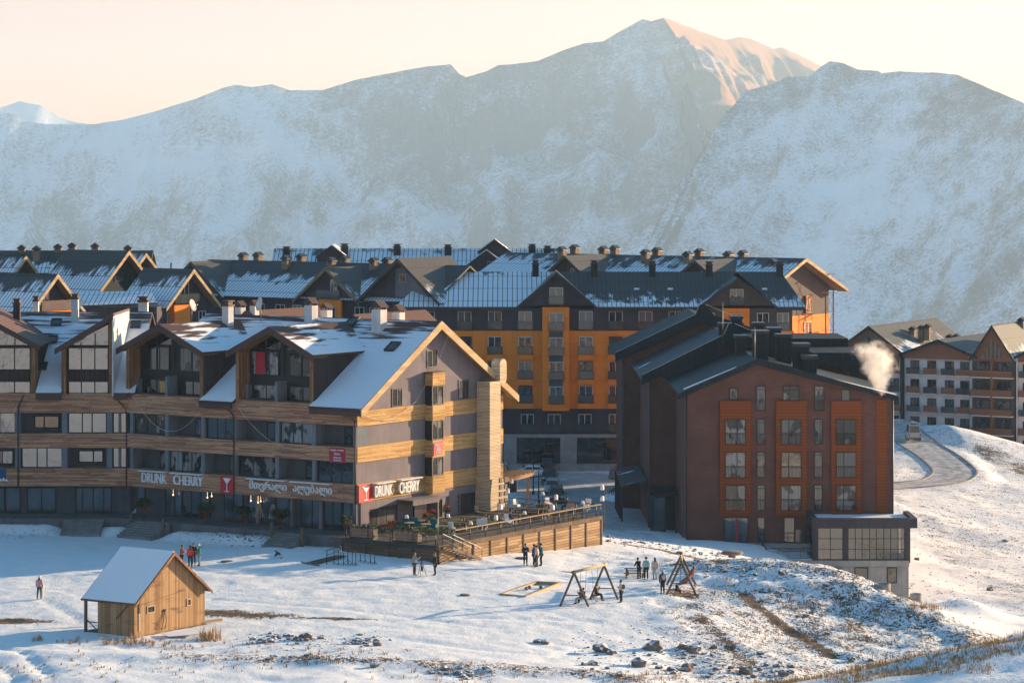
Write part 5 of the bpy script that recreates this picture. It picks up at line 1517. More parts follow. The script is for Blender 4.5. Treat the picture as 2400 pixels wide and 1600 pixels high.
# ================================================================== dark red brick block in the middle right
BK = SF((0, 257, 0))
kB = 257/F
def Xb(u): return (u-1200)*kB
def Zb(v): return -(v-415)*kB
bb = thing('brick_block', 'dark red brick apartment block with rust panels and a stepped charcoal roof', 'building', BK.p(25, 0, -33.9))
units = [  # left x, right x, front y, back y, z left eave, apex x, z apex, z right eave
  (16.3, 35.3, 0, 18, -19.75, 22.7, -16.95, -20.2),
  (13.8, 33.6, 18, 41, -19.75, 21.6, -16.0, -18.9),
  (12.05, 31.9, 41, 62, -19.0, 20.3, -15.15, -18.7)]
def brick_prof(x0, x1, zl, xa, za, zr, zb): return [(x0, zb), (x1, zb), (x1, zr), (xa, za), (x0, zl)]
for i, (x0, x1, y0, y1, zl, xa, za, zr) in enumerate(units):
    m = MB(BK)
    m.prism(brick_prof(x0, x1, zl-.25, xa, za-.25, zr-.25, -36), y0, y1)
    m.build('brick_wall', M['brick'], bb)
    m = MB(BK); ov = .9
    sll = (za-zl)/(xa-x0); slr = (za-zr)/(x1-xa)
    yb_ = y1+ (.0 if i < 2 else .6); yf_ = y0-.55
    m.slab((x0-ov, yb_, zl-sll*ov), (x0-ov, yf_, zl-sll*ov), (xa, yf_, za), (xa, yb_, za), .32)
    a = m.build('roof', M['metal_half' if i == 1 else 'metal_dark'], bb)
    m = MB(BK); m.slab((x1+ov*.5, yf_, zr-slr*ov*.5), (x1+ov*.5, yb_, zr-slr*ov*.5), (xa, yb_, za), (xa, yf_, za), .32)
    a2 = m.build('roof', M['metal_dark'], bb)
    if i == 0: roofB = a2; roofL = a
    # parapet upstand along the front edge
    m = MB(BK)
    up = .02 if i == 0 else .55
    pr = [(x0-ov-.05, zl-sll*ov-.45), (xa, za-.45), (x1+ov*.5+.05, zr-slr*ov*.5-.45), (x1+ov*.5+.05, zr-slr*ov*.5+up), (xa+1.4, za+up-.25), (xa+.5, za+up+(.9 if i else 0)), (xa-.1, za+up+(.9 if i else 0)), (xa-.6, za+up-.2), (x0-ov-.05, zl-sll*ov+up)]
    m.prism(pr, yf_-.12, yf_); m.build('parapet', M['charcoal'], bb)
    if i:
        for za_, zb2 in ((up, up+.04),):
            m = MB(BK)
            m.tube((x0-ov, yf_-.14, zl-sll*ov+up+.03), (xa-.6, yf_-.14, za+up-.17), .035, 4); m.tube((xa-.6, yf_-.14, za+up-.17), (xa-.1, yf_-.14, za+up+.93), .035, 4)
            m.tube((xa+.5, yf_-.14, za+up+.93), (xa+4.2, yf_-.14, za+up-.6), .035, 4)
            m.build('flashing', M['white_pvc'], bb)
m = MB(BK)
(x0, x1, y0, y1, zl, xa, za, zr) = units[0]
# thin snow lying along the front roof edges
m.slab((15.9, -.4, zl+.06), (16.0, .9, zl+.06), (20.9, .5, -17.62), (20.6, -.4, -17.7), .05)
m.build('roof_snow', M['snow_cap'], roofL)
m = MB(BK); m.slab((29.3, -.45, -18.62), (29.3, .5, -18.62), (35.7, .8, -20.18), (35.7, -.45, -20.18), .05); m.build('roof_snow', M['snow_cap'], roofB)
# grey walls that rise where the units step back, with standing seams
m = MB(BK); m.prism([(15.6, -20.2), (21.4, -18.0), (21.4, -16.2), (21.0, -16.1), (13.9, -19.3)][::1], 17.3, 17.6); m.build('step_wall', M['charcoal'], bb)
# roof chimneys and shafts
for u, vt, vb, wd, y, dp in ((1784, 775, 836, 1.36, 4, 2.2), (1737, 786, 800, 1.0, 12, 2), (1816, 768, 812, 1.25, 14, 2), (1838, 783, 830, 1.35, 9, 2.0), (1880, 805, 858, 1.36, 3.5, 2.2), (1898, 833, 868, 1.3, 1.5, 1.5), (1779, 756, 790, 1.1, 26, 2), (1727, 741, 770, 1.05, 30, 2), (1700, 757, 790, 1.2, 22, 1.5)):
    D = 257+y; x = (u-1200)*D/F; zt = -(vt-415)*D/F; zb_ = -(vb-415)*D/F
    m = MB(BK); m.box(x-wd/2, x+wd/2, y, y+dp, zb_-1.5, zt-.3); o = m.build('chimney', M['charcoal'], roofB)
    m = MB(BK); m.box(x-wd/2-.12, x+wd/2+.12, y-.12, y+dp+.12, zt-.3, zt); m.build('cap', M['dark_metal'], o)
for x, y, z0, z1 in ((22.55, -.3, -17.0, -13.9), (20.9, 17.2, -16.5, -12.4)):
    m = MB(BK); m.tube((x, y, z0), (x, y, z1), .06, 6, .03); m.build('mast', M['grey_metal'], roofB)
# right-hand unit roofs further back (seen above the front right slope)
m = MB(BK); m.box(24.6, 34.9, 30, 40, -21, -16.75); m.box(24.6, 37.0, 19.5, 29, -21, -17.55); m.build('roof_block', M['charcoal'], bb)
# rust side strip and pilaster
m = MB(BK); m.box(16.26, 16.3, .1, 4.2, Zb(1200), Zb(925)); m.build('side_panel', M['brown_panel'], bb)
m = MB(BK); m.box(Xb(2054), Xb(2078), -.06, 0, Zb(1203), Zb(935)); m.build('panel_strip', M['brown_panel'], bb)
m = MB(BK); m.box(Xb(2087), 35.42, .1, 4, Zb(1260), Zb(930)); m.build('side_panel', M['brown_panel'], bb)
zoomx = lambda x: 1440+x/3.1365
zoomy = lambda y: 900+y/3.1365
for x0, x1 in ((775, 1000), (1187, 1410), (1592, 1812)):
    m = MB(BK); m.box(Xb(zoomx(x0)), Xb(zoomx(x1)), -.32, -.0, Zb(zoomy(958)), Zb(zoomy(122))); m.build('panel_bay', M['brown_panel'], bb)
def bwin(x0, x1, y0, y1, y, pane, cols=(.5,), rows=(), rail=True, fr=BK):
    a, b, z0, z1 = Xb(zoomx(x0)), Xb(zoomx(x1)), Zb(zoomy(y1)), Zb(zoomy(y0))
    window(fr, a, b, z0, z1, y, bb, 'black', pane, cols, rows, fw=.06)
    if rail:
        m = MB(fr); zt = z0+(z1-z0)*.42
        m.box(a+.03, b-.03, y-.10, y-.07, zt-.04, zt); m.box(a+.03, b-.03, y-.10, y-.07, z0+.02, z0+.06)
        n = max(4, int((b-a)/.13))
        for q in range(n+1):
            xx = a+.03+(b-a-.08)*q/n; m.box(xx, xx+.018, y-.10, y-.07, z0+.06, zt-.04)
        m.build('railing', M['black'], bb)
big = ['glass_curt','glass_net','glass_curt2','glass_curt','glass','glass_net','glass_curt2','glass_curt','glass_curt']
i = 0
for y0, y1 in ((255, 442), (495, 686), (738, 926)):
    for x0, x1 in ((812, 962), (1222, 1370), (1627, 1773)):
        bwin(x0, x1, y0, y1, -.42, big[i], (.58 if x0 < 1000 else .38,), (.45,)); i += 1
    for x0, x1 in ((1047, 1108), (1468, 1530)):
        bwin(x0, x1, y0, y1, -.10, ['glass_net','glass_curt2','glass'][i % 3], (), (.86,))
bwin(845, 907, 28, 115, -.1, 'glass_net', (), (), False); bwin(1042, 1112, 12, 195, -.1, 'glass_net', (), (.85,))
bwin(1238, 1355, 12, 120, -.1, 'glass_curt2', (.4,), (.72,), False); bwin(1470, 1542, 12, 195, -.1, 'glass_curt2', (), (.85,)); bwin(1668, 1732, 38, 122, -.1, 'glass', (), (), False)
bwin(808, 982, 978, 1160, -.1, 'glass_blue', (.33, .67), (.35,), False); bwin(1050, 1106, 978, 1155, -.1, 'glass', (), (), False); bwin(1246, 1325, 978, 1160, -.1, 'glass', (), (), False)
m = MB(BK); m.box(Xb(zoomx(1330)), Xb(zoomx(1420)), -.14, -.02, Zb(zoomy(1170)), Zb(zoomy(1066))); m.build('glass_panel', M['glass_rail'], bb)
m = MB(BK); m.box(Xb(zoomx(893)), Xb(zoomx(908)), -.13, -.101, Zb(zoomy(1158)), Zb(zoomy(985))); m.build('curtain', M['for_sale'], bb, label='red and green curtain strip behind the ground floor glass')
# drain pipes at the stepped corners
for x, y, zt in ((16.22, -.1, -19.9), (13.72, 17.9, -20.0), (11.95, 40.9, -19.3), (35.4, -.1, -20.4)):
    m = MB(BK); m.tube((x, y, zt), (x, y, -35.5), .07, 6); m.build('downpipe', M['dark_metal'], bb)
# entrance canopies on the left side
m = MB(BK); m.box(13.4, 16.1, 12.6, 17.9, -31.0, -30.7); m.build('entrance_canopy', M['charcoal'], bb)
for q_ in ((13.5, 13.7, 12.7, 12.9), (15.9, 16.1, 12.7, 12.9), (13.5, 16.0, 17.0, 17.9)):
    m = MB(BK); m.box(*q_, -35, -31.0); m.build('porch_wall', M['stucco_dark'], bb)
window(BK, 13.75, 15.0, -34.6, -31.2, 12.75, bb, 'black', 'glass_blue', (), (.3, .6), fw=.08, name='entrance_door')
m = MB(BK); m.slab((11.0, 39, -31.2), (11.0, 22, -31.2), (13.6, 22, -30.6), (13.6, 39, -30.6), .15); m.build('side_canopy', M['metal_half'], bb)
for y in (22.3, 26.4, 30.6, 34.8, 38.7):
    m = MB(BK); m.box(11.0, 11.2, y, y+.2, -35.5, -31.3); m.build('canopy_post', M['dark_metal'], bb)
m = MB(BK); m.box(-.0+16.3, 29, -.9, -.02, -36.3, -33.95); m.build('plinth', M['concrete'], bb)

# ---- glass pavilion in front
PV = SF((0, 251.4, 0))
kP = 251.4/F
def Xp(u): return (u-1200)*kP
def Zp(v): return -(v-415)*kP
pv_ = thing('glass_pavilion', 'flat-roofed charcoal pavilion of glass on a bare concrete base beside the brick block', 'pavilion', PV.p(32, 2, -38))
zt, zf = Zp(1214), Zp(1237)
m = MB(PV); m.box(Xp(1904), Xp(2150), -.0, .5, zf, zt); m.box(Xp(1904), Xp(1904)+.5, .5, 5.6, zf, zt); m.box(Xp(2150)-.5, Xp(2150), .5, 5.6, zf, zt); m.box(Xp(1904)+.5, Xp(2150)-.5, .5, 5.6, zf, zt-.35)
rf = m.build('roof', M['slate'], pv_)
m = MB(PV); m.box(Xp(1904)+.5, Xp(2150)-.5, .5, 5.55, zt-.35, zt-.28); m.build('roof_snow', M['snow_cap'], rf)
for u0, u1, vb in ((1904, 1917, 1313), (1977, 1988, 1313), (2122, 2134, 1319)):
    m = MB(PV); m.box(Xp(u0), Xp(u1), .12, .55, Zp(vb), zf); m.build('column', M['slate'], pv_)
m = MB(PV); m.box(Xp(1904), Xp(1904)+.4, 5.0, 5.4, Zp(1313), zf); m.build('column', M['slate'], pv_)
window(PV, Xp(1917), Xp(1977), Zp(1312), zf, .25, pv_, 'black', 'glass_clear', (.5,), (.33, .66), fw=.06, name='glazing')
window(PV, Xp(1988), Xp(2122), Zp(1312), zf, .25, pv_, 'black', 'glass_clear', (.13, .25, .38, .5, .63, .75, .88), (.33, .66), fw=.06, name='glazing')
SD = Frame(PV.p(Xp(1904)+.2, 0, 0), -PV.ey, PV.ex, PV.ez)
window(SD, -5.0, -.55, Zp(1312), zf, 0, pv_, 'black', 'glass_clear', (.5,), (.33, .66), fw=.06, name='glazing')
SR = Frame(PV.p(Xp(2134)-.05, 0, 0), PV.ey, -PV.ex, PV.ez)
window(SR, .6, 5.3, Zp(1312), zf, 0, pv_, 'black', 'glass_clear', (.33, .66), (.33, .66), fw=.06, name='glazing')
m = MB(PV); m.box(Xp(1917), Xp(2122), .3, 4.88, Zp(1313), Zp(1313)+.03); m.build('inner_floor', M['cream_panel'], pv_)
for xx in (Xp(1935), Xp(1952), Xp(2035), Xp(2070)):
    m = MB(PV); m.box(xx-.35, xx+.35, 1.6, 2.3, Zp(1313)+.72, Zp(1313)+.78); m.box(xx-.04, xx+.04, 1.9, 1.98, Zp(1313)+.03, Zp(1313)+.72); m.build('inner_table', M['pole_wood'], pv_)
m = MB(PV)
for q_ in range(9): m.tube((Xp(2015)+q_*.28, 3.2, Zp(1313)+.03), (Xp(2015)+q_*.28, 3.2, Zp(1313)+1.25-q_*.07), .03, 4)
m.tube((Xp(2015), 3.2, Zp(1313)+1.25), (Xp(2015)+2.24, 3.2, Zp(1313)+.69), .04, 4); m.build('stair_rail', M['black'], pv_)
m = MB(PV); m.box(Xp(1917), Xp(2122), 4.9, 5.5, Zp(1313), zf); m.build('rear_wall', M['white_render'], pv_)
m = MB(PV); m.box(Xp(1880), Xp(2131), -.05, 5.6, Zp(1327), Zp(1313)); m.build('floor_slab', M['concrete'], pv_)
m = MB(PV); m.box(Xp(1880), Xp(2130), .1, 5.5, Zp(1440), Zp(1328)); m.build('basement_wall', M['concrete'], pv_)
window(PV, Xp(2003), Xp(2035), Zp(1385), Zp(1329), .0, pv_, 'black', 'glass', (), fw=.08, name='basement_window')
window(PV, Xp(2079), Xp(2102), Zp(1366), Zp(1329), .0, pv_, 'black', 'glass_clear', (), fw=.08, name='basement_window')
m = MB(PV)
for q in range(14): m.box(Xp(1910), Xp(1974), .02, .09, Zp(1329)-.22*(q+1), Zp(1329)-.22*q-.02)
m.build('roller_shutter', M['grey_metal'], pv_)
# side terrace with its iron railing
m = MB(PV); m.box(Xp(1782), Xp(1903), -.1, 5.6, -39, Zp(1311)); m.build('terrace', M['concrete'], pv_)
m = MB(PV); m.box(Xp(1784), Xp(1902), 0, 5.5, Zp(1311), Zp(1311)+.05); m.build('terrace_snow', M['snow_cap'], pv_)
m = MB(PV); z0, z1 = Zp(1311)+.08, Zp(1311)+1.02
xa, xb = Xp(1797), Xp(1903)
for n, (p, q) in enumerate((((xa, .1), (xb, .1)), ((xa, .1), (xa, 5.2)))):
    m.tube((*p, z1), (*q, z1), .035, 5); m.tube((*p, z0), (*q, z0), .03, 5)
    N = 32 if n == 0 else 26
    for k_ in range(N+1):
        xx = p[0]+(q[0]-p[0])*k_/N; yy = p[1]+(q[1]-p[1])*k_/N; m.tube((xx, yy, z0), (xx, yy, z1), .012 if k_ % 8 else .03, 4)
m.build('railing', M['black'], pv_)
# steam from a flue by the right eave
stm = Mat('steam'); stm.nt.nodes.remove(stm.b)
vp = stm.nt.nodes.new('ShaderNodeVolumePrincipled')
pn = stm.noise(stm.pos(), .9, 7, .72)
tc = stm.nt.nodes.new('ShaderNodeTexCoord'); gx_, gy_, gz_ = stm.sep(tc.outputs['Generated'])
dxx = stm.math('ABSOLUTE', stm.add(gx_, -.5)); dyy = stm.math('ABSOLUTE', stm.add(gy_, -.5))
_cb = P(2068, 928, 276); _ct = P(2046, 800, 276)
px_, py_, pz_ = stm.sep(stm.pos())
tt_ = stm.math('MAXIMUM', stm.mul(stm.add(pz_, -_cb.z), 1/(_ct.z-_cb.z)), .001)
axx = stm.add(_cb.x, stm.mul(tt_, _ct.x-_cb.x))
wob = stm.mul(stm.add(stm.noise(stm.pos(), .45, 2), -.5), 1.6)
dx2 = stm.math('SUBTRACT', stm.add(px_, stm.mul(wob, tt_)), axx); dy2 = stm.add(py_, -276.0)
rr2 = stm.math('SQRT', stm.add(stm.mul(dx2, dx2), stm.mul(stm.mul(dy2, dy2), 1.4)))
rn2 = stm.math('DIVIDE', rr2, stm.add(.32, stm.mul(stm.math('POWER', tt_, .8), 2.4)))
fall_ = stm.math('SUBTRACT', 1.0, stm.step(stm.add(rn2, stm.mul(stm.add(pn, -.5), 2.4)), .15, 1.05))
topf = stm.math('SUBTRACT', 1.0, stm.step(stm.add(tt_, stm.mul(stm.add(pn, -.5), 1.5)), .45, 1.05))
stm.put(vp.inputs['Density'], stm.mul(stm.mul(fall_, topf), 1.0))
vp.inputs['Color'].default_value = (1, .95, .9, 1); vp.inputs['Anisotropy'].default_value = .2
stm.nt.links.new(vp.outputs[0], stm.nt.nodes['Material Output'].inputs['Volume'])
m = MB()
bm = bmesh.new(); bmesh.ops.create_icosphere(bm, subdivisions=4, radius=1)
c_b = P(2068, 928, 276); c_t = P(2046, 800, 276)
for v in bm.verts:
    t_ = (v.co.z+1)/2
    rad = (.5+2.9*t_**.8)*(1+.28*mnoise.noise(v.co*2.2)+.16*mnoise.noise(v.co*5))
    cc = c_b.lerp(c_t, t_*1.0)
    hor = math.sqrt(max(0, 1-v.co.z**2)); dirv = Vector((v.co.x, v.co.y, 0)); 
    if dirv.length > 1e-6: dirv.normalize()
    kk = hor**.75
    v.co = cc+Vector((dirv.x*rad*kk, dirv.y*rad*kk*.8, .5*mnoise.noise(v.co*3)))
m.v = [v.co.copy() for v in bm.verts]; m.f = [[v.index for v in f.verts] for f in bm.faces]; m.uv = [(0,0)]*sum(len(f) for f in m.f); m.sm = [True]*len(m.f); bm.free()
tag(m.build('steam', stm.m), kind='stuff')

# ================================================================== white and brown block on the far right
WH = SF((61.5, 431, 0), (.866, -.5, 0), (.5, .866, 0))
wh = thing('white_block', 'white and rust-brown apartment block with steep gables at the right edge', 'building', WH.p(5, 3, -52))
m = MB(WH); m.box(-11.1, 26, .5, 26, -60, -27.6); m.build('wall', M['white_render'], wh)
cross_gable(WH, -6.0, 5.1, -26.9, -23.3, .0, 28, wh, 'rust_timber', ('metal_tan', 'metal_tan'), .9, barge='charcoal', zbase=-28.4)
cross_gable(WH, 5.4, 6.1, -27.4, -25.1, .0, 24, wh, 'rust_timber', ('metal_tan', 'metal_tan'), .7, barge='charcoal', zbase=-28.2)
cross_gable(WH, 14.4, 3.3, -27.5, -22.6, -.6, 24, wh, 'rust_timber', ('metal_tan', 'metal_tan'), .7, barge='charcoal', zbase=-28.2)
cross_gable(WH, 23.4, 5.6, -27.4, -24.5, .0, 24, wh, 'rust_timber', ('metal_tan', 'metal_tan'), .7, barge='charcoal', zbase=-28.2)
m = MB(WH); m.prism([(-9.2, -26.9), (-2.8, -26.9), (-6.0, -24.3)], -.04, -.0); m.build('gable_pane', M['glass_net'], wh)
m = MB(WH); m.prism([(12.4, -27.7), (16.4, -27.7), (14.4, -24.6)], -.66, -.6); m.build('gable_pane', M['glass_gold'], wh)
for xx in (13.1, 13.75, 14.4, 15.05, 15.7):
    m = MB(WH); m.box(xx-.05, xx+.05, -.72, -.661, -27.7, -24.7-abs(xx-14.4)*1.5); m.build('mullion', M['charcoal'], wh)
zs = [-30.6-2.92*k_ for k_ in range(8)]
rw = random.Random(11)
for x in (-.75, 10.6, 17.9):
    m = MB(WH); m.box(x, x+.22, -.12, .5, -58, -27.6); m.build('pilaster', M['charcoal' if x < 0 else 'white_render'], wh)
m = MB(WH); m.box(11.0, 17.7, -.5, .48, -58, -27.9); m.build('timber_bay', M['slate_brown'], wh)
m = MB(WH); m.box(14.25, 14.55, -1.5, -.51, -58, -28.1); m.build('bay_post', M['rust_timber'], wh)
for fi, zfl in enumerate(zs):
    cols_ = [-9.0, -5.6, -2.2, 1.2, 4.0, 6.9, 9.4, 19.5, 22.2] if fi < 6 else [-2.2, 1.2, 4.0, 6.9, 9.4, 19.5]
    for ci, x in enumerate(cols_):
        if x < -9.9 or x > 25: continue
        window(WH, x-.72, x+.72, zfl+.02, zfl+2.1, .4, wh, 'charcoal', ['glass_net','glass','glass_curt2'][(ci+fi) % 3], (.5,), fw=.09)
        m = MB(WH); m.box(x-1.12, x+1.12, -.35, .49, zfl-.16, zfl); m.build('balcony_slab', M['white_render'], wh)
        if (ci+fi) % 2 == 0:
            m = MB(WH); m.box(x-1.1, x+1.1, -.38, -.30, zfl, zfl+1.0); m.box(x-1.1, x-1.04, -.30, .4, zfl, zfl+1.0); m.build('balcony_panel', M['rust_timber'], wh)
        else:
            m = MB(WH); m.box(x-1.1, x+1.1, -.38, -.33, zfl+.93, zfl+1.0); m.box(x-1.1, x+1.1, -.38, -.33, zfl, zfl+.05)
            for q in range(5): m.box(x-1.1+q*.54, x-1.06+q*.54, -.38, -.34, zfl+.05, zfl+.93)
            o = m.build('balcony_railing', M['black'], wh)
            g = MB(WH); g.box(x-1.05, x+1.05, -.36, -.345, zfl+.06, zfl+.92); g.build('pane', M['glass_rail'], o)
    for x in (12.65, 16.1):
        window(WH, x-1.1, x+1.1, zfl+.95, zfl+2.3, -.56, wh, 'charcoal', ['glass_net','glass_curt2'][fi % 2], (.4,), fw=.09)
        m = MB(WH); m.box(x-1.55, x+1.55, -1.5, -.51, zfl-.16, zfl); m.build('balcony_slab', M['white_render'], wh)
        m = MB(WH); m.box(x-1.55, x+1.55, -1.52, -1.42, zfl, zfl+1.0); m.build('balcony_panel', M['rust_timber'], wh)
m = MB(WH); m.path([(-1.0, -.3, -27.3), (-.85, -.2, -28.3), (-.85, -.2, -50)], .12, 6); m.build('downpipe', M['charcoal'], wh)
def whx(u, y):
    q = (u-1200)/F; return (61.5+.5*y - q*(431+.866*y))/-(.866+.5*q)
for u, v0, v1 in ((2139, 763, 787), (2160, 760, 784), (2174, 757, 780), (2226, 781, 796), (2242, 780, 795), (2394, 742, 765)):
    x = whx(u, 11); q = WH.p(x, 11, 0); D = q.y/S; chimney(WH, x, 11, -(v1-415)*D/F-1.2, (v1-v0)*D/F+.6, .9, .9, 'hatch_wood', 'charcoal', wh, 'house')
# ================================================================== restaurant deck
DZ = -29.85
Dk = Vector((-5.98, 224.0, 0))
FD = Frame(Dk, dR, dL)        # x along the sunlit fence, y towards the hotel
DL_, DW_ = 24.0, 10.7
M['fence_shaded'] = wood('shaded_fence_boards', (.10,.06,.04), (.17,.11,.075), .24, gap=.16, knots=.3, stain=.3, seg=3.3)  # shade on the left fence is put into a darker board colour
deck = thing('restaurant_deck', 'raised timber deck with slatted sunlit fence and railing beside the golden gable', 'deck', FD.p(8, 5, -31.8))
m = MB(FD); m.box(.02, DL_-.02, .02, DW_, DZ-.25, DZ); m.build('floor', M['decking'], deck)
nb = 10
for i in range(nb):
    a, b = i*DL_/nb, (i+1)*DL_/nb
    q = FD.p((a+b)/2, 0, 0); zb = min(gz(FD.p(a,0,0).x, FD.p(a,0,0).y), gz(FD.p(b,0,0).x, FD.p(b,0,0).y))-.25
    m = MB(FD); m.box(a+.08, b-.02, -.06, .0, zb, DZ-.32); m.build('fence_panel', M['fence'], deck)
    m = MB(FD); m.box(a-.07, a+.08, -.14, .02, zb, DZ-.30); m.build('fence_post', M['brown_trim'], deck)
m = MB(FD); m.box(DL_-.02, DL_+.12, -.14, .02, -34, DZ-.3); m.build('fence_post', M['brown_trim'], deck)
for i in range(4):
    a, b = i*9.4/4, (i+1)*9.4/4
    m = MB(FD); m.box(-.06, .0, a+.08, b-.02, -31.6, DZ-.32); m.build('fence_panel', M['fence_shaded'], deck)
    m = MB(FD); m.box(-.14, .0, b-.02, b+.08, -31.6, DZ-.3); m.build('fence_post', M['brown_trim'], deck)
m = MB(FD); m.box(-.15, DL_+.13, -.16, .1, DZ-.3, DZ+.04); m.build('edge_beam', M['pole_wood'], deck)
m = MB(FD); m.box(-.16, .1, .1, 9.5, DZ-.3, DZ+.035); m.build('edge_beam', M['dark_metal'], deck)
m = MB(FD); m.box(DL_, DL_+.1, .1, DW_, -33.6, DZ+.03); m.build('end_wall', M['fence'], deck)
def railing(fr, pts, parent, mat='dark_metal', top='beam_wood', h=1.0, mids=(.35, .65), topw=.11, tn='handrail'):
    (x0, y0), (x1, y1) = pts
    L = math.hypot(x1-x0, y1-y0); n = max(1, round(L/2.2))
    for k in range(n+1):
        t = k/n; x, y = x0+(x1-x0)*t, y0+(y1-y0)*t
        m = MB(fr); m.tube((x, y, DZ), (x, y, DZ+h), .035, 6); m.build('rail_post', M[mat], parent)
    m = MB(fr)
    for z in mids: m.tube((x0, y0, DZ+h*z), (x1, y1, DZ+h*z), .016, 4)
    m.build('rail_wire', M[mat], parent)
    m = MB(fr)
    if abs(x1-x0) > abs(y1-y0): m.box(x0, x1, y0-topw, y0+topw, DZ+h, DZ+h+.06)
    else: m.box(x0-topw, x0+topw, y0, y1, DZ+h, DZ+h+.06)
    m.build(tn, M[top], parent)
railing(FD, ((2.3, .06), (DL_+.1, .06)), deck, topw=.15)
railing(FD, ((DL_-.05, .4), (DL_-.05, DW_)), deck, top='dark_metal', topw=.06)
railing(FD, ((.05, .3), (.05, 9.2)), deck, top='dark_metal', topw=.04)
# stair from the deck corner to the snow
m = MB(FD)
zb = gz(FD.p(4.1, -.8, 0).x, FD.p(4.1, -.8, 0).y)
n = 9
st_ = thing('stair', 'open dark steel stair leaning against the near corner of the deck fence', 'stair', FD.p(4, -.7, zb))
for sy in (-.25, -1.2):
    m = MB(FD); m.prism([(.3, DZ-.05), (.3, DZ-.3), (4.2, zb-.05), (4.2, zb+.2)], sy-.03, sy+.03); m.build('stringer', M['brown_trim'], st_)
for k_ in range(n):
    t = (k_+.5)/n; x = .3+3.9*t; z = DZ+.02+(zb-DZ)*t
    m = MB(FD); m.box(x-.16, x+.16, -1.18, -.27, z-.02, z+.02); m.build('tread', M['pole_wood'], st_)
for sy in (-.22, -1.24):
    m = MB(FD); m.tube((.3, sy, DZ+.95), (4.3, sy, zb+.95), .03, 5)
    m.tube((.3, sy, DZ+.5), (4.3, sy, zb+.5), .014, 4)
    for t in (0, .33, .66, 1): m.tube((.3+4*t, sy, DZ+(zb-DZ)*t), (.3+4*t, sy, DZ+(zb-DZ)*t+.95), .025, 5)
    m.build('handrail', M['dark_metal'], st_)
m = MB(FD); m.tube((.12, .12, DZ), (.12, .12, DZ+2.6), .035, 6)
tag(m.build('flag_pole', M['grey_metal'], None, loc=FD.p(.12, .12, DZ)), 'bare thin pole at the near corner of the deck above the stair', 'pole')
def onDeck(u, v, h=0.0):
    D = -(DZ+h)*F/(v-VH); return Vector(((u-1200)*D/F, D, DZ))
rng = random.Random(8)
# firewood stacks, garland hedge
for (y0, y1, lab) in ((6.6, 9.0, 'leftmost firewood stack in a rack on the dark deck edge'), (2.2, 4.7, 'firewood stack in a rack nearer the deck stair')):
    t = thing('firewood_rack', lab, 'firewood', FD.p(.5, (y0+y1)/2, DZ), 'firewood racks on the deck')
    m = MB(FD)
    m.box(.25, .85, y0, y0+.05, DZ, DZ+1.0); m.box(.25, .85, y1-.05, y1, DZ, DZ+1.0); m.box(.25, .85, y0+.05, y1-.05, DZ+.06, DZ+.12); m.build('rack', M['dark_metal'], t)
    m = MB(FD)
    for r in range(6):
        for c in range(int((y1-y0-.15)/.16)):
            yy = y0+.13+c*.16+(r % 2)*.05; zz_ = DZ+.2+r*.145; rr_ = .072*rng.uniform(.75, 1.1)
            m.tube((.22+rng.uniform(-.05,.05), yy, zz_), (.85, yy, zz_), rr_, 6)
    o = m.build('logs', plain('split_logs', (.42,.26,.18), .9, var=.55, sc=9), t)
hd = thing('hedge_garland', 'dark green conifer garland draped along the shaded deck railing', 'garland', FD.p(.1, 4, DZ))
m = MB()
for k_ in range(1500):
    y = rng.uniform(.2, 9.3); q = FD.p(.35+rng.gauss(0, .13), y, DZ+1.02+.08*math.sin(y*2.1)+rng.gauss(0, .11))
    a = Vector((rng.gauss(0,1), rng.gauss(0,1), rng.gauss(0,1))).normalized(); b = a.orthogonal().normalized(); s_ = rng.uniform(.05, .13)
    m.poly([q-a*s_-b*s_*.4, q-a*s_+b*s_*.4, q+a*s_], uv=[(0,0),(1,0),(.5,1)])
m.build('needles', leafm, hd)
# flags
for u, v0, v1, cols_, lab in ((843, 1186, 1236, ((.06,.16,.42), (.55,.42,.05)), 'furled blue over yellow flag by the hotel corner'), (857, 1188, 1236, ((.65,.6,.6), (.55,.06,.08)), 'furled white and red flag beside the grey shop pier')):
    q = onDeck(u, 1236); t = thing('flag', lab, 'flag', q, 'flags at the corner')
    hgt = 1.85
    m = MB(); m.tube(q, q+Vector((0,0,hgt)), .02, 5); m.build('pole', M['grey_metal'], t)
    for part, (za, zb2) in zip(cols_, ((.72, 1.78), (.3, .72))):
        m = MB(); mt = plain('flag_cloth', part, .8)
        nseg = 5
        for k_ in range(nseg):
            t0, t1 = k_/nseg, (k_+1)/nseg
            wq = lambda z: .06+.36*(1-(z-.3)/1.48)**.8
            for side in (0, 1):
                z0_, z1_ = za+(zb2-za)*t0, za+(zb2-za)*t1
                y0 = .05*math.sin(z0_*6+side*2); y1 = .05*math.sin(z1_*6+side*2)
                x0_, x1_ = wq(z0_)*.5*side, wq(z1_)*.5*side
                m.poly([q+Vector((x0_, y0+.03*side, z0_)), q+Vector((x0_+wq(z0_)*.5, y0-.05, z0_)), q+Vector((x1_+wq(z1_)*.5, y1-.05, z1_)), q+Vector((x1_, y1+.03*side, z1_))])
        m.build('cloth', mt, t)
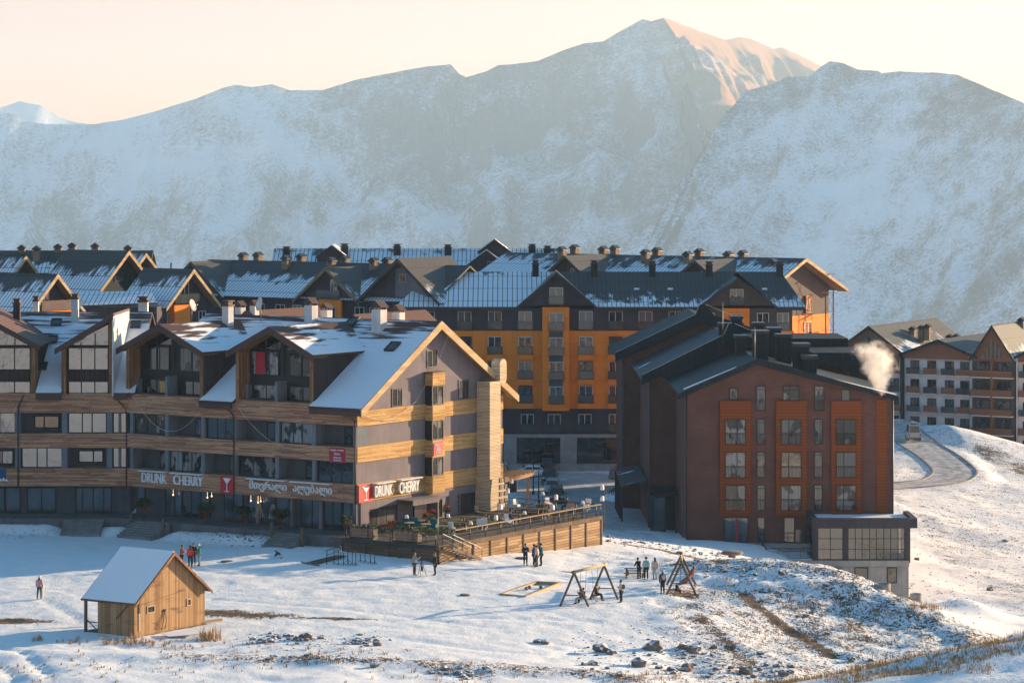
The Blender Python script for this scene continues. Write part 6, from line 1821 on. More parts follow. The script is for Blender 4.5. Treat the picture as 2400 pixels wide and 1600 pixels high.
# lamps
shadem = Mat('lamp_shade', .8, .1); shadem.color((.74, .71, .68)); shadem = shadem.m
def lamp(u, v, h, lab, kind='stand', size=.20):
    q = onDeck(u, v, h); t = thing('floor_lamp' if kind == 'stand' else 'table_lamp', lab, 'lamp', q, 'white-shaded lamps on the deck')
    m = MB(); m.lathe(q, [(size*.95, h-size*.7), (size*.62, h+size*.7)], 12); m.build('lamp_shade', shadem, t)
    m = MB(); m.tube(q+Vector((0,0,.03)), q+Vector((0,0,h-size*.5)), .022, 5); m.lathe(q, [(.14, 0), (.14, .03), (.02, .05)], 8); m.build('stem', M['dark_metal'], t)
    return q
def poled(u, v0, v1, shades, lab):
    q = onDeck(u, v1); D = q.y; top = -(v0-VH)*D/F
    t = thing('lamp_post', lab, 'lamp post', q, 'lantern posts along the deck')
    m = MB(); m.tube(q, (q.x, q.y, top), .04, 6); m.build('post', M['pole_wood'], t)
    for (us, vs) in shades:
        c = P(us, vs, D-.1)
        m = MB(); m.lathe(c, [(.17, -.2), (.17, .18)], 4); m.lathe(c, [(.17, .18), (.03, .26)], 4); m.build('lantern', shadem, t)
        m = MB(); m.tube(c+Vector((0,0,.33)), (q.x, q.y, c.z+.36), .014, 4); m.build('hook', M['dark_metal'], t)
poled(1194, 1120, 1184, ((1190, 1150), (1199, 1127)), 'post with two white lanterns nearest the slatted tower')
poled(1299, 1157, 1226, ((1303, 1165), (1295, 1189)), 'middle post on the sunlit railing with two white lanterns')
poled(1416, 1135, 1246, ((1411, 1142), (1411, 1168)), 'post with two white lanterns at the far right corner of the deck')
poled(1167, 1178, 1252, ((1162, 1213), (1173, 1188)), 'post with two white lanterns left of the blue-jacketed guest')
lamp(1271.7, 1156, 1.75, 'tall white-shaded lamp before the silver car'); lamp(1365.6, 1177, 1.3, 'white-shaded lamp near the far right end of the deck'); lamp(1229, 1201, 1.2, 'white-shaded lamp above the middle of the railing')
lamp(953, 1210, 1.35, 'white-shaded lamp between the shop windows of the gable'); lamp(1050, 1208, 1.5, 'square white lamp in front of the bookshelf'); lamp(1103, 1225, .95, 'white-shaded lamp close to the left end of the railing')
# tables and benches
def long_table(u0, u1, v, lab):
    a, b = onDeck(u0, v, .75), onDeck(u1, v+ (u1-u0)*.05, .75)
    d = (b-a); L = d.length; d.normalize(); n = Vector((-d.y, d.x, 0)); fr = Frame(a, d, n)
    t = thing('long_table', lab, 'table', a.lerp(b, .5), 'long tables on the deck')
    m = MB(fr); m.box(0, L, -.4, .4, .70, .76); m.build('table_top', M['pole_wood'], t)
    for x in (.3, L-.4):
        for y in (-.3, .3):
            m = MB(fr); m.box(x, x+.09, y-.045, y+.045, 0, .70); m.build('leg', M['dark_metal'], t)
    m = MB(fr); m.box(.3, L-.3, -.03, .03, .15, .2); m.build('stretcher', M['dark_metal'], t)
    for sgn, side in ((-1, 'nearer'), (1, 'farther')):
        b_ = thing('bench', side+' bench of the '+lab, 'bench', a.lerp(b, .5)+n*sgn*.8, 'benches on the deck')
        m = MB(fr); m.box(.1, L-.1, sgn*.8-.16, sgn*.8+.16, .42, .47); m.build('seat', M['pole_wood'], b_)
        for x in (.4, L-.5):
            m = MB(fr); m.box(x, x+.07, sgn*.8-.13, sgn*.8+.13, 0, .42); m.build('leg', M['dark_metal'], b_)
long_table(1036, 1096, 1221, 'leftmost long table, by the square lamp')
long_table(1075, 1142, 1209, 'long table behind the two white chairs')
long_table(1126, 1222, 1200, 'long table on green matting in mid deck')
long_table(1190, 1290, 1188, 'long table before the pergola post')
long_table(1222, 1292, 1179, 'farthest long table by the back railing')
turf = plain('green_matting', (.075, .105, .03), .95, var=.5, sc=6)
m = MB(FD); m.box(5.0, 18.5, 5.2, 9.4, DZ+.004, DZ+.03); tag(m.build('turf_mat', turf, None, loc=FD.p(9, 6, DZ)), 'green artificial turf matting under the long tables', 'mat')
def small_table(u, v, lab):
    q = onDeck(u, v, .72); t = thing('cafe_table', lab, 'table', q, 'small tables on the deck')
    m = MB(); m.lathe(q, [(.42, .69), (.42, .73)], 14); m.build('table_top', M['cream_panel'], t)
    m = MB(); m.tube(q, q+Vector((0,0,.69)), .03, 6); m.lathe(q, [(.25, 0), (.25, .02), (.03, .05)], 10); m.build('pedestal', M['dark_metal'], t)
small_table(959, 1224, 'small pale table between two teal armchairs'); small_table(998, 1227, 'small pale table in front of the porch door'); small_table(1039, 1231, 'small pale table by the corner pole'); small_table(1000, 1248, 'small table right beside the nearer firewood rack')
def armchair(u, v, mat, lab, rz):
    q = onDeck(u, v, .5); t = thing('armchair', lab, 'armchair', q, 'upholstered armchairs on the deck')
    fr = rotframe(q, rz)
    m = MB(fr); m.box(-.36, .36, -.34, .34, .2, .44); m.build('seat', mat, t)
    m = MB(fr); m.prism([(-.36, .2), (.36, .2), (.33, .92), (-.33, .92)], .26, .42); m.build('backrest', mat, t)
    for s_ in (-1, 1):
        m = MB(fr); m.box(s_*.36-.06, s_*.36+.06, -.34, .3, .2, .62); m.build('arm', mat, t)
        for y in (-.28, .28):
            m = MB(fr); m.tube((s_*.3, y, 0), (s_*.3, y, .2), .025, 5); m.build('leg', M['dark_metal'], t)
teal = plain('teal_upholstery', (.015, .13, .14), .8); green_ = plain('green_upholstery', (.02,.11,.075), .8); redc = plain('red_cushion', (.28,.06,.035), .85)
armchair(942, 1226, green_, 'green armchair leaning by the lit shop pier', -60); armchair(974, 1224, teal, 'teal armchair left of the porch', 30); armchair(1013, 1228, teal, 'teal armchair between the two small tables right of the porch', -20)
armchair(915, 1231, redc, 'low red-cushioned seat under the shop window', -70); armchair(904, 1232, redc, 'red-cushioned seat at the left end of the shop window', -70)
def folding_chair(u, v, rz, lab, kind):
    q = onDeck(u, v, .55); t = thing('folding_chair', lab, 'chair', q, 'folding chairs on the deck')
    fr = rotframe(q, rz); fm = M['white_paint'] if kind == 'white' else M['dark_metal']
    sm = M['cloth_white'] if kind == 'white' else (M['pole_wood'] if kind == 'dark' else M['cream_panel'])
    m = MB(fr); m.box(-.22, .22, -.22, .2, .44, .475); m.build('seat', sm, t)
    m = MB(fr); m.prism([(-.23, .56), (.23, .56), (.21, .95), (-.21, .95)], .235, .265); m.build('backrest', sm, t)
    for s_ in (-1, 1):
        m = MB(fr); m.tube((s_*.24, -.24, 0), (s_*.23, .27, .96), .018, 5); m.build('leg', fm, t)
        m = MB(fr); m.tube((s_*.21, .26, 0), (s_*.21, -.2, .45), .018, 5); m.build('leg', fm, t)
    if kind == 'white':
        m = MB(fr)
        for (ya, za), (yb, zb2) in zip([(.30,.5),(.31,.98),(.2,1.0),(.14,.52),(-.26,.49),(-.28,.30)], [(.31,.98),(.2,1.0),(.14,.52),(-.26,.49),(-.28,.30),(-.27,.30)]):
            m.poly([(-.25, ya, za), (.25, ya, za), (.25, yb, zb2), (-.25, yb, zb2)])
        m.build('blanket', M['cloth_white'], t)
W_ = 'white'
for u, v, rz, lab, kd in [(1059, 1234, 150, 'white-draped folding chair beside the corner pole', W_), (1125, 1226, 170, 'left one of two white-draped chairs facing the railing', W_), (1136, 1225, 170, 'right one of two white-draped chairs facing the railing', W_),
      (1210, 1180, 60, 'white-draped chair before the pergola', W_), (1286, 1177, 40, 'white-draped chair by the silver car', W_), (1376, 1180, -30, 'white-draped chair at the far right lamp', W_), (1180, 1214, 100, 'white-draped chair at the left of the guest in blue', W_), (1190, 1217, 40, 'white-draped chair under the guest in blue', W_),
      (1330, 1190, 200, 'cane chair left of a cane pair near the far railing', 'cane'), (1340, 1187, 190, 'cane chair right of a cane pair near the far railing', 'cane'),
      (1303, 1210, 20, 'dark folding chair just right of the middle lantern post', 'dark'), (1315, 1208, 200, 'dark folding chair second right of the middle lantern post', 'dark'), (1338, 1204, 10, 'dark folding chair below the cane chairs', 'dark'), (1357, 1199, 190, 'dark folding chair left of the last railing posts', 'dark'), (1280, 1200, 80, 'dark folding chair left of the middle lantern post', 'dark'), (1255, 1205, 260, 'dark folding chair in front of the plants', 'dark'),
      (1120, 1196, 30, 'pale folding chair by the foot of the slatted tower', 'cane'), (1240, 1183, 90, 'dark folding chair between the farthest tables', 'dark'), (1270, 1183, 260, 'dark folding chair left of the silver-car lamp', 'dark')]:
    folding_chair(u, v, rz, lab, kd)
# bookshelf, flower pots, green plants, bicycle
q = onDeck(1067, 1206); t = thing('bookshelf', 'outdoor shelf crowded with pots and books before the shop pier', 'shelf', q)
fr = rotframe(q, 50)
m = MB(fr)
m.box(-.45, -.40, -.2, .2, 0, 1.75); m.box(.40, .45, -.2, .2, 0, 1.75)
for z in (.1, .5, .9, 1.3, 1.72): m.box(-.40, .40, -.2, .2, z, z+.04)
m.build('frame', M['beam_wood'], t)
m = MB(fr); rb = random.Random(2)
for z in (.14, .54, .94, 1.34, 1.76):
    x = -.36
    while x < .3:
        w_ = rb.uniform(.05, .14); h_ = rb.uniform(.12, .3); m.box(x, x+w_, -.15, .1, z, z+h_); x += w_+.02
m.build('pots', claym, t)
for (u, v, lab) in ((1001, 1222, 'big pot of red flowers in front of the porch'), (1047, 1206, 'small pot of red flowers beside the shelf'), (1012, 1216, 'leafy green pot right of the red flowers'), (1268, 1200, 'spiky green pot plant behind the railing centre')):
    q = onDeck(u, v, .3); t = thing('potted_plant', lab, 'plant', q, 'pot plants on the deck')
    m = MB(); m.lathe(q, [(.16, 0), (.22, .4)], 10); m.build('pot', claym, t)
    m = MB(); foliage(m, q+Vector((0,0,.75)), .42, 130, rng, .1); m.build('leaves', leafm, t)
    if 'red' in lab:
        m = MB(); foliage(m, q+Vector((0,0,.95)), .36, 70, rng, .09); m.build('flowers', flowm, t)
def bicycle(q, rz, lab, mat):
    t = thing('bicycle', lab, 'bicycle', q); fr = rotframe(q, rz)
    for x in (-.52, .52):
        m = MB(fr); n = 18
        for k_ in range(n):
            a0, a1 = 2*math.pi*k_/n, 2*math.pi*(k_+1)/n
            m.tube((x+.33*math.cos(a0), 0, .34+.33*math.sin(a0)), (x+.33*math.cos(a1), 0, .34+.33*math.sin(a1)), .02, 5)
        for k_ in range(6):
            a0 = math.pi*k_/6; m.tube((x+.32*math.cos(a0), 0, .34+.32*math.sin(a0)), (x-.32*math.cos(a0), 0, .34-.32*math.sin(a0)), .004, 3)
        m.build('wheel', M['black'], t)
    m = MB(fr); m.path([(-.52,0,.34), (-.08,0,.3), (.36,0,.8), (-.22,0,.8), (-.08,0,.3)], .018, 5); m.path([(-.52,0,.34), (-.22,0,.8)], .015, 5); m.path([(.52,0,.34), (.36,0,.8), (.34,0,.98)], .018, 5); m.build('frame', mat, t)
    m = MB(fr); m.tube((.3,-.25,1.0), (.3,.25,1.0), .015, 5); m.build('handlebar', M['black'], t)
    m = MB(fr); m.box(-.36, -.12, -.06, .06, .86, .92); m.build('saddle', M['black'], t)
bicycle(onDeck(1253, 1203), 35, 'pale turquoise bicycle parked behind the middle of the railing', plain('turquoise_paint', (.12,.35,.33), .4))
# pergola
pg = thing('pergola', 'orange-lit timber pergola beam running from the slatted tower to one post', 'pergola', onDeck(1237, 1172))
q = onDeck(1237, 1172); D = q.y
m = MB(); m.box(q.x-.12, q.x+.12, q.y-.12, q.y+.12, DZ, -(1113-415)*D/F-.02); m.build('post', M['post_wood'], pg)
zt = -(1106-415)*D/F
e0 = FG.p(21.3, -.2, 0); e1 = q+Vector((.5, .4, 0)); d = (e1-Vector((e0.x, e0.y, DZ))); d.z = 0; L = d.length; d.normalize()
fr = Frame((e0.x, e0.y, 0), d, Vector((-d.y, d.x, 0)))
m = MB(fr); m.box(0, L, -.1, .1, zt-.36, zt); m.build('beam', M['soffit'], pg)
m = MB(fr); m.box(0, L, 1.7, 1.9, zt-.3, zt); m.build('beam', M['soffit'], pg)
for k_ in range(7):
    x = .2+k_*(L-.5)/6; m = MB(fr); m.box(x, x+.08, -.3, 2.1, zt+.004, zt+.16); m.build('rafter', M['beam_wood'], pg)

# ================================================================== log cabin
Cc = onZ(314.5, 1493, -31.2)
cab = thing('wooden_cabin', 'small plank cabin with a steep roof under smooth snow and an open porch', 'cabin', Cc)
dLc = Vector((-.86, .51, 0)).normalized()
FC = Frame(Cc, dR, dLc)      # x along the gable wall, y leftwards/back
gw_, gd, wh_, rh = 7.2, 3.15, 2.52, 2.85
prC = [(0, 0), (gw_, 0), (gw_, wh_), (gw_/2, wh_+rh), (0, wh_)]
m = MB(FC); m.prism(prC if not FC.flip else prC[::-1], 0, gd); m.build('wall', M['cabin'], cab)
s_ = rh/(gw_/2); ov = .36
ext_ = gd+1.2
for side in (0, 1):
    m = MB(FC)
    xe = -ov if side == 0 else gw_+ov; ze = wh_-s_*ov+.05
    m.slab((xe, -.36, ze), (xe, ext_, ze), (gw_/2, ext_, wh_+rh+.05), (gw_/2, -.36, wh_+rh+.05), .09)
    o = m.build('roof', M['pole_wood'], cab)
    m = MB(FC); k_ = .06 if side == 0 else -.06
    m.slab((xe+k_, -.31, ze+.10), (xe+k_, ext_-.08, ze+.10), (gw_/2, ext_-.08, wh_+rh+.13), (gw_/2, -.31, wh_+rh+.13), .07)
    m.build('roof_snow', M['snow_cap'], o)
    m = MB(FC); p4 = [(gw_/2, wh_+rh+.04), (xe, ze), (xe, ze-.2), (gw_/2, wh_+rh-.18)]
    m.prism(p4 if (side == 1) != FC.flip else p4[::-1], -.42, -.37); m.build('barge_board', M['post_wood'], cab)
for y in (ext_-.25,):
    m = MB(FC); m.box(-.1, .06, y, y+.16, -.0, wh_-.15); m.build('porch_post', M['pole_wood'], cab)
    m = MB(FC); m.box(gw_-.1, gw_+.06, y, y+.16, -.0, wh_-.15); m.build('porch_post', M['pole_wood'], cab)
m = MB(FC); m.tube((-.05, gd+.15, .35), (-.05, ext_-.2, .95), .04, 5); m.tube((-.05, gd, .75), (-.05, ext_-.2, .75), .04, 5); m.build('porch_rail', M['pole_wood'], cab)
m = MB(FC); m.box(-.35, gw_+.1, -.15, ext_+.3, -.35, -.0); m.build('base_slab', M['conc_dark'], cab)
m = MB(FC); m.box(-.32, -.0, .3, ext_+.25, .0, .04); m.build('base_snow', M['snow_cap'], cab)
def cwin(x0, x1, z0, z1):
    f = window(FC, x0, x1, z0, z1, -.05, cab, 'cream_panel', 'glass', (), fw=.07)
    return f
cwin(1.25, 2.05, 1.45, 1.95); cwin(5.3, 5.75, 1.45, 1.95)
m = MB(FC); m.box(.42, .58, -.04, -.002, .35, 1.55); m.build('pale_board', M['cream_panel'], cab)
m = MB(FC); m.box(.40, .56, -.045, -.003, 1.56, 2.4); m.build('dark_slot', M['black'], cab)
m = MB(FC); m.tube((-.12, .35, wh_-.25), (-.12, 1.45, wh_-1.35), .05, 5); m.build('brace', M['pole_wood'], cab)
m = MB(FC); m.box(2.95, 3.1, -.1, -.002, 1.35, 1.55); m.build('socket_box', M['black'], cab)
m = MB(FC)
for k_ in range(3): m.path([(3.0, -.06, 1.35), (2.9-.2*k_, -.08, .9), (2.4-.1*k_, -.1, .35), (2.9+.05*k_, -.1, .2), (3.15, -.08, .7+.1*k_), (3.03, -.06, 1.36)], .012, 4)
m.build('cable', M['black'], cab)
m = MB(FC); m.tube((.0, -.06, 2.05), (5.1, -.06, 2.62), .012, 4); m.build('seam_strip', M['pole_wood'], cab)
# boards and a sheet lying by the cabin
q = gpt(428, 1488)
m = MB(rotframe(q+Vector((0,0,.12)), 25)); m.box(-1.3, 1.2, -.9, .8, 0, .05); tag(m.build('plywood_sheet', M['snow_warm'], None, loc=q), 'snow-dusted sheet lying on the ground in front of the cabin gable', 'sheet')
q = gpt(482, 1462)
m = MB(rotframe(q+Vector((0,0,.1)), 42)); m.box(-2.2, 1.4, -.09, .09, 0, .16); tag(m.build('loose_beam', M['beam_wood'], None, loc=q), 'loose timber beam jutting from the right rear of the cabin base', 'beam')

# ================================================================== playground
f1, f2 = gpt(1312, 1420), gpt(1379.5, 1420)
sw = thing('swing_set', 'log A-frame swing with one long pale beam and two seats', 'swing', (f1+f2)/2)
ax_ = (f1+f2)/2; dpt = Vector((2.35, 3.9, 0))
top0 = Vector((ax_.x, ax_.y, ax_.z+2.55)); top1 = top0+dpt
hv = (f2-f1)/2; hv.z = 0
def ground_at(p): return Vector((p.x, p.y, gz(p.x, p.y)-.05))
for tp in (top0, top1):
    for s_ in (-1, 1):
        ft = ground_at(Vector((tp.x, tp.y, 0))+hv*s_)
        m = MB(); m.tube(ft, tp+Vector((0,0,.1))-hv*s_*.06, .085, 8); m.build('leg', M['pole_wood'], sw)
    a = ground_at(Vector((tp.x, tp.y, 0))-hv); b = ground_at(Vector((tp.x, tp.y, 0))+hv)
    m = MB(); m.tube(a.lerp(tp, .33), b.lerp(tp, .33), .045, 6); m.build('cross_bar', M['pole_wood'], sw)
dn = dpt.normalized()
m = MB(); m.tube(top0-dn*.3, top1+dn*.3, .11, 8); m.build('top_beam', M['beam_wood'], sw)
seats = []
for t0, t1, dx in ((.22, .40, -.10), (.58, .76, .15)):
    c0, c1 = top0+dpt*t0, top0+dpt*t1
    off = hv.normalized()*dx
    s0 = Vector((c0.x, c0.y, ax_.z+.52))+off; s1 = Vector((c1.x, c1.y, ax_.z+.52))+off
    m = MB(); m.tube(c0, s0, .016, 4); m.tube(c1, s1, .016, 4); m.build('chain', M['dark_metal'], sw)
    fr = Frame((s0+s1)/2, dn, Vector((-dn.y, dn.x, 0)))
    m = MB(fr); m.box(-.45, .45, -.16, .16, -.03, .02); m.build('seat', M['pole_wood'], sw)
    seats.append(((s0+s1)/2, dn))
# nest swing
g1, g2 = gpt(1562, 1392), gpt(1632, 1393)
nsw = thing('nest_swing', 'dark A-frame swing with round red rope baskets, seen along its beam', 'swing', (g1+g2)/2)
c0 = (g1+g2)/2; dp2 = Vector((.25, 4.2, 0)); t0 = Vector((c0.x, c0.y, c0.z+2.45)); t1 = t0+dp2; hv2 = (g2-g1)/2; hv2.z = 0
for tp in (t0, t1):
    for s_ in (-1, 1):
        ft = ground_at(Vector((tp.x, tp.y, 0))+hv2*s_)
        m = MB(); m.tube(ft, tp+Vector((0,0,.15))-hv2*s_*.06, .085, 8); m.build('leg', M['pole_wood'], nsw)
    a = ground_at(Vector((tp.x, tp.y, 0))-hv2); b = ground_at(Vector((tp.x, tp.y, 0))+hv2)
    m = MB(); m.tube(a.lerp(tp, .36), b.lerp(tp, .36), .04, 6); m.build('cross_bar', M['pole_wood'], nsw)
m = MB(); m.tube(t0-Vector((0,.3,0)), t1+Vector((0,.3,0)), .1, 8); m.build('top_beam', M['beam_wood'], nsw)
ropem = plain('red_rope', (.30, .075, .03), .8)
for tt, zc, tilt in ((.25, .95, 35), (.75, 1.2, 60)):
    cc = t0+dp2*tt+Vector((.25 if tt < .5 else .75, 0, 0)); cc.z = c0.z+zc
    fr = Frame(cc, (math.cos(math.radians(tilt)), 0, math.sin(math.radians(tilt))), (0,1,0), (-math.sin(math.radians(tilt)), 0, math.cos(math.radians(tilt))))
    m = MB(fr); n = 20; R_ = .58
    for k_ in range(n):
        a0, a1 = 2*math.pi*k_/n, 2*math.pi*(k_+1)/n
        m.tube((R_*math.cos(a0), R_*math.sin(a0), 0), (R_*math.cos(a1), R_*math.sin(a1), 0), .06, 6)
    o = m.build('basket_rim', ropem, nsw)
    m = MB(fr)
    for k_ in range(-5, 6):
        y = k_*.1; h = math.sqrt(max(0, R_**2-y*y)); n2 = 6
        for j in range(n2):
            xa, xb = -h+2*h*j/n2, -h+2*h*(j+1)/n2
            dz = lambda x, y: -.22*(1-(x*x+y*y)/R_**2)
            m.tube((xa, y, dz(xa, y)), (xb, y, dz(xb, y)), .022, 4); m.tube((y, xa, dz(y, xa)), (y, xb, dz(y, xb)), .022, 4)
    m.build('basket_net', ropem, o)
    m = MB()
    for a0 in (40, 140, 220, 320):
        q = fr.p(R_*math.cos(math.radians(a0)), R_*math.sin(math.radians(a0)), 0); m.tube(q, t0+dp2*tt, .014, 4)
    m.build('rope', M['dark_metal'], nsw)
# sandbox
sb = [gpt(1174, 1393), gpt(1231, 1398), gpt(1312, 1372), gpt(1258, 1367)]
zc = sum(p.z for p in sb)/4+.02
sbx = thing('sandbox', 'low pale timber sandbox frame half full of snow', 'sandbox', sum(sb, Vector())/4)
for a, b in zip(sb, sb[1:]+sb[:1]):
    d = (b-a); d.z = 0; L = d.length; d.normalize(); fr = Frame((a.x, a.y, zc), d, Vector((-d.y, d.x, 0)))
    m = MB(fr); m.box(-.08, L-.09, -.08, .08, -.2, .15); m.build('side_board', M['beam_wood'], sbx)
for (u, v) in ((1234, 1382), (1241, 1379), (1268, 1378)):
    q = gpt(u, v); m = MB(); m.blob(q+Vector((0,0,.1)), .16, u); tag(m.build('stone', M['rock'], None, loc=q), {1234:'left small stone lying in the sandbox', 1241:'middle small stone lying in the sandbox', 1268:'right small stone lying in the sandbox'}[u], 'stone', 'stones in the sandbox')
# picnic table
q = gpt(1489, 1352); t = thing('picnic_table', 'wooden picnic table with snow on its top, where three people stand', 'table', q); fr = rotframe(q, -8)
m = MB(fr); m.box(-.85, .85, -.45, .45, .72, .78); tt_ = m.build('table_top', M['pole_wood'], t)
m = MB(fr); m.box(-.82, .82, -.42, .42, .785, .85); m.build('top_snow', M['snow_cap'], tt_)
for x in (-.7, .7):
    for y in (-.35, .35):
        m = MB(fr); m.box(x-.05, x+.05, y-.05, y+.05, -.1, .72); m.build('leg', M['pole_wood'], t)
for y in (-.8, .8):
    m = MB(fr); m.box(-.85, .85, y-.14, y+.14, .4, .45); m.box(-.7, -.6, y-.1, y+.1, -.1, .4); m.box(.6, .7, y-.1, y+.1, -.1, .4); m.build('bench_seat', M['pole_wood'], t)
# manhole covers
for i, (u, v, r_, lab) in enumerate(((532, 1316, .5, 'dark manhole cover on the shaded snow right of the four skiers'), (1222, 1308, .55, 'stone-rimmed manhole beside the deck fence behind the standing men'), (1090, 1394, .4, 'small flat stone cover on the sunlit snow left of the sandbox'))):
    q = gpt(u, v); m = MB(); m.lathe(q, [(r_, -.05), (r_, .06), (r_*.85, .09), (.001, .09)], 18)
    tag(m.build('manhole_cover', M['conc_dark' if i != 2 else 'rock'], None, loc=q), lab, 'manhole cover')
# pole and ramp board on the snow
a, b = gpt(706, 1319), gpt(748, 1327); m = MB(); m.tube(a+Vector((0,0,.08)), b+Vector((0,0,.08)), .06, 6); tag(m.build('loose_pole', M['grey_metal'], None, loc=a), 'thin pole lying on the snow left of the metal stands', 'pole')
a, b = gpt(728, 1322), gpt(800, 1304); d = (b-a); L = d.length; d.normalize(); n_ = Vector((-d.y, d.x, 0)).normalized()
m = MB(Frame(a+Vector((0,0,.06)), d, n_)); m.box(0, L, -.5, .5, 0, .06); tag(m.build('ramp_board', M['pole_wood'], None, loc=a), 'broad brown board sloping up to the deck behind the metal stands', 'board')
# metal stands
i = 0
for (x, y, hgt) in ((893,265,1.1),(930,270,1.1),(975,272,.95),(1011,245,1.0),(1014,273,.55),(1050,272,1.0),(1080,275,.95),(1120,245,.6),(1160,250,.6),(1205,258,.75),(1243,262,.6)):
    u, v = 540+x/3.675, 1250+y/3.675; q = gpt(u, v); i += 1
    m = MB(); m.tube(q, q+Vector((0,0,hgt)), .03, 5)
    for k_ in range(3):
        a_ = k_*2.094+.5; m.tube(q+Vector((0,0,.22)), q+Vector((.24*math.cos(a_), .24*math.sin(a_), 0)), .022, 4)
    m.lathe(q, [(.05, hgt), (.05, hgt+.05)], 6)
    lab = 'slender black tripod stand with a flared foot in the cluster before the shaded deck fence'
    tag(m.build('metal_stand', M['black'], None, loc=q), lab, 'stand', 'black tripod stands by the deck')
a, b = gpt(766, 1322), gpt(799, 1312)
t = thing('barrier_rail', 'tall black barrier rail at the left of the tripod stands', 'barrier', a)
m = MB(); m.tube(a, a+Vector((0,0,1.15)), .035, 6); m.build('post', M['black'], t)
m = MB(); m.tube(b, b+Vector((0,0,1.15)), .035, 6); m.build('post', M['black'], t)
m = MB(); m.tube(a+Vector((0,0,1.12)), b+Vector((0,0,1.12)), .03, 5); m.tube(a+Vector((0,0,.75)), b+Vector((0,0,.75)), .025, 5); m.build('bar', M['black'], t)
# camera tripod
q = gpt(988, 1350); t = thing('camera_tripod', 'spindly tripod with a dark bag between two people in front of the deck', 'tripod', q)
for k_ in range(3):
    a_ = k_*2.094+.3; m = MB(); m.tube(q+Vector((.42*math.cos(a_), .42*math.sin(a_), 0)), q+Vector((0,0,1.25)), .02, 5); m.build('leg', M['black'], t)
m = MB(); m.tube(q+Vector((0,0,1.2)), q+Vector((0,0,1.55)), .025, 5); m.box(q.x-.05, q.x+.05, q.y-.06, q.y+.06, q.z+1.55, q.z+1.63); m.build('head', M['black'], t)
m = MB(); m.blob(q+Vector((.05, -.05, .62)), .14, 2, sq=(.8, .7, 1.6)); m.build('bag', M['dark_metal'], t)
# wells and blocks on the right
q = gpt(1716, 1306); t = thing('stone_pedestal', 'round stone slab on a short stem beside the brick block', 'pedestal', q)
m = MB(); m.lathe(q, [(.35, -.2), (.35, .3)], 12); m.build('stem', M['rock'], t)
m = MB(); m.lathe(q, [(.95, .3), (1.0, .38), (1.0, .5), (.9, .56), (.001, .56)], 16); m.build('slab', M['rock'], t)
for (u, v, D, r_, h_, lab) in ((2147, 1352, 262, .55, 1.0, 'concrete well ring behind the right corner of the pavilion'), (2068, 1376, 219, .65, .35, 'low concrete ring lying below the pavilion base')):
    q = P(u, v, D); q.z = gz(q.x, q.y); m = MB(); m.lathe(q, [(r_, -.3), (r_, h_), (r_*.8, h_), (r_*.8, .05)], 16)
    tag(m.build('concrete_ring', M['concrete'], None, loc=q), lab, 'concrete ring')
q = P(2135, 1400, 218.5); q.z = gz(q.x, q.y); m = MB(rotframe(q, 20)); m.box(-.38, .38, -.5, .5, -.9, .55); m.box(-1.1, -.39, -.4, .4, -.9, .62)
tag(m.build('masonry_block', brickm('block_stones', (.26,.2,.15), (.32,.25,.19), (.15,.12,.1)), None, loc=q), 'rough masonry block at the downhill end of the mound', 'block')

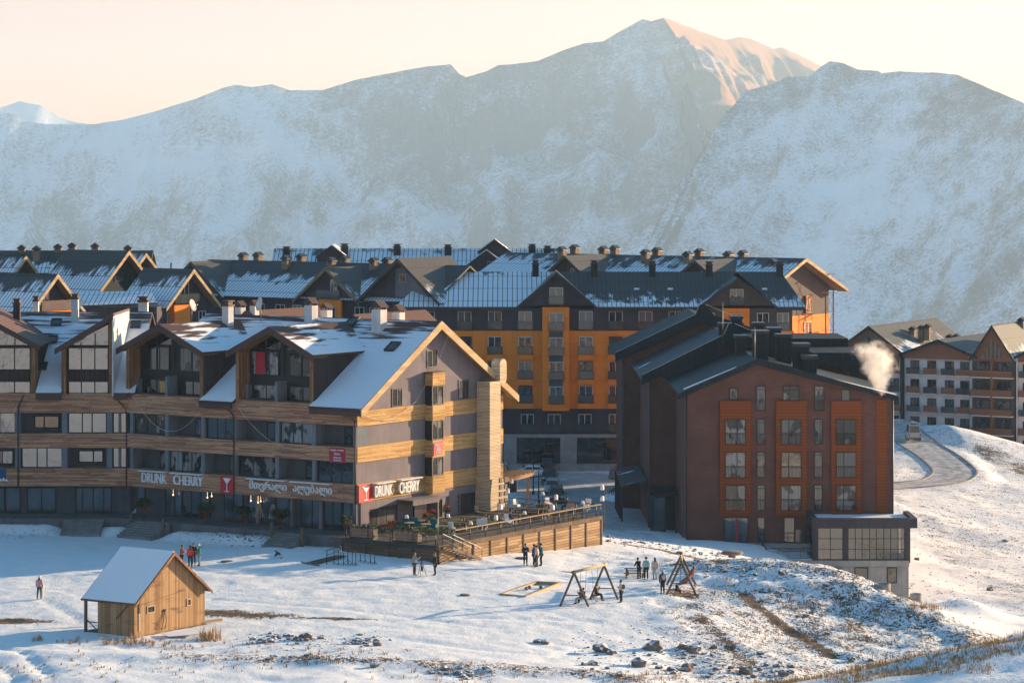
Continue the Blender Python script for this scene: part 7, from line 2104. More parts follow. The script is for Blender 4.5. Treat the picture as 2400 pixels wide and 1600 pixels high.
# ================================================================== vehicles
def car(p, rz, lab, paint, kind='suv', group=None, L=4.6, Wd=1.85, H=1.75, name='parked_car'):
    t = thing(name, lab, 'car', p, group)
    fr = rotframe(p, rz)          # +x is the front
    hl = L/2
    if kind == 'sedan':
        prof = [(-hl, .32), (hl-.05, .30), (hl, .55), (hl-.1, .78), (hl-.5, .88), (hl-1.25, .98), (-hl+.75, 1.0), (-hl+.05, .98), (-hl, .75)]
        top = [(hl-1.35, .97), (hl-2.15, H-.06), (hl-2.6, H), (-hl+1.5, H-.02), (-hl+1.15, H-.1), (-hl+.45, .99)]
    elif kind == 'van':
        prof = [(-hl, .35), (hl-.05, .33), (hl, .6), (hl-.08, .95), (hl-.6, 1.12), (hl-.8, 1.2), (-hl, 1.2)]
        top = [(hl-.75, 1.19), (hl-1.5, H-.12), (hl-1.9, H), (-hl+.15, H), (-hl+.02, H-.15), (-hl, 1.19)]
    else:
        prof = [(-hl, .42), (hl-.05, .40), (hl, .7), (hl-.05, .98), (hl-.35, 1.06), (hl-1.15, 1.12), (-hl+.02, 1.14), (-hl, .9)]
        top = [(hl-1.2, 1.11), (hl-1.85, H-.08), (hl-2.2, H), (-hl+.3, H-.02), (-hl+.12, H-.15), (-hl+.03, 1.13)]
    def shell(prof, w0, w1, ztop0, nm, mat, inset=0):
        m = MB(fr); n = len(prof)
        zmin = min(z for _, z in prof); zmax = max(z for _, z in prof)
        wf = lambda z: w0+(w1-w0)*((z-zmin)/(zmax-zmin))**1.3
        A = [(x, -wf(z), z) for x, z in prof]; B = [(x, wf(z), z) for x, z in prof]
        m.poly(A); m.poly(list(reversed(B)))
        for k_ in range(n):
            j = (k_+1) % n; m.poly([A[j], A[k_], B[k_], B[j]], smooth=False)
        o = m.build(nm, mat, t)
        bv = o.modifiers.new('bevel', 'BEVEL'); bv.width = .05; bv.segments = 2; bv.limit_method = 'ANGLE'
        return o
    body = shell(prof, Wd/2, Wd/2-.02, 1, 'body', paint)
    shell(top, Wd/2-.06, Wd/2-.26, 1, 'cabin_shell', paint)
    # glazing: side windows, windscreen, rear window as thin panels proud of the shell
    zmin = min(z for _, z in top); zmax = max(z for _, z in top)
    wf = lambda z: (Wd/2-.06)+(-.2)*((z-zmin)/(zmax-zmin))**1.3
    zs0, zs1 = zmin+.06, H-.16
    def xfront(z):
        for (xa, za), (xb, zb2) in zip(top, top[1:]):
            if min(za, zb2) <= z <= max(za, zb2) and xa > 0: return xa+(xb-xa)*(z-za)/(zb2-za)
        return top[1][0]
    def xback(z):
        tb = top[3:]
        for (xa, za), (xb, zb2) in zip(tb, tb[1:]):
            if min(za, zb2) <= z <= max(za, zb2): return xa+(xb-xa)*(z-za)/(zb2-za)
        return tb[-1][0]
    gl = M['glass']
    for s_ in (-1, 1):
        cuts = [.0, .48, 1.0] if kind != 'van' else [.0, .3, .64, 1.0]
        for c0_, c1_ in zip(cuts, cuts[1:]):
            m = MB(fr)
            def pt(c, z):
                xf, xb_ = xfront(z)-.12, xback(z)+.16
                return (xb_+(xf-xb_)*c, s_*(wf(z)+.012), z)
            q4 = [pt(c0_+.02, zs0), pt(c1_-.02, zs0), pt(c1_-.02, zs1), pt(c0_+.02, zs1)]
            m.poly(q4 if s_ < 0 else q4[::-1]); m.poly((q4 if s_ > 0 else q4[::-1])); m.build('side_window', gl, t)
    m = MB(fr); q4 = [(xfront(zs0)+.015, -wf(zs0)+.1, zs0), (xfront(zs0)+.015, wf(zs0)-.1, zs0), (xfront(zs1)+.015, wf(zs1)-.08, zs1), (xfront(zs1)+.015, -wf(zs1)+.08, zs1)]
    m.poly(q4); m.build('windscreen', gl, t)
    zr0 = zmin+.12
    m = MB(fr); q4 = [(xback(zr0)-.015, wf(zr0)-.12, zr0), (xback(zr0)-.015, -wf(zr0)+.12, zr0), (xback(zs1)-.015, -wf(zs1)+.1, zs1), (xback(zs1)-.015, wf(zs1)-.1, zs1)]
    m.poly(q4); m.build('rear_window', gl, t)
    R_ = .34 if kind != 'suv' else .37
    for x in (hl-.85, -hl+.85):
        for s_ in (-1, 1):
            f2 = Frame(fr.p(x, s_*(Wd/2-.10), R_), fr.ex, fr.ez, fr.ey*s_)
            m = MB(f2); m.lathe((0,0,-.11), [(R_*.6, 0), (R_, .02), (R_, .2), (R_*.62, .225)], 18); w_ = m.build('wheel', M['black'], t)
            m = MB(f2); m.lathe((0,0,.1), [(R_*.62, .0), (R_*.6, .015), (.06, .025), (.001, .03)], 12); m.build('rim', M['grey_metal'], w_)
    lm = plain('headlight_glass', (.6,.6,.58), .15, .6); rl = plain('tail_light', (.35,.02,.02), .3, .5)
    for s_ in (-1, 1):
        yy = s_*(Wd/2-.28); zl = .78 if kind == 'sedan' else .92
        m = MB(fr); m.box(hl-.16, hl+.012, yy-.2, yy+.2, zl-.09, zl+.07); m.build('headlight', lm, t)
        yy = s_*(Wd/2-.16)
        m = MB(fr); m.box(-hl-.012, -hl+.12, yy-.1, yy+.1, zl-.1, zl+.18); m.build('tail_light', rl, t)
        yy = s_*(Wd/2+.08); m = MB(fr); m.box(hl-1.62, hl-1.45, min(yy, yy+s_*.14), max(yy, yy+s_*.14), 1.08 if kind != 'sedan' else 1.0, 1.26 if kind != 'sedan' else 1.14); m.build('mirror', M['black'], t)
    m = MB(fr); m.box(hl-.1, hl+.012, -.42, .42, .55, .80 if kind != 'sedan' else .7); m.build('grille', M['black'], t)
    m = MB(fr); m.box(hl-.2, hl+.05, -Wd/2+.05, Wd/2-.05, .34, .52); m.build('bumper', M['grey_metal'] if kind == 'suv' else paint, t)
    m = MB(fr); m.box(-hl-.05, -hl+.15, -Wd/2+.05, Wd/2-.05, .36, .55); m.build('bumper', M['grey_metal'] if kind != 'sedan' else paint, t)
    if kind == 'suv':
        for s_ in (-1, 1):
            m = MB(fr); m.tube((hl-2.2, s_*.6, H+.06), (-hl+.5, s_*.6, H+.06), .025, 5); m.build('roof_rail', M['black'], t)
    return t, fr
def paintm(n, c): return plain(n, c, .28, .6, .1, var=.08, sc=1.2)
pw, pg_, ps = paintm('white_car_paint', (.78,.78,.79)), paintm('dark_car_paint', (.035,.04,.045)), paintm('silver_car_paint', (.46,.46,.46))
q = P(1257, 1100, 354); q.z = gz(q.x, q.y); car(q, 0, 'white saloon car parked side-on in front of the shop window', pw, 'sedan', None, 4.9, 1.85, 1.5)
for u, v, lab, pt_, rz in ((1283, 1112, 'farthest dark off-roader of the nose-to-tail row of cars', pg_, -93), (1288, 1136, 'second dark off-roader from the white saloon in the row', pg_, -92), (1295, 1160, 'silver off-roader with a sunlit roof edge', ps, -92), (1305, 1180, 'nearest dark car of the row, half hidden by deck furniture', pg_, -90)):
    q = gpt(u, v); q.z = gz(q.x, q.y+1.5)-.03; q.y += 2.2; car(q, rz, lab, pt_, 'suv', 'cars parked nose to tail in the yard', 4.6, 1.9, 1.8)
# minibus on the road
hd_ = (ROAD[1]-ROAD[2]); q = gpt(2150, 1022)
i_ = min(range(len(ROADP)), key=lambda k_: (ROADP[k_]-P(2141, 1024, 430)).length if True else 0)
bp = min(ROADP, key=lambda r: abs((1200+F*r.x/r.y)-2141) + abs((VH-F*r.z/r.y)-1022))
tdir = hd_.normalized(); bp = bp+Vector((0,0,.06))
bus, bfr = car(bp, math.degrees(math.atan2(tdir.y, tdir.x))-4, 'beige-white minibus driving away up the bending road', paintm('beige_van_paint', (.50,.46,.42)), 'van', None, 5.4, 2.0, 2.5, 'minibus')
m = MB(bfr); m.box(-1.6, 1.0, -.75, .75, 2.52, 2.60); m.box(-1.9, -1.3, -.6, .6, 2.6, 2.68); m.build('roof_rack', M['grey_metal'], bus)
# street lamps of the yard, bollards, tank
for u, v0, v1, lab in ((1250, 1066, 1158, 'tallest black lamp post in the yard, left of the cars'), (1262.5, 1102, 1180, 'shorter black post right beside the dark cars'), (1227, 1070, 1118, 'thin black post below the rear wheel of the white saloon')):
    q = gpt(u, v1); D = q.y; zt = -(v0-415)*D/F
    t = thing('yard_post', lab, 'post', q, 'black posts in the yard')
    m = MB(); m.tube(q, (q.x, q.y, zt), .09, 8, .06); m.build('shaft', M['black'], t)
    m = MB(); m.lathe(q, [(.16, 0), (.16, .35), (.1, .45)], 10); m.build('base', M['black'], t)
q = gpt(1172, 1150); t = thing('round_tank', 'round dark tank wall with a sunlit rim and snow inside, beside the pergola', 'tank', q)
m = MB(); m.lathe(q, [(2.1, -.3), (2.1, 2.1), (1.95, 2.1), (1.95, 1.2)], 28); m.build('wall', M['conc_dark'], t)
m = MB(); m.lathe(q, [(1.94, 1.5), (1.2, 1.75), (.001, 1.85)], 28); m.build('snow_fill', M['snow_cap'], t)
m = MB(); m.tube(q+Vector((.6, -1.2, 3.6)), q+Vector((1.4, -1.5, 1.9)), .06, 5); m.tube(q+Vector((.6, -1.2, 3.6)), q+Vector((.5, -1.2, 1.9)), .04, 5); m.build('ladder_rail', M['black'], t)
q = gpt(1401, 1092); t = thing('traffic_bollard', 'red and white striped bollard in front of the shop entrance', 'bollard', q)
for k_ in range(5):
    m = MB(); m.tube(q+Vector((0,0,.2*k_)), q+Vector((0,0,.2*k_+.199)), .07, 8); m.build('stripe_band', M['red_sign'] if k_ % 2 == 0 else M['white_paint'], t)
m = MB(); m.lathe(q, [(.25, 0), (.25, .05), (.1, .1)], 10); m.build('base', M['red_sign'], t)
# snow heap with branches and pots in the passage
q = gpt(1452, 1172); m = MB(); m.blob(q+Vector((0,0,.1)), 1.9, 4, .3, 3, sq=(1, 1, .55)); tag(m.build('snow_heap', M['snow_warm'], None, loc=q), 'knobbly snow heap at the left wall of the brick block', 'snow heap')
m = MB()
rb = random.Random(6)
for k_ in range(30):
    a_ = rb.uniform(0, 6.28); p0 = q+Vector((1.6*math.cos(a_), 1.6*math.sin(a_), .2)); p1 = q+Vector((.2*math.cos(a_+1), .2*math.sin(a_+1), 1.5+rb.uniform(-.2, .3))); mid = p0.lerp(p1, .5)+Vector((.3*math.cos(a_), .3*math.sin(a_), .3)); m.path([p0, mid, p1], .03, 4)
tag(m.build('branches', M['pole_wood'], None, loc=q), 'bare branches stuck into the snow heap', 'branches')
q = gpt(1446, 1122); m = MB(); m.blob(q+Vector((0,0,.5)), 1.0, 14, .2, 3, sq=(1,1,1.1)); tag(m.build('boulder', M['rock'], None, loc=q), 'rounded tan boulder in the passage by the brick block', 'boulder')
# ================================================================== people
skinm = plain('skin', (.42, .25, .18), .6); hairm = plain('dark_hair', (.03, .02, .015), .7); hairb = plain('fair_hair', (.22, .13, .06), .7)
_cm = {}
def cloth(c, n='cloth'):
    if c not in _cm: _cm[c] = plain(n, c, .85, .15, var=.12, sc=6)
    return _cm[c]
def skinmesh(name, chains, mat, parent, root, sub=1):
    """chains: lists of (Vector, radius) sharing first vertices through equal keys"""
    vs, rs, es, key = [], [], [], {}
    def vid(p, r):
        k_ = (round(p.x, 4), round(p.y, 4), round(p.z, 4))
        if k_ not in key: key[k_] = len(vs); vs.append(p); rs.append(r)
        return key[k_]
    for ch in chains:
        ids = [vid(p, r) for p, r in ch]
        for a, b in zip(ids, ids[1:]):
            if a != b: es.append((a, b))
    me = bpy.data.meshes.new(name); org = WL[parent.name]
    me.from_pydata([tuple(v-org) for v in vs], es, [])
    o = bpy.data.objects.new(name, me); col.objects.link(o); o.parent = parent; WL[o.name] = org
    me.materials.append(mat)
    md = o.modifiers.new('skin', 'SKIN'); md.use_smooth_shade = True
    sv = me.skin_vertices[0].data
    for i, r in enumerate(rs):
        rr_ = r if isinstance(r, tuple) else (r, r); sv[i].radius = rr_; sv[i].use_root = (i == 0)
    if sub: sd_ = o.modifiers.new('sub', 'SUBSURF'); sd_.levels = sub; sd_.render_levels = sub
    return o
def person(q, face, label, top, legs, H=1.72, pose='stand', hair='short', hat=None, coat=0.0, hold=None, shoes=(.03,.03,.03), collar=None, skirt=None, group=None, back=None):
    """face: heading in degrees (0 = looking to the viewer's right, 90 = away from the viewer)"""
    t = thing('person', label, 'person', q, group)
    k = H/1.75
    fr = rotframe(q, face-90)         # local +y forward, +x to the person's right
    L = lambda x, y, z: fr.p(x*k, y*k, z*k)
    ph = .93
    J = dict(pel=(0,0,ph), sp=(0,.0,ph+.2), ch=(0,.01,ph+.42), nk=(0,.01,ph+.56), hd=(0,.03,ph+.62), ht=(0,.03,ph+.80))
    legs_ = {}
    for s_ in (-1, 1):
        hip = (s_*.095, 0, ph-.04); kn = (s_*.105, .03, .50); an = (s_*.11, -.01, .09); to = (s_*.13, .17, .03)
        if pose == 'walk': kn = (s_*.10, .10*s_+.06, .50); an = (s_*.10, .17*s_-.05, .10 if s_ > 0 else .16); to = (an[0], an[1]+.17, an[2]-.05)
        if pose in ('sit', 'sitdeck'): hip = (s_*.095, 0, .50); kn = (s_*.12, .42, .50); an = (s_*.12, .48, .1); to = (s_*.13, .66, .05)
        if pose == 'crouch': hip = (s_*.09, -.05, .32); kn = (s_*.15, .22, .38); an = (s_*.14, -.12, .07); to = (s_*.15, .06, .03)
        legs_[s_] = (hip, kn, an, to)
    dz = 0; lean = 0
    if pose in ('sit', 'sitdeck'): dz = .52-ph
    if pose == 'crouch': dz = .36-ph; lean = .95
    if pose == 'lean': lean = .28
    for n in J:
        x, y, z = J[n]; h = z-ph
        J[n] = (x, y+h*math.sin(lean), ph+dz+h*math.cos(lean))
    arms = {}
    for s_ in (-1, 1):
        cx, cy, cz = J['ch']; sh = (cx+s_*.19, cy, cz+.06)
        el_ = (sh[0]+s_*.055, sh[1]-.02, sh[2]-.29); wr = (sh[0]+s_*.04, sh[1]+.06, sh[2]-.53)
        if pose == 'crossed' or hold == 'front': el_ = (sh[0]+s_*.05, sh[1]+.04, sh[2]-.27); wr = (sh[0]-s_*.1, sh[1]+.25, sh[2]-.22)
        if pose in ('sit', 'sitdeck'): wr = (sh[0]-s_*.02, sh[1]+.3, sh[2]-.34); el_ = (sh[0]+s_*.06, sh[1]+.06, sh[2]-.27)
        if hold == 'rope': el_ = (sh[0]+s_*.12, sh[1]+.1, sh[2]-.2); wr = (sh[0]+s_*.2, sh[1]+.15, sh[2]+.06)
        if pose == 'crouch': el_ = (sh[0]+s_*.04, sh[1]+.12, sh[2]-.2); wr = (sh[0]+s_*.02, sh[1]+.30, max(.1, sh[2]-.42))
        if hold == 'phone' and s_ > 0: el_ = (sh[0]+.08, sh[1]+.1, sh[2]-.2); wr = (sh[0]+.0, sh[1]+.38, sh[2]-.02)
        if pose == 'walk': wr = (wr[0], wr[1]-.2*s_, wr[2]); el_ = (el_[0], el_[1]-.1*s_, el_[2])
        if pose == 'lean': wr = (sh[0]-s_*.02, sh[1]+.33, sh[2]-.36); el_ = (sh[0]+s_*.05, sh[1]+.12, sh[2]-.25)
        arms[s_] = (sh, el_, wr)
    V_ = lambda p: L(*p)
    R = lambda r: r*k
    # body: one skinned surface with hands of five fingers
    ch = [[(V_(J['pel']), R(.115)), (V_(J['sp']), (R(.125), R(.09))), (V_(J['ch']), (R(.145), R(.10))), (V_(J['nk']), R(.05)), (V_(J['hd']), R(.07)), (V_((J['hd'][0], J['hd'][1]+.015, (J['hd'][2]+J['ht'][2])/2)), (R(.078), R(.092))), (V_(J['ht']), R(.055))]]
    for s_ in (-1, 1):
        hip, kn, an, to = legs_[s_]; sh, el_, wr = arms[s_]
        ch.append([(V_(J['pel']), R(.115)), (V_(hip), R(.085)), (V_(kn), R(.056)), (V_(an), R(.042)), (V_(to), R(.035))])
        w = Vector(wr); fd = (w-Vector(el_)).normalized(); pm = w+fd*.075
        ch.append([(V_(J['ch']), (R(.145), R(.10))), (V_(sh), R(.062)), (V_(el_), R(.043)), (V_(wr), R(.029)), (L(*pm), R(.034))])
        side = fd.cross(Vector((0, 1, .2))).normalized()
        if side.length < .5: side = Vector((1,0,0))
        for fi in range(4):
            b = pm+side*((fi-1.5)*.022)+fd*.02; ln = (.058, .072, .068, .05)[fi]; cu = fd.cross(side)*.3
            ch.append([(L(*pm), R(.034)), (L(*b), R(.011)), (L(*(b+fd*ln*.55+cu*ln*.2)), R(.009)), (L(*(b+fd*ln+cu*ln*.7)), R(.007))])
        th = w+fd*.03+side*.045
        ch.append([(V_(wr), R(.029)), (L(*th), R(.012)), (L(*(th+fd*.035+side*.012)), R(.009))])
    body = skinmesh('body', ch, skinm, t, 0, 1)
    # clothing
    jk = cloth(top, 'jacket_cloth'); tr = cloth(legs, 'trouser_cloth')
    tor = [(V_((J['pel'][0], J['pel'][1], J['pel'][2]-.02-coat)), (R(.165 if coat < .2 else .185), R(.135))), (V_(J['pel']), (R(.16), R(.125))), (V_(J['sp']), (R(.165), R(.13))), (V_(J['ch']), (R(.185), R(.14))), (V_((J['nk'][0], J['nk'][1], J['nk'][2]-.03)), R(.085))]
    if pose in ('sit', 'sitdeck', 'crouch'): tor = tor[1:]
    cj = [tor]
    for s_ in (-1, 1):
        sh, el_, wr = arms[s_]
        cj.append([(V_(J['ch']), (R(.185), R(.14))), (V_(sh), R(.088)), (V_(el_), R(.068)), (L(*(Vector(wr)*.96+Vector(el_)*.04)), R(.052))])
    skinmesh('jacket', cj, jk, t, 0, 1)
    cl = []
    for s_ in (-1, 1):
        hip, kn, an, to = legs_[s_]
        cl.append([(V_(J['pel']), (R(.145), R(.12))), (V_(hip), R(.105)), (V_(kn), R(.078)), (V_(an), R(.066))])
    skinmesh('trousers', cl, tr, t, 0, 1)
    for s_ in (-1, 1):
        hip, kn, an, to = legs_[s_]
        skinmesh('shoe', [[(V_((an[0], an[1]-.04, an[2]-.02)), R(.055)), (V_((an[0]+(to[0]-an[0])*.5, an[1]+(to[1]-an[1])*.5, max(.045, an[2]*.5))), R(.05)), (V_(to), R(.04))]], cloth(shoes, 'shoe_leather'), t, 0, 1)
    # head: face and hair
    hx, hy, hz = J['hd'][0], J['hd'][1]+.01, (J['hd'][2]+J['ht'][2])/2
    fh = Frame(L(hx, hy, hz), fr.ex*k, fr.ey*k, Vector((0,0,k)))
    m = MB(fh); m.blob(fh.p(0, -.02, .035), .112*k, 3, .08, 2, sq=(.92, 1.0, .98))
    if hair == 'long': m.blob(fh.p(0, -.07, -.13), .11*k, 5, .1, 2, sq=(.9, .6, 1.5))
    if hat is None: m.build('hair', hairb if hair == 'fair' else hairm, t)
    else:
        m = MB(fh); m.blob(fh.p(0, -.01, .055), .118*k, 3, .05, 2, sq=(.95, 1.02, .85)); m.lathe((0, 0, .02), [(.112, 0), (.118, .02), (.112, .04)], 12); m.build('hat', cloth(hat, 'knit'), t)
        if hair == 'long':
            m = MB(fh); m.blob(fh.p(0, -.07, -.12), .1*k, 5, .1, 2, sq=(.9, .6, 1.5)); m.build('hair', hairm, t)
    m = MB(fh); m.blob(fh.p(0, .055, -.02), .075*k, 1, .03, 2, sq=(.92, .72, 1.2)); m.prism([(-.013, -.03), (.013, -.03), (0, .01)], .1, .125); m.build('face', skinm, t)
    m = MB(fh)
    for s_ in (-1, 1): m.blob(fh.p(s_*.03, .105, .01), .010*k, 1, 0, 1)
    m.box(-.022, .022, .1, .109, -.062, -.055); m.build('face_features', hairm, t)
    m = MB(fh)
    for s_ in (-1, 1): m.blob(fh.p(s_*.085, 0, -.01), .022*k, 1, 0, 1, sq=(.5, 1, 1.4))
    m.build('ears', skinm, t)
    if collar:
        m = MB(fr); nk = J['nk']; m.lathe((nk[0]*k, nk[1]*k, (nk[2]-.06)*k), [(.1*k, 0), (.12*k, .05*k), (.11*k, .1*k), (.08*k, .11*k)], 12); m.build('collar', cloth(collar, 'scarf'), t)
    if skirt:
        m = MB(fr); p_ = J['pel']; m.lathe((p_[0]*k, p_[1]*k, (p_[2]-.35)*k), [(.27*k, 0), (.22*k, .2*k), (.16*k, .42*k)], 14); m.build('skirt', cloth(skirt, 'skirt_cloth'), t)
    if back:
        m = MB(fr); c_ = J['ch']; m.blob(fr.p(c_[0]*k, (c_[1]-.2)*k, (c_[2]-.08)*k), .17*k, 4, .08, 2, sq=(.95, .6, 1.25)); m.build('backpack', cloth(back, 'pack_cloth'), t)
    if hold == 'phone':
        w = Vector(arms[1][2]); m = MB(fr); m.box((w.x-.04)*k, (w.x+.04)*k, (w.y+.08)*k, (w.y+.09)*k, (w.z+.02)*k, (w.z+.16)*k); m.build('phone', M['black'], t)
    return t, fr, arms, k
def G(u, v): return gpt(u, v)
black, navy, dgrey = (.02,.02,.022), (.018,.025,.05), (.06,.06,.065)
t, fr, arms, k = person(G(92, 1404), 85, 'person in pink jacket and green trousers carrying a snowboard at the far left', (.52,.26,.30), (.05,.13,.10), 1.72, 'walk', 'long', (.6,.6,.6))
w = arms[1][2]; m = MB(Frame(fr.p((w[0]+.12)*k, w[1]*k, 0), fr.ex, fr.ey))
m.prism([(-.01, .15), (.02, .15), (.02, 1.15), (-.01, 1.15)], -.13, .13); 
tag(m.build('snowboard', M['cream_panel'], None, loc=fr.p(.3, 0, .2)), 'pale snowboard held under the arm of the person in pink', 'snowboard')
person(G(426, 1326), 20, 'person in an orange sweater and black trousers with folded arms behind the cabin roof', (.36,.10,.04), black, 1.7, 'crossed')
person(G(446, 1329), 100, 'person with back turned in a red jacket with navy shoulders', (.70,.06,.03), navy, 1.74, 'stand', collar=navy)
person(G(454, 1324), -100, 'person in a dark navy jacket standing behind the red jacket', navy, navy, 1.78, 'stand')
person(G(467, 1325), 200, 'person in a teal jacket, white hat and grey trousers', (.02,.24,.21), (.30,.30,.30), 1.72, 'crossed', 'long', (.7,.7,.68))
person(G(658, 1308), 200, 'small figure crouching on the snow in a dark top and white skirt', (.03,.025,.03), (.6,.6,.62), 1.35, 'crouch', 'fair', skirt=None)
person(G(971, 1347), 30, 'person in a long grey coat holding up a phone by the tripod', (.26,.24,.23), dgrey, 1.78, 'stand', 'fair', coat=.3, hold='phone')
person(G(1020, 1347), 190, 'person in a long black coat with beige collar right of the tripod', black, black, 1.78, 'stand', 'fair', coat=.32, collar=(.4,.27,.16))
grp = None
person(G(1231.5, 1324), -80, 'man in an open navy jacket over a pale shirt, leftmost before the deck fence', navy, black, 1.76, 'crossed', collar=(.35,.38,.42))
person(G(1251, 1325), 10, 'person in a bright blue jacket second from left before the deck fence', (.025,.09,.26), navy, 1.74, 'crossed')
person(G(1258, 1328), 150, 'person in a beige jacket in the group before the deck fence', (.46,.38,.30), dgrey, 1.74, 'stand', hat=(.06,.05,.05))
person(G(1268.5, 1325), 190, 'person in a turquoise jacket, rightmost before the deck fence', (.015,.15,.22), black, 1.82, 'stand', hat=(.05,.05,.06))
person(G(1498, 1356), 120, 'person in a black coat leaning over the picnic table', black, black, 1.72, 'lean', coat=.25)
person(G(1514.5, 1357), 95, 'person in a pale turquoise jacket seen from behind at the picnic table', (.22,.42,.42), black, 1.78, 'stand', hat=(.04,.03,.03))
person(G(1535, 1357), 100, 'person in a long beige coat with long dark hair', (.50,.41,.35), (.40,.33,.28), 1.74, 'stand', 'long', coat=.4)
person(G(1553, 1390), 110, 'person in a long dark coat and tan hat carrying something pink', (.03,.035,.06), black, 1.78, 'stand', 'long', (.42,.32,.2), coat=.45, back=(.52,.34,.32))
c = G(1586, 1391); person(c+Vector((0,0,.0)), 30, 'child in black sitting low beside the red rope basket', black, black, 1.15, 'sit')
s0, dn_ = seats[0]
for o_, lab, cc in ((-.22, 'left child in black sharing the left swing seat', (.05,.045,.05)), (.22, 'right child in black sharing the left swing seat', black)):
    q = s0+dn_*o_; person(Vector((q.x, q.y, q.z-.47)), 200, lab, cc, (.35,.36,.38) if o_ < 0 else black, 1.45, 'sit', hat=(.02,.02,.02), hold='rope')
s0, dn_ = seats[1]
person(Vector((s0.x, s0.y, s0.z-.50)), -20, 'person in a brown and black jacket on the right swing seat', (.13,.075,.04), black, 1.68, 'sit', hold='rope')
person(Vector((s0.x-.25, s0.y-.45, s0.z-.48)), -30, 'small child in white trousers held beside the right swing seat', (.16,.10,.06), (.55,.52,.5), 1.0, 'sit')
person(G(1456, 1411), 150, 'person in a beige jacket and black trousers standing right of the swing', (.50,.43,.36), black, 1.66, 'stand', hat=(.03,.03,.035), hold='front', back=(.12,.09,.08))
q = onDeck(1196, 1218, .45); person(q, 10, 'guest in a blue jacket seated on the deck behind the railing', (.02,.07,.2), black, 1.72, 'sitdeck', 'short')
q = onDeck(1329, 1186, .45); person(q, 190, 'guest in black seated at the far end of the deck', black, black, 1.74, 'sitdeck')

# ================================================================== stones, dry grass
rr = random.Random(21)
def rock(u, v, w_, lab, grp, seed, flat=.7, snow=True):
    q = gpt(u, v); r_ = w_*q.y/F/2*1.15
    t = thing('stone', lab, 'stone', q, grp)
    m = MB(); m.blob(q+Vector((0, 0, r_*flat*.45)), r_, seed, .55, 2, sq=(1.05, .85, flat)); m.sm = [False]*len(m.f); m.build('body', rockm, t)
rk = Mat('field_stone', .92, .2); p_ = rk.pos(); nn = rk.noise(p_, 2.5, 5, .65); rk._nrm
_x, _y, nz_ = rk.sep(rk._nrm)
ca = rk.mix(nn, (.075,.055,.045), (.31,.235,.18))
sm_ = rk.step(rk.add(nz_, rk.mul(rk.add(rk.noise(p_, 1.4, 3), -.5), .9)), .62, .78)
rk.color(rk.mix(sm_, ca, (.78,.78,.8))); rk.bump(rk.noise(p_, 9, 4), .6, .05)
rockm = rk.m
big = [(613,1506,22,'angular brown stone standing alone right of the cabin'), (716,1498,26,'brown block at the right end of the rubble line'), (885,1512,17,'brown stone at the foot of the shaggy rubble heap'), (878,1562,19,'pale brown cube-like stone alone in the near snow'), (1260,1505,17,'left one of a pair of rounded stones in the hollow'), (1278,1508,17,'right one of a pair of rounded stones in the hollow'),
 (1409,1526,30,'large rounded snow-capped boulder below the swing'), (1430,1532,16,'flat stone leaning on the large boulder'), (1499,1560,32,'large brown boulder in the gully'), (1529,1522,36,'long light slab lying across the slope'), (1545,1566,17,'upright block right of the gully boulder'), (1576,1572,20,'squat block near the bottom of the gully'), (1608,1572,30,'lumpy boulder cluster end at the gully foot'), (1600,1519,26,'broken tan slab high in the gully'), (1624,1526,26,'tilted tan slab right of the broken slab'), (1390,1558,24,'snow-covered stone left of the gully boulder'),
 (1451,1583,18,'dark jagged stone in the near snow right of centre'), (1783,1532,15,'tall narrow tan stone on the stripe of earth'), (1672,1520,16,'tan stone at the left end of the earth bank'), (1747,1578,28,'large grey boulder at the foot of the earth slope'), (1835,1583,20,'grey stone in the row under the earth slope'), (1890,1445,14,'dark stone in mid slope below the mound'), (1909,1434,12,'small dark stone just above another in mid slope'), (1940,1486,14,'dark stone beside the lower earth stripe'), (1995,1548,16,'dark stone near the grassy knoll'), (2041,1547,12,'dark stone right next to the grassy knoll edge'),
 (1832,1345,14,'brown stone on the near side of the mound'), (1700,1340,12,'brown stone at the left end of the mound'), (1935,1372,14,'brown stone on the right half of the mound'), (2320,1383,14,'dark stone beside the small snow heap on the right'), (2356,1269,12,'lone dark stone far out in the right snow field'), (2150,1312,10,'dark stone on the snow behind the pavilion')]
for i, (u, v, w_, lab) in enumerate(big): rock(u, v, w_, lab, 'stones in the snow', i+3, rr.uniform(.6, .85))
def scatter(n, gen, grp, lab, w0, w1):
    for i in range(n):
        u, v = gen(); rock(u, v, rr.uniform(w0, w1)*rr.uniform(.7, 1.2), lab, grp, rr.randint(0, 9999), rr.uniform(.45, .8))
scatter(26, lambda: (rr.gauss(670, 32), rr.gauss(1497, 6)), 'rubble stones right of the cabin', 'small angular stone in the rubble line right of the cabin', 7, 15)
scatter(26, lambda: (rr.gauss(850, 22), rr.gauss(1504, 6)), 'rubble stones of the shaggy heap', 'dark shard in the shaggy heap below the bare earth patch', 7, 14)
scatter(16, lambda: (rr.uniform(595, 800), rr.gauss(1541, 4)), 'small stones in the near snow', 'small stone in the line along the near snow', 5, 12)
scatter(26, lambda: (rr.gauss(1085, 35), rr.gauss(1577, 9)), 'stones of the front pile', 'dark stone in the pile at the bottom edge of the near snow', 8, 16)
scatter(36, lambda: (rr.uniform(1340, 1680), rr.gauss(1535, 26)), 'stones in the gully', 'small brown stone scattered in the gully', 4, 12)
scatter(34, lambda: (rr.uniform(1640, 1900), rr.gauss(1575, 12)), 'stones under the earth slope', 'brown stone at the foot of the earth slope', 6, 15)
def mnd():
    t_ = rr.random(); u = 1640+t_*500; return u, 1318+ (u-1640)*.0+max(0, u-1880)**1.2*.055+rr.uniform(2, 40)
scatter(38, mnd, 'stones on the mound', 'small brown stone on the rubble mound', 4, 10)
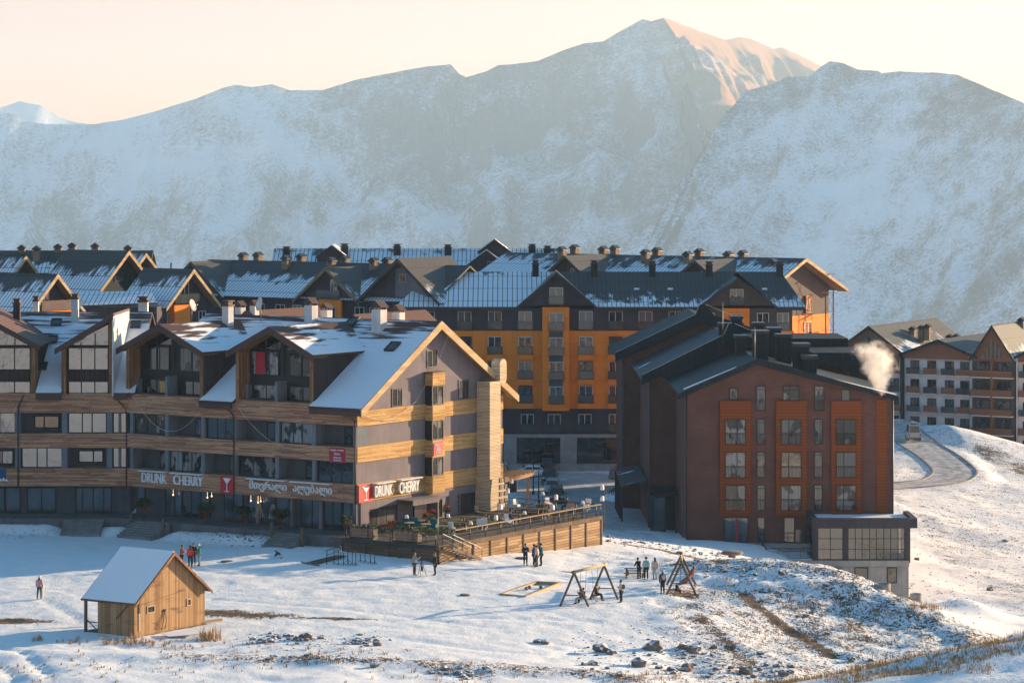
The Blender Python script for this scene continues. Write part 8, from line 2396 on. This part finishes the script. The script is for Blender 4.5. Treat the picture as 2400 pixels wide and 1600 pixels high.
scatter(30, lambda: (lambda t_: (1425+t_*270, 1262+t_*40+rr.gauss(0, 4)))(rr.random()), 'stones of the kerb line', 'small stone in the line between the deck and the brick block', 5, 11)
scatter(16, lambda: (lambda t_: (1545+t_*120, 1350-t_*44+rr.gauss(0, 4)))(rr.random()), 'stones behind the nest swing', 'small stone in the brown line behind the nest swing', 4, 9)
scatter(14, lambda: (rr.uniform(470, 660), rr.uniform(1252, 1285)), 'dark clods by the terrace', 'dark clod poking through the bank under the terrace', 3, 7)
# the smallest stones, past counting, as one object
m = MB()
def pebbles(n, gen, w0, w1):
    for _ in range(n):
        u, v = gen()
        if v > 1600: continue
        q = gpt(u, v); r_ = rr.uniform(w0, w1)*q.y/F/2; i0 = len(m.v)
        m.blob(q+Vector((0,0,r_*.2)), r_, rr.randint(0, 999), .6, 1, sq=(1.1, .85, .6)); 
pebbles(260, lambda: (rr.uniform(1340, 1700), rr.gauss(1530, 32)), 2, 6); pebbles(380, mnd, 2, 6)
pebbles(160, lambda: (rr.uniform(1640, 1960), rr.gauss(1560, 22)), 2, 7); pebbles(200, lambda: (rr.uniform(580, 900), rr.gauss(1503, 11)), 2, 6)
pebbles(130, lambda: (rr.uniform(1000, 1160), rr.gauss(1577, 12)), 2, 6); pebbles(160, lambda: (lambda t_: (1425+t_*270, 1262+t_*40+rr.gauss(0, 6)))(rr.random()), 2, 6)
pebbles(200, lambda: (rr.uniform(1900, 2300), rr.uniform(1400, 1560)), 1.5, 5); pebbles(140, lambda: (rr.uniform(420, 660), rr.uniform(1245, 1290)), 1.5, 4); pebbles(90, lambda: (rr.uniform(0, 150), rr.uniform(1238, 1262)), 1.5, 4)
pebbles(200, lambda: (rr.uniform(2140, 2400), rr.uniform(1180, 1420)), 1.5, 5); pebbles(120, lambda: (rr.uniform(1400, 1640), rr.uniform(1290, 1330)), 1, 3)
m.sm = [False]*len(m.f); tag(m.build('rubble', rockm), kind='stuff')
# dry grass: uncountable, one object
gm = Mat('dry_grass', .9, .1); gm.color(gm.mix(gm.noise(gm.pos(), 3, 3), (.27,.14,.05), (.52,.34,.16)))
m = MB(); rg = random.Random(4)
def tuft(q, h, n, spread, thin=1.0):
    for _ in range(n):
        a_ = rg.uniform(0, 6.283); d = Vector((math.cos(a_), math.sin(a_), 0)); b = q+d*rg.uniform(0, spread); b.z = q.z-.03
        hh = h*rg.uniform(.5, 1.15); tip = b+d*hh*rg.uniform(.05, .55)+Vector((0,0,hh)); s_ = Vector((-d.y, d.x, 0))*(.012*thin*rg.uniform(.7, 1.4))
        mid = b.lerp(tip, .55)+Vector((0,0,hh*.08))
        m.poly([b-s_, b+s_, mid+s_*.8, mid-s_*.8]); m.poly([mid-s_*.8, mid+s_*.8, tip])
for (u, v, su, n, h) in [(290,1505,40,46,.38),(185,1505,22,14,.3),(95,1500,12,10,.35),(360,1508,20,12,.32),(410,1515,30,12,.3),(493,1497,12,26,.75),(560,1520,120,26,.25),(240,1560,150,36,.24),(500,1560,150,34,.22),(760,1530,60,16,.3),(870,1533,60,16,.2),(1030,1570,60,26,.3),(1120,1590,80,20,.3),(1500,1585,60,40,.25),(1560,1590,80,40,.25),(1900,1420,60,34,.3),(1960,1500,60,26,.3),(1990,1470,40,20,.3),(2180,1425,26,30,.5),(1850,1500,100,30,.3),(1620,1450,60,20,.2),(700,1555,40,12,.3),(100,1580,120,26,.2),(1950,1380,90,30,.25),(2050,1440,60,30,.25),(1900,1480,180,120,.16),(2050,1420,150,90,.16),(1780,1420,120,60,.15),(2250,1500,60,30,.2),(1750,1370,90,40,.14)]:
    for _ in range(n):
        uu, vv_ = rg.gauss(u, su), rg.gauss(v, max(4, su*.12))
        if vv_ > 1605 or vv_ < 1200: continue
        q = gpt(uu, vv_); tuft(q, h*rg.uniform(.6, 1.3), 9, .22, 1.3)
for _ in range(16000):
    Y = rg.uniform(47, 74); X = rg.uniform(4.2, 14)
    dn = vnoise(np.array([X]), np.array([Y*.6]), .38, 4)[0] + .5*vnoise(np.array([X]), np.array([Y]), 1.3, 2)[0]
    edge = 60 < Y < 72
    if dn < (-.05 if edge else .17): continue
    q = Vector((X, Y, gz(X, Y))); tuft(q, rg.uniform(.06, .15)*(1.5 if edge else 1)*(2 if rg.random() < .02 else 1), 7, .10, .45)
tag(m.build('dry_grass', gm.m), kind='stuff')
# far-off bushes along the mountain skyline are left to the mountain material
for o in bpy.data.objects:
    if o.name.startswith('hedge'): pass
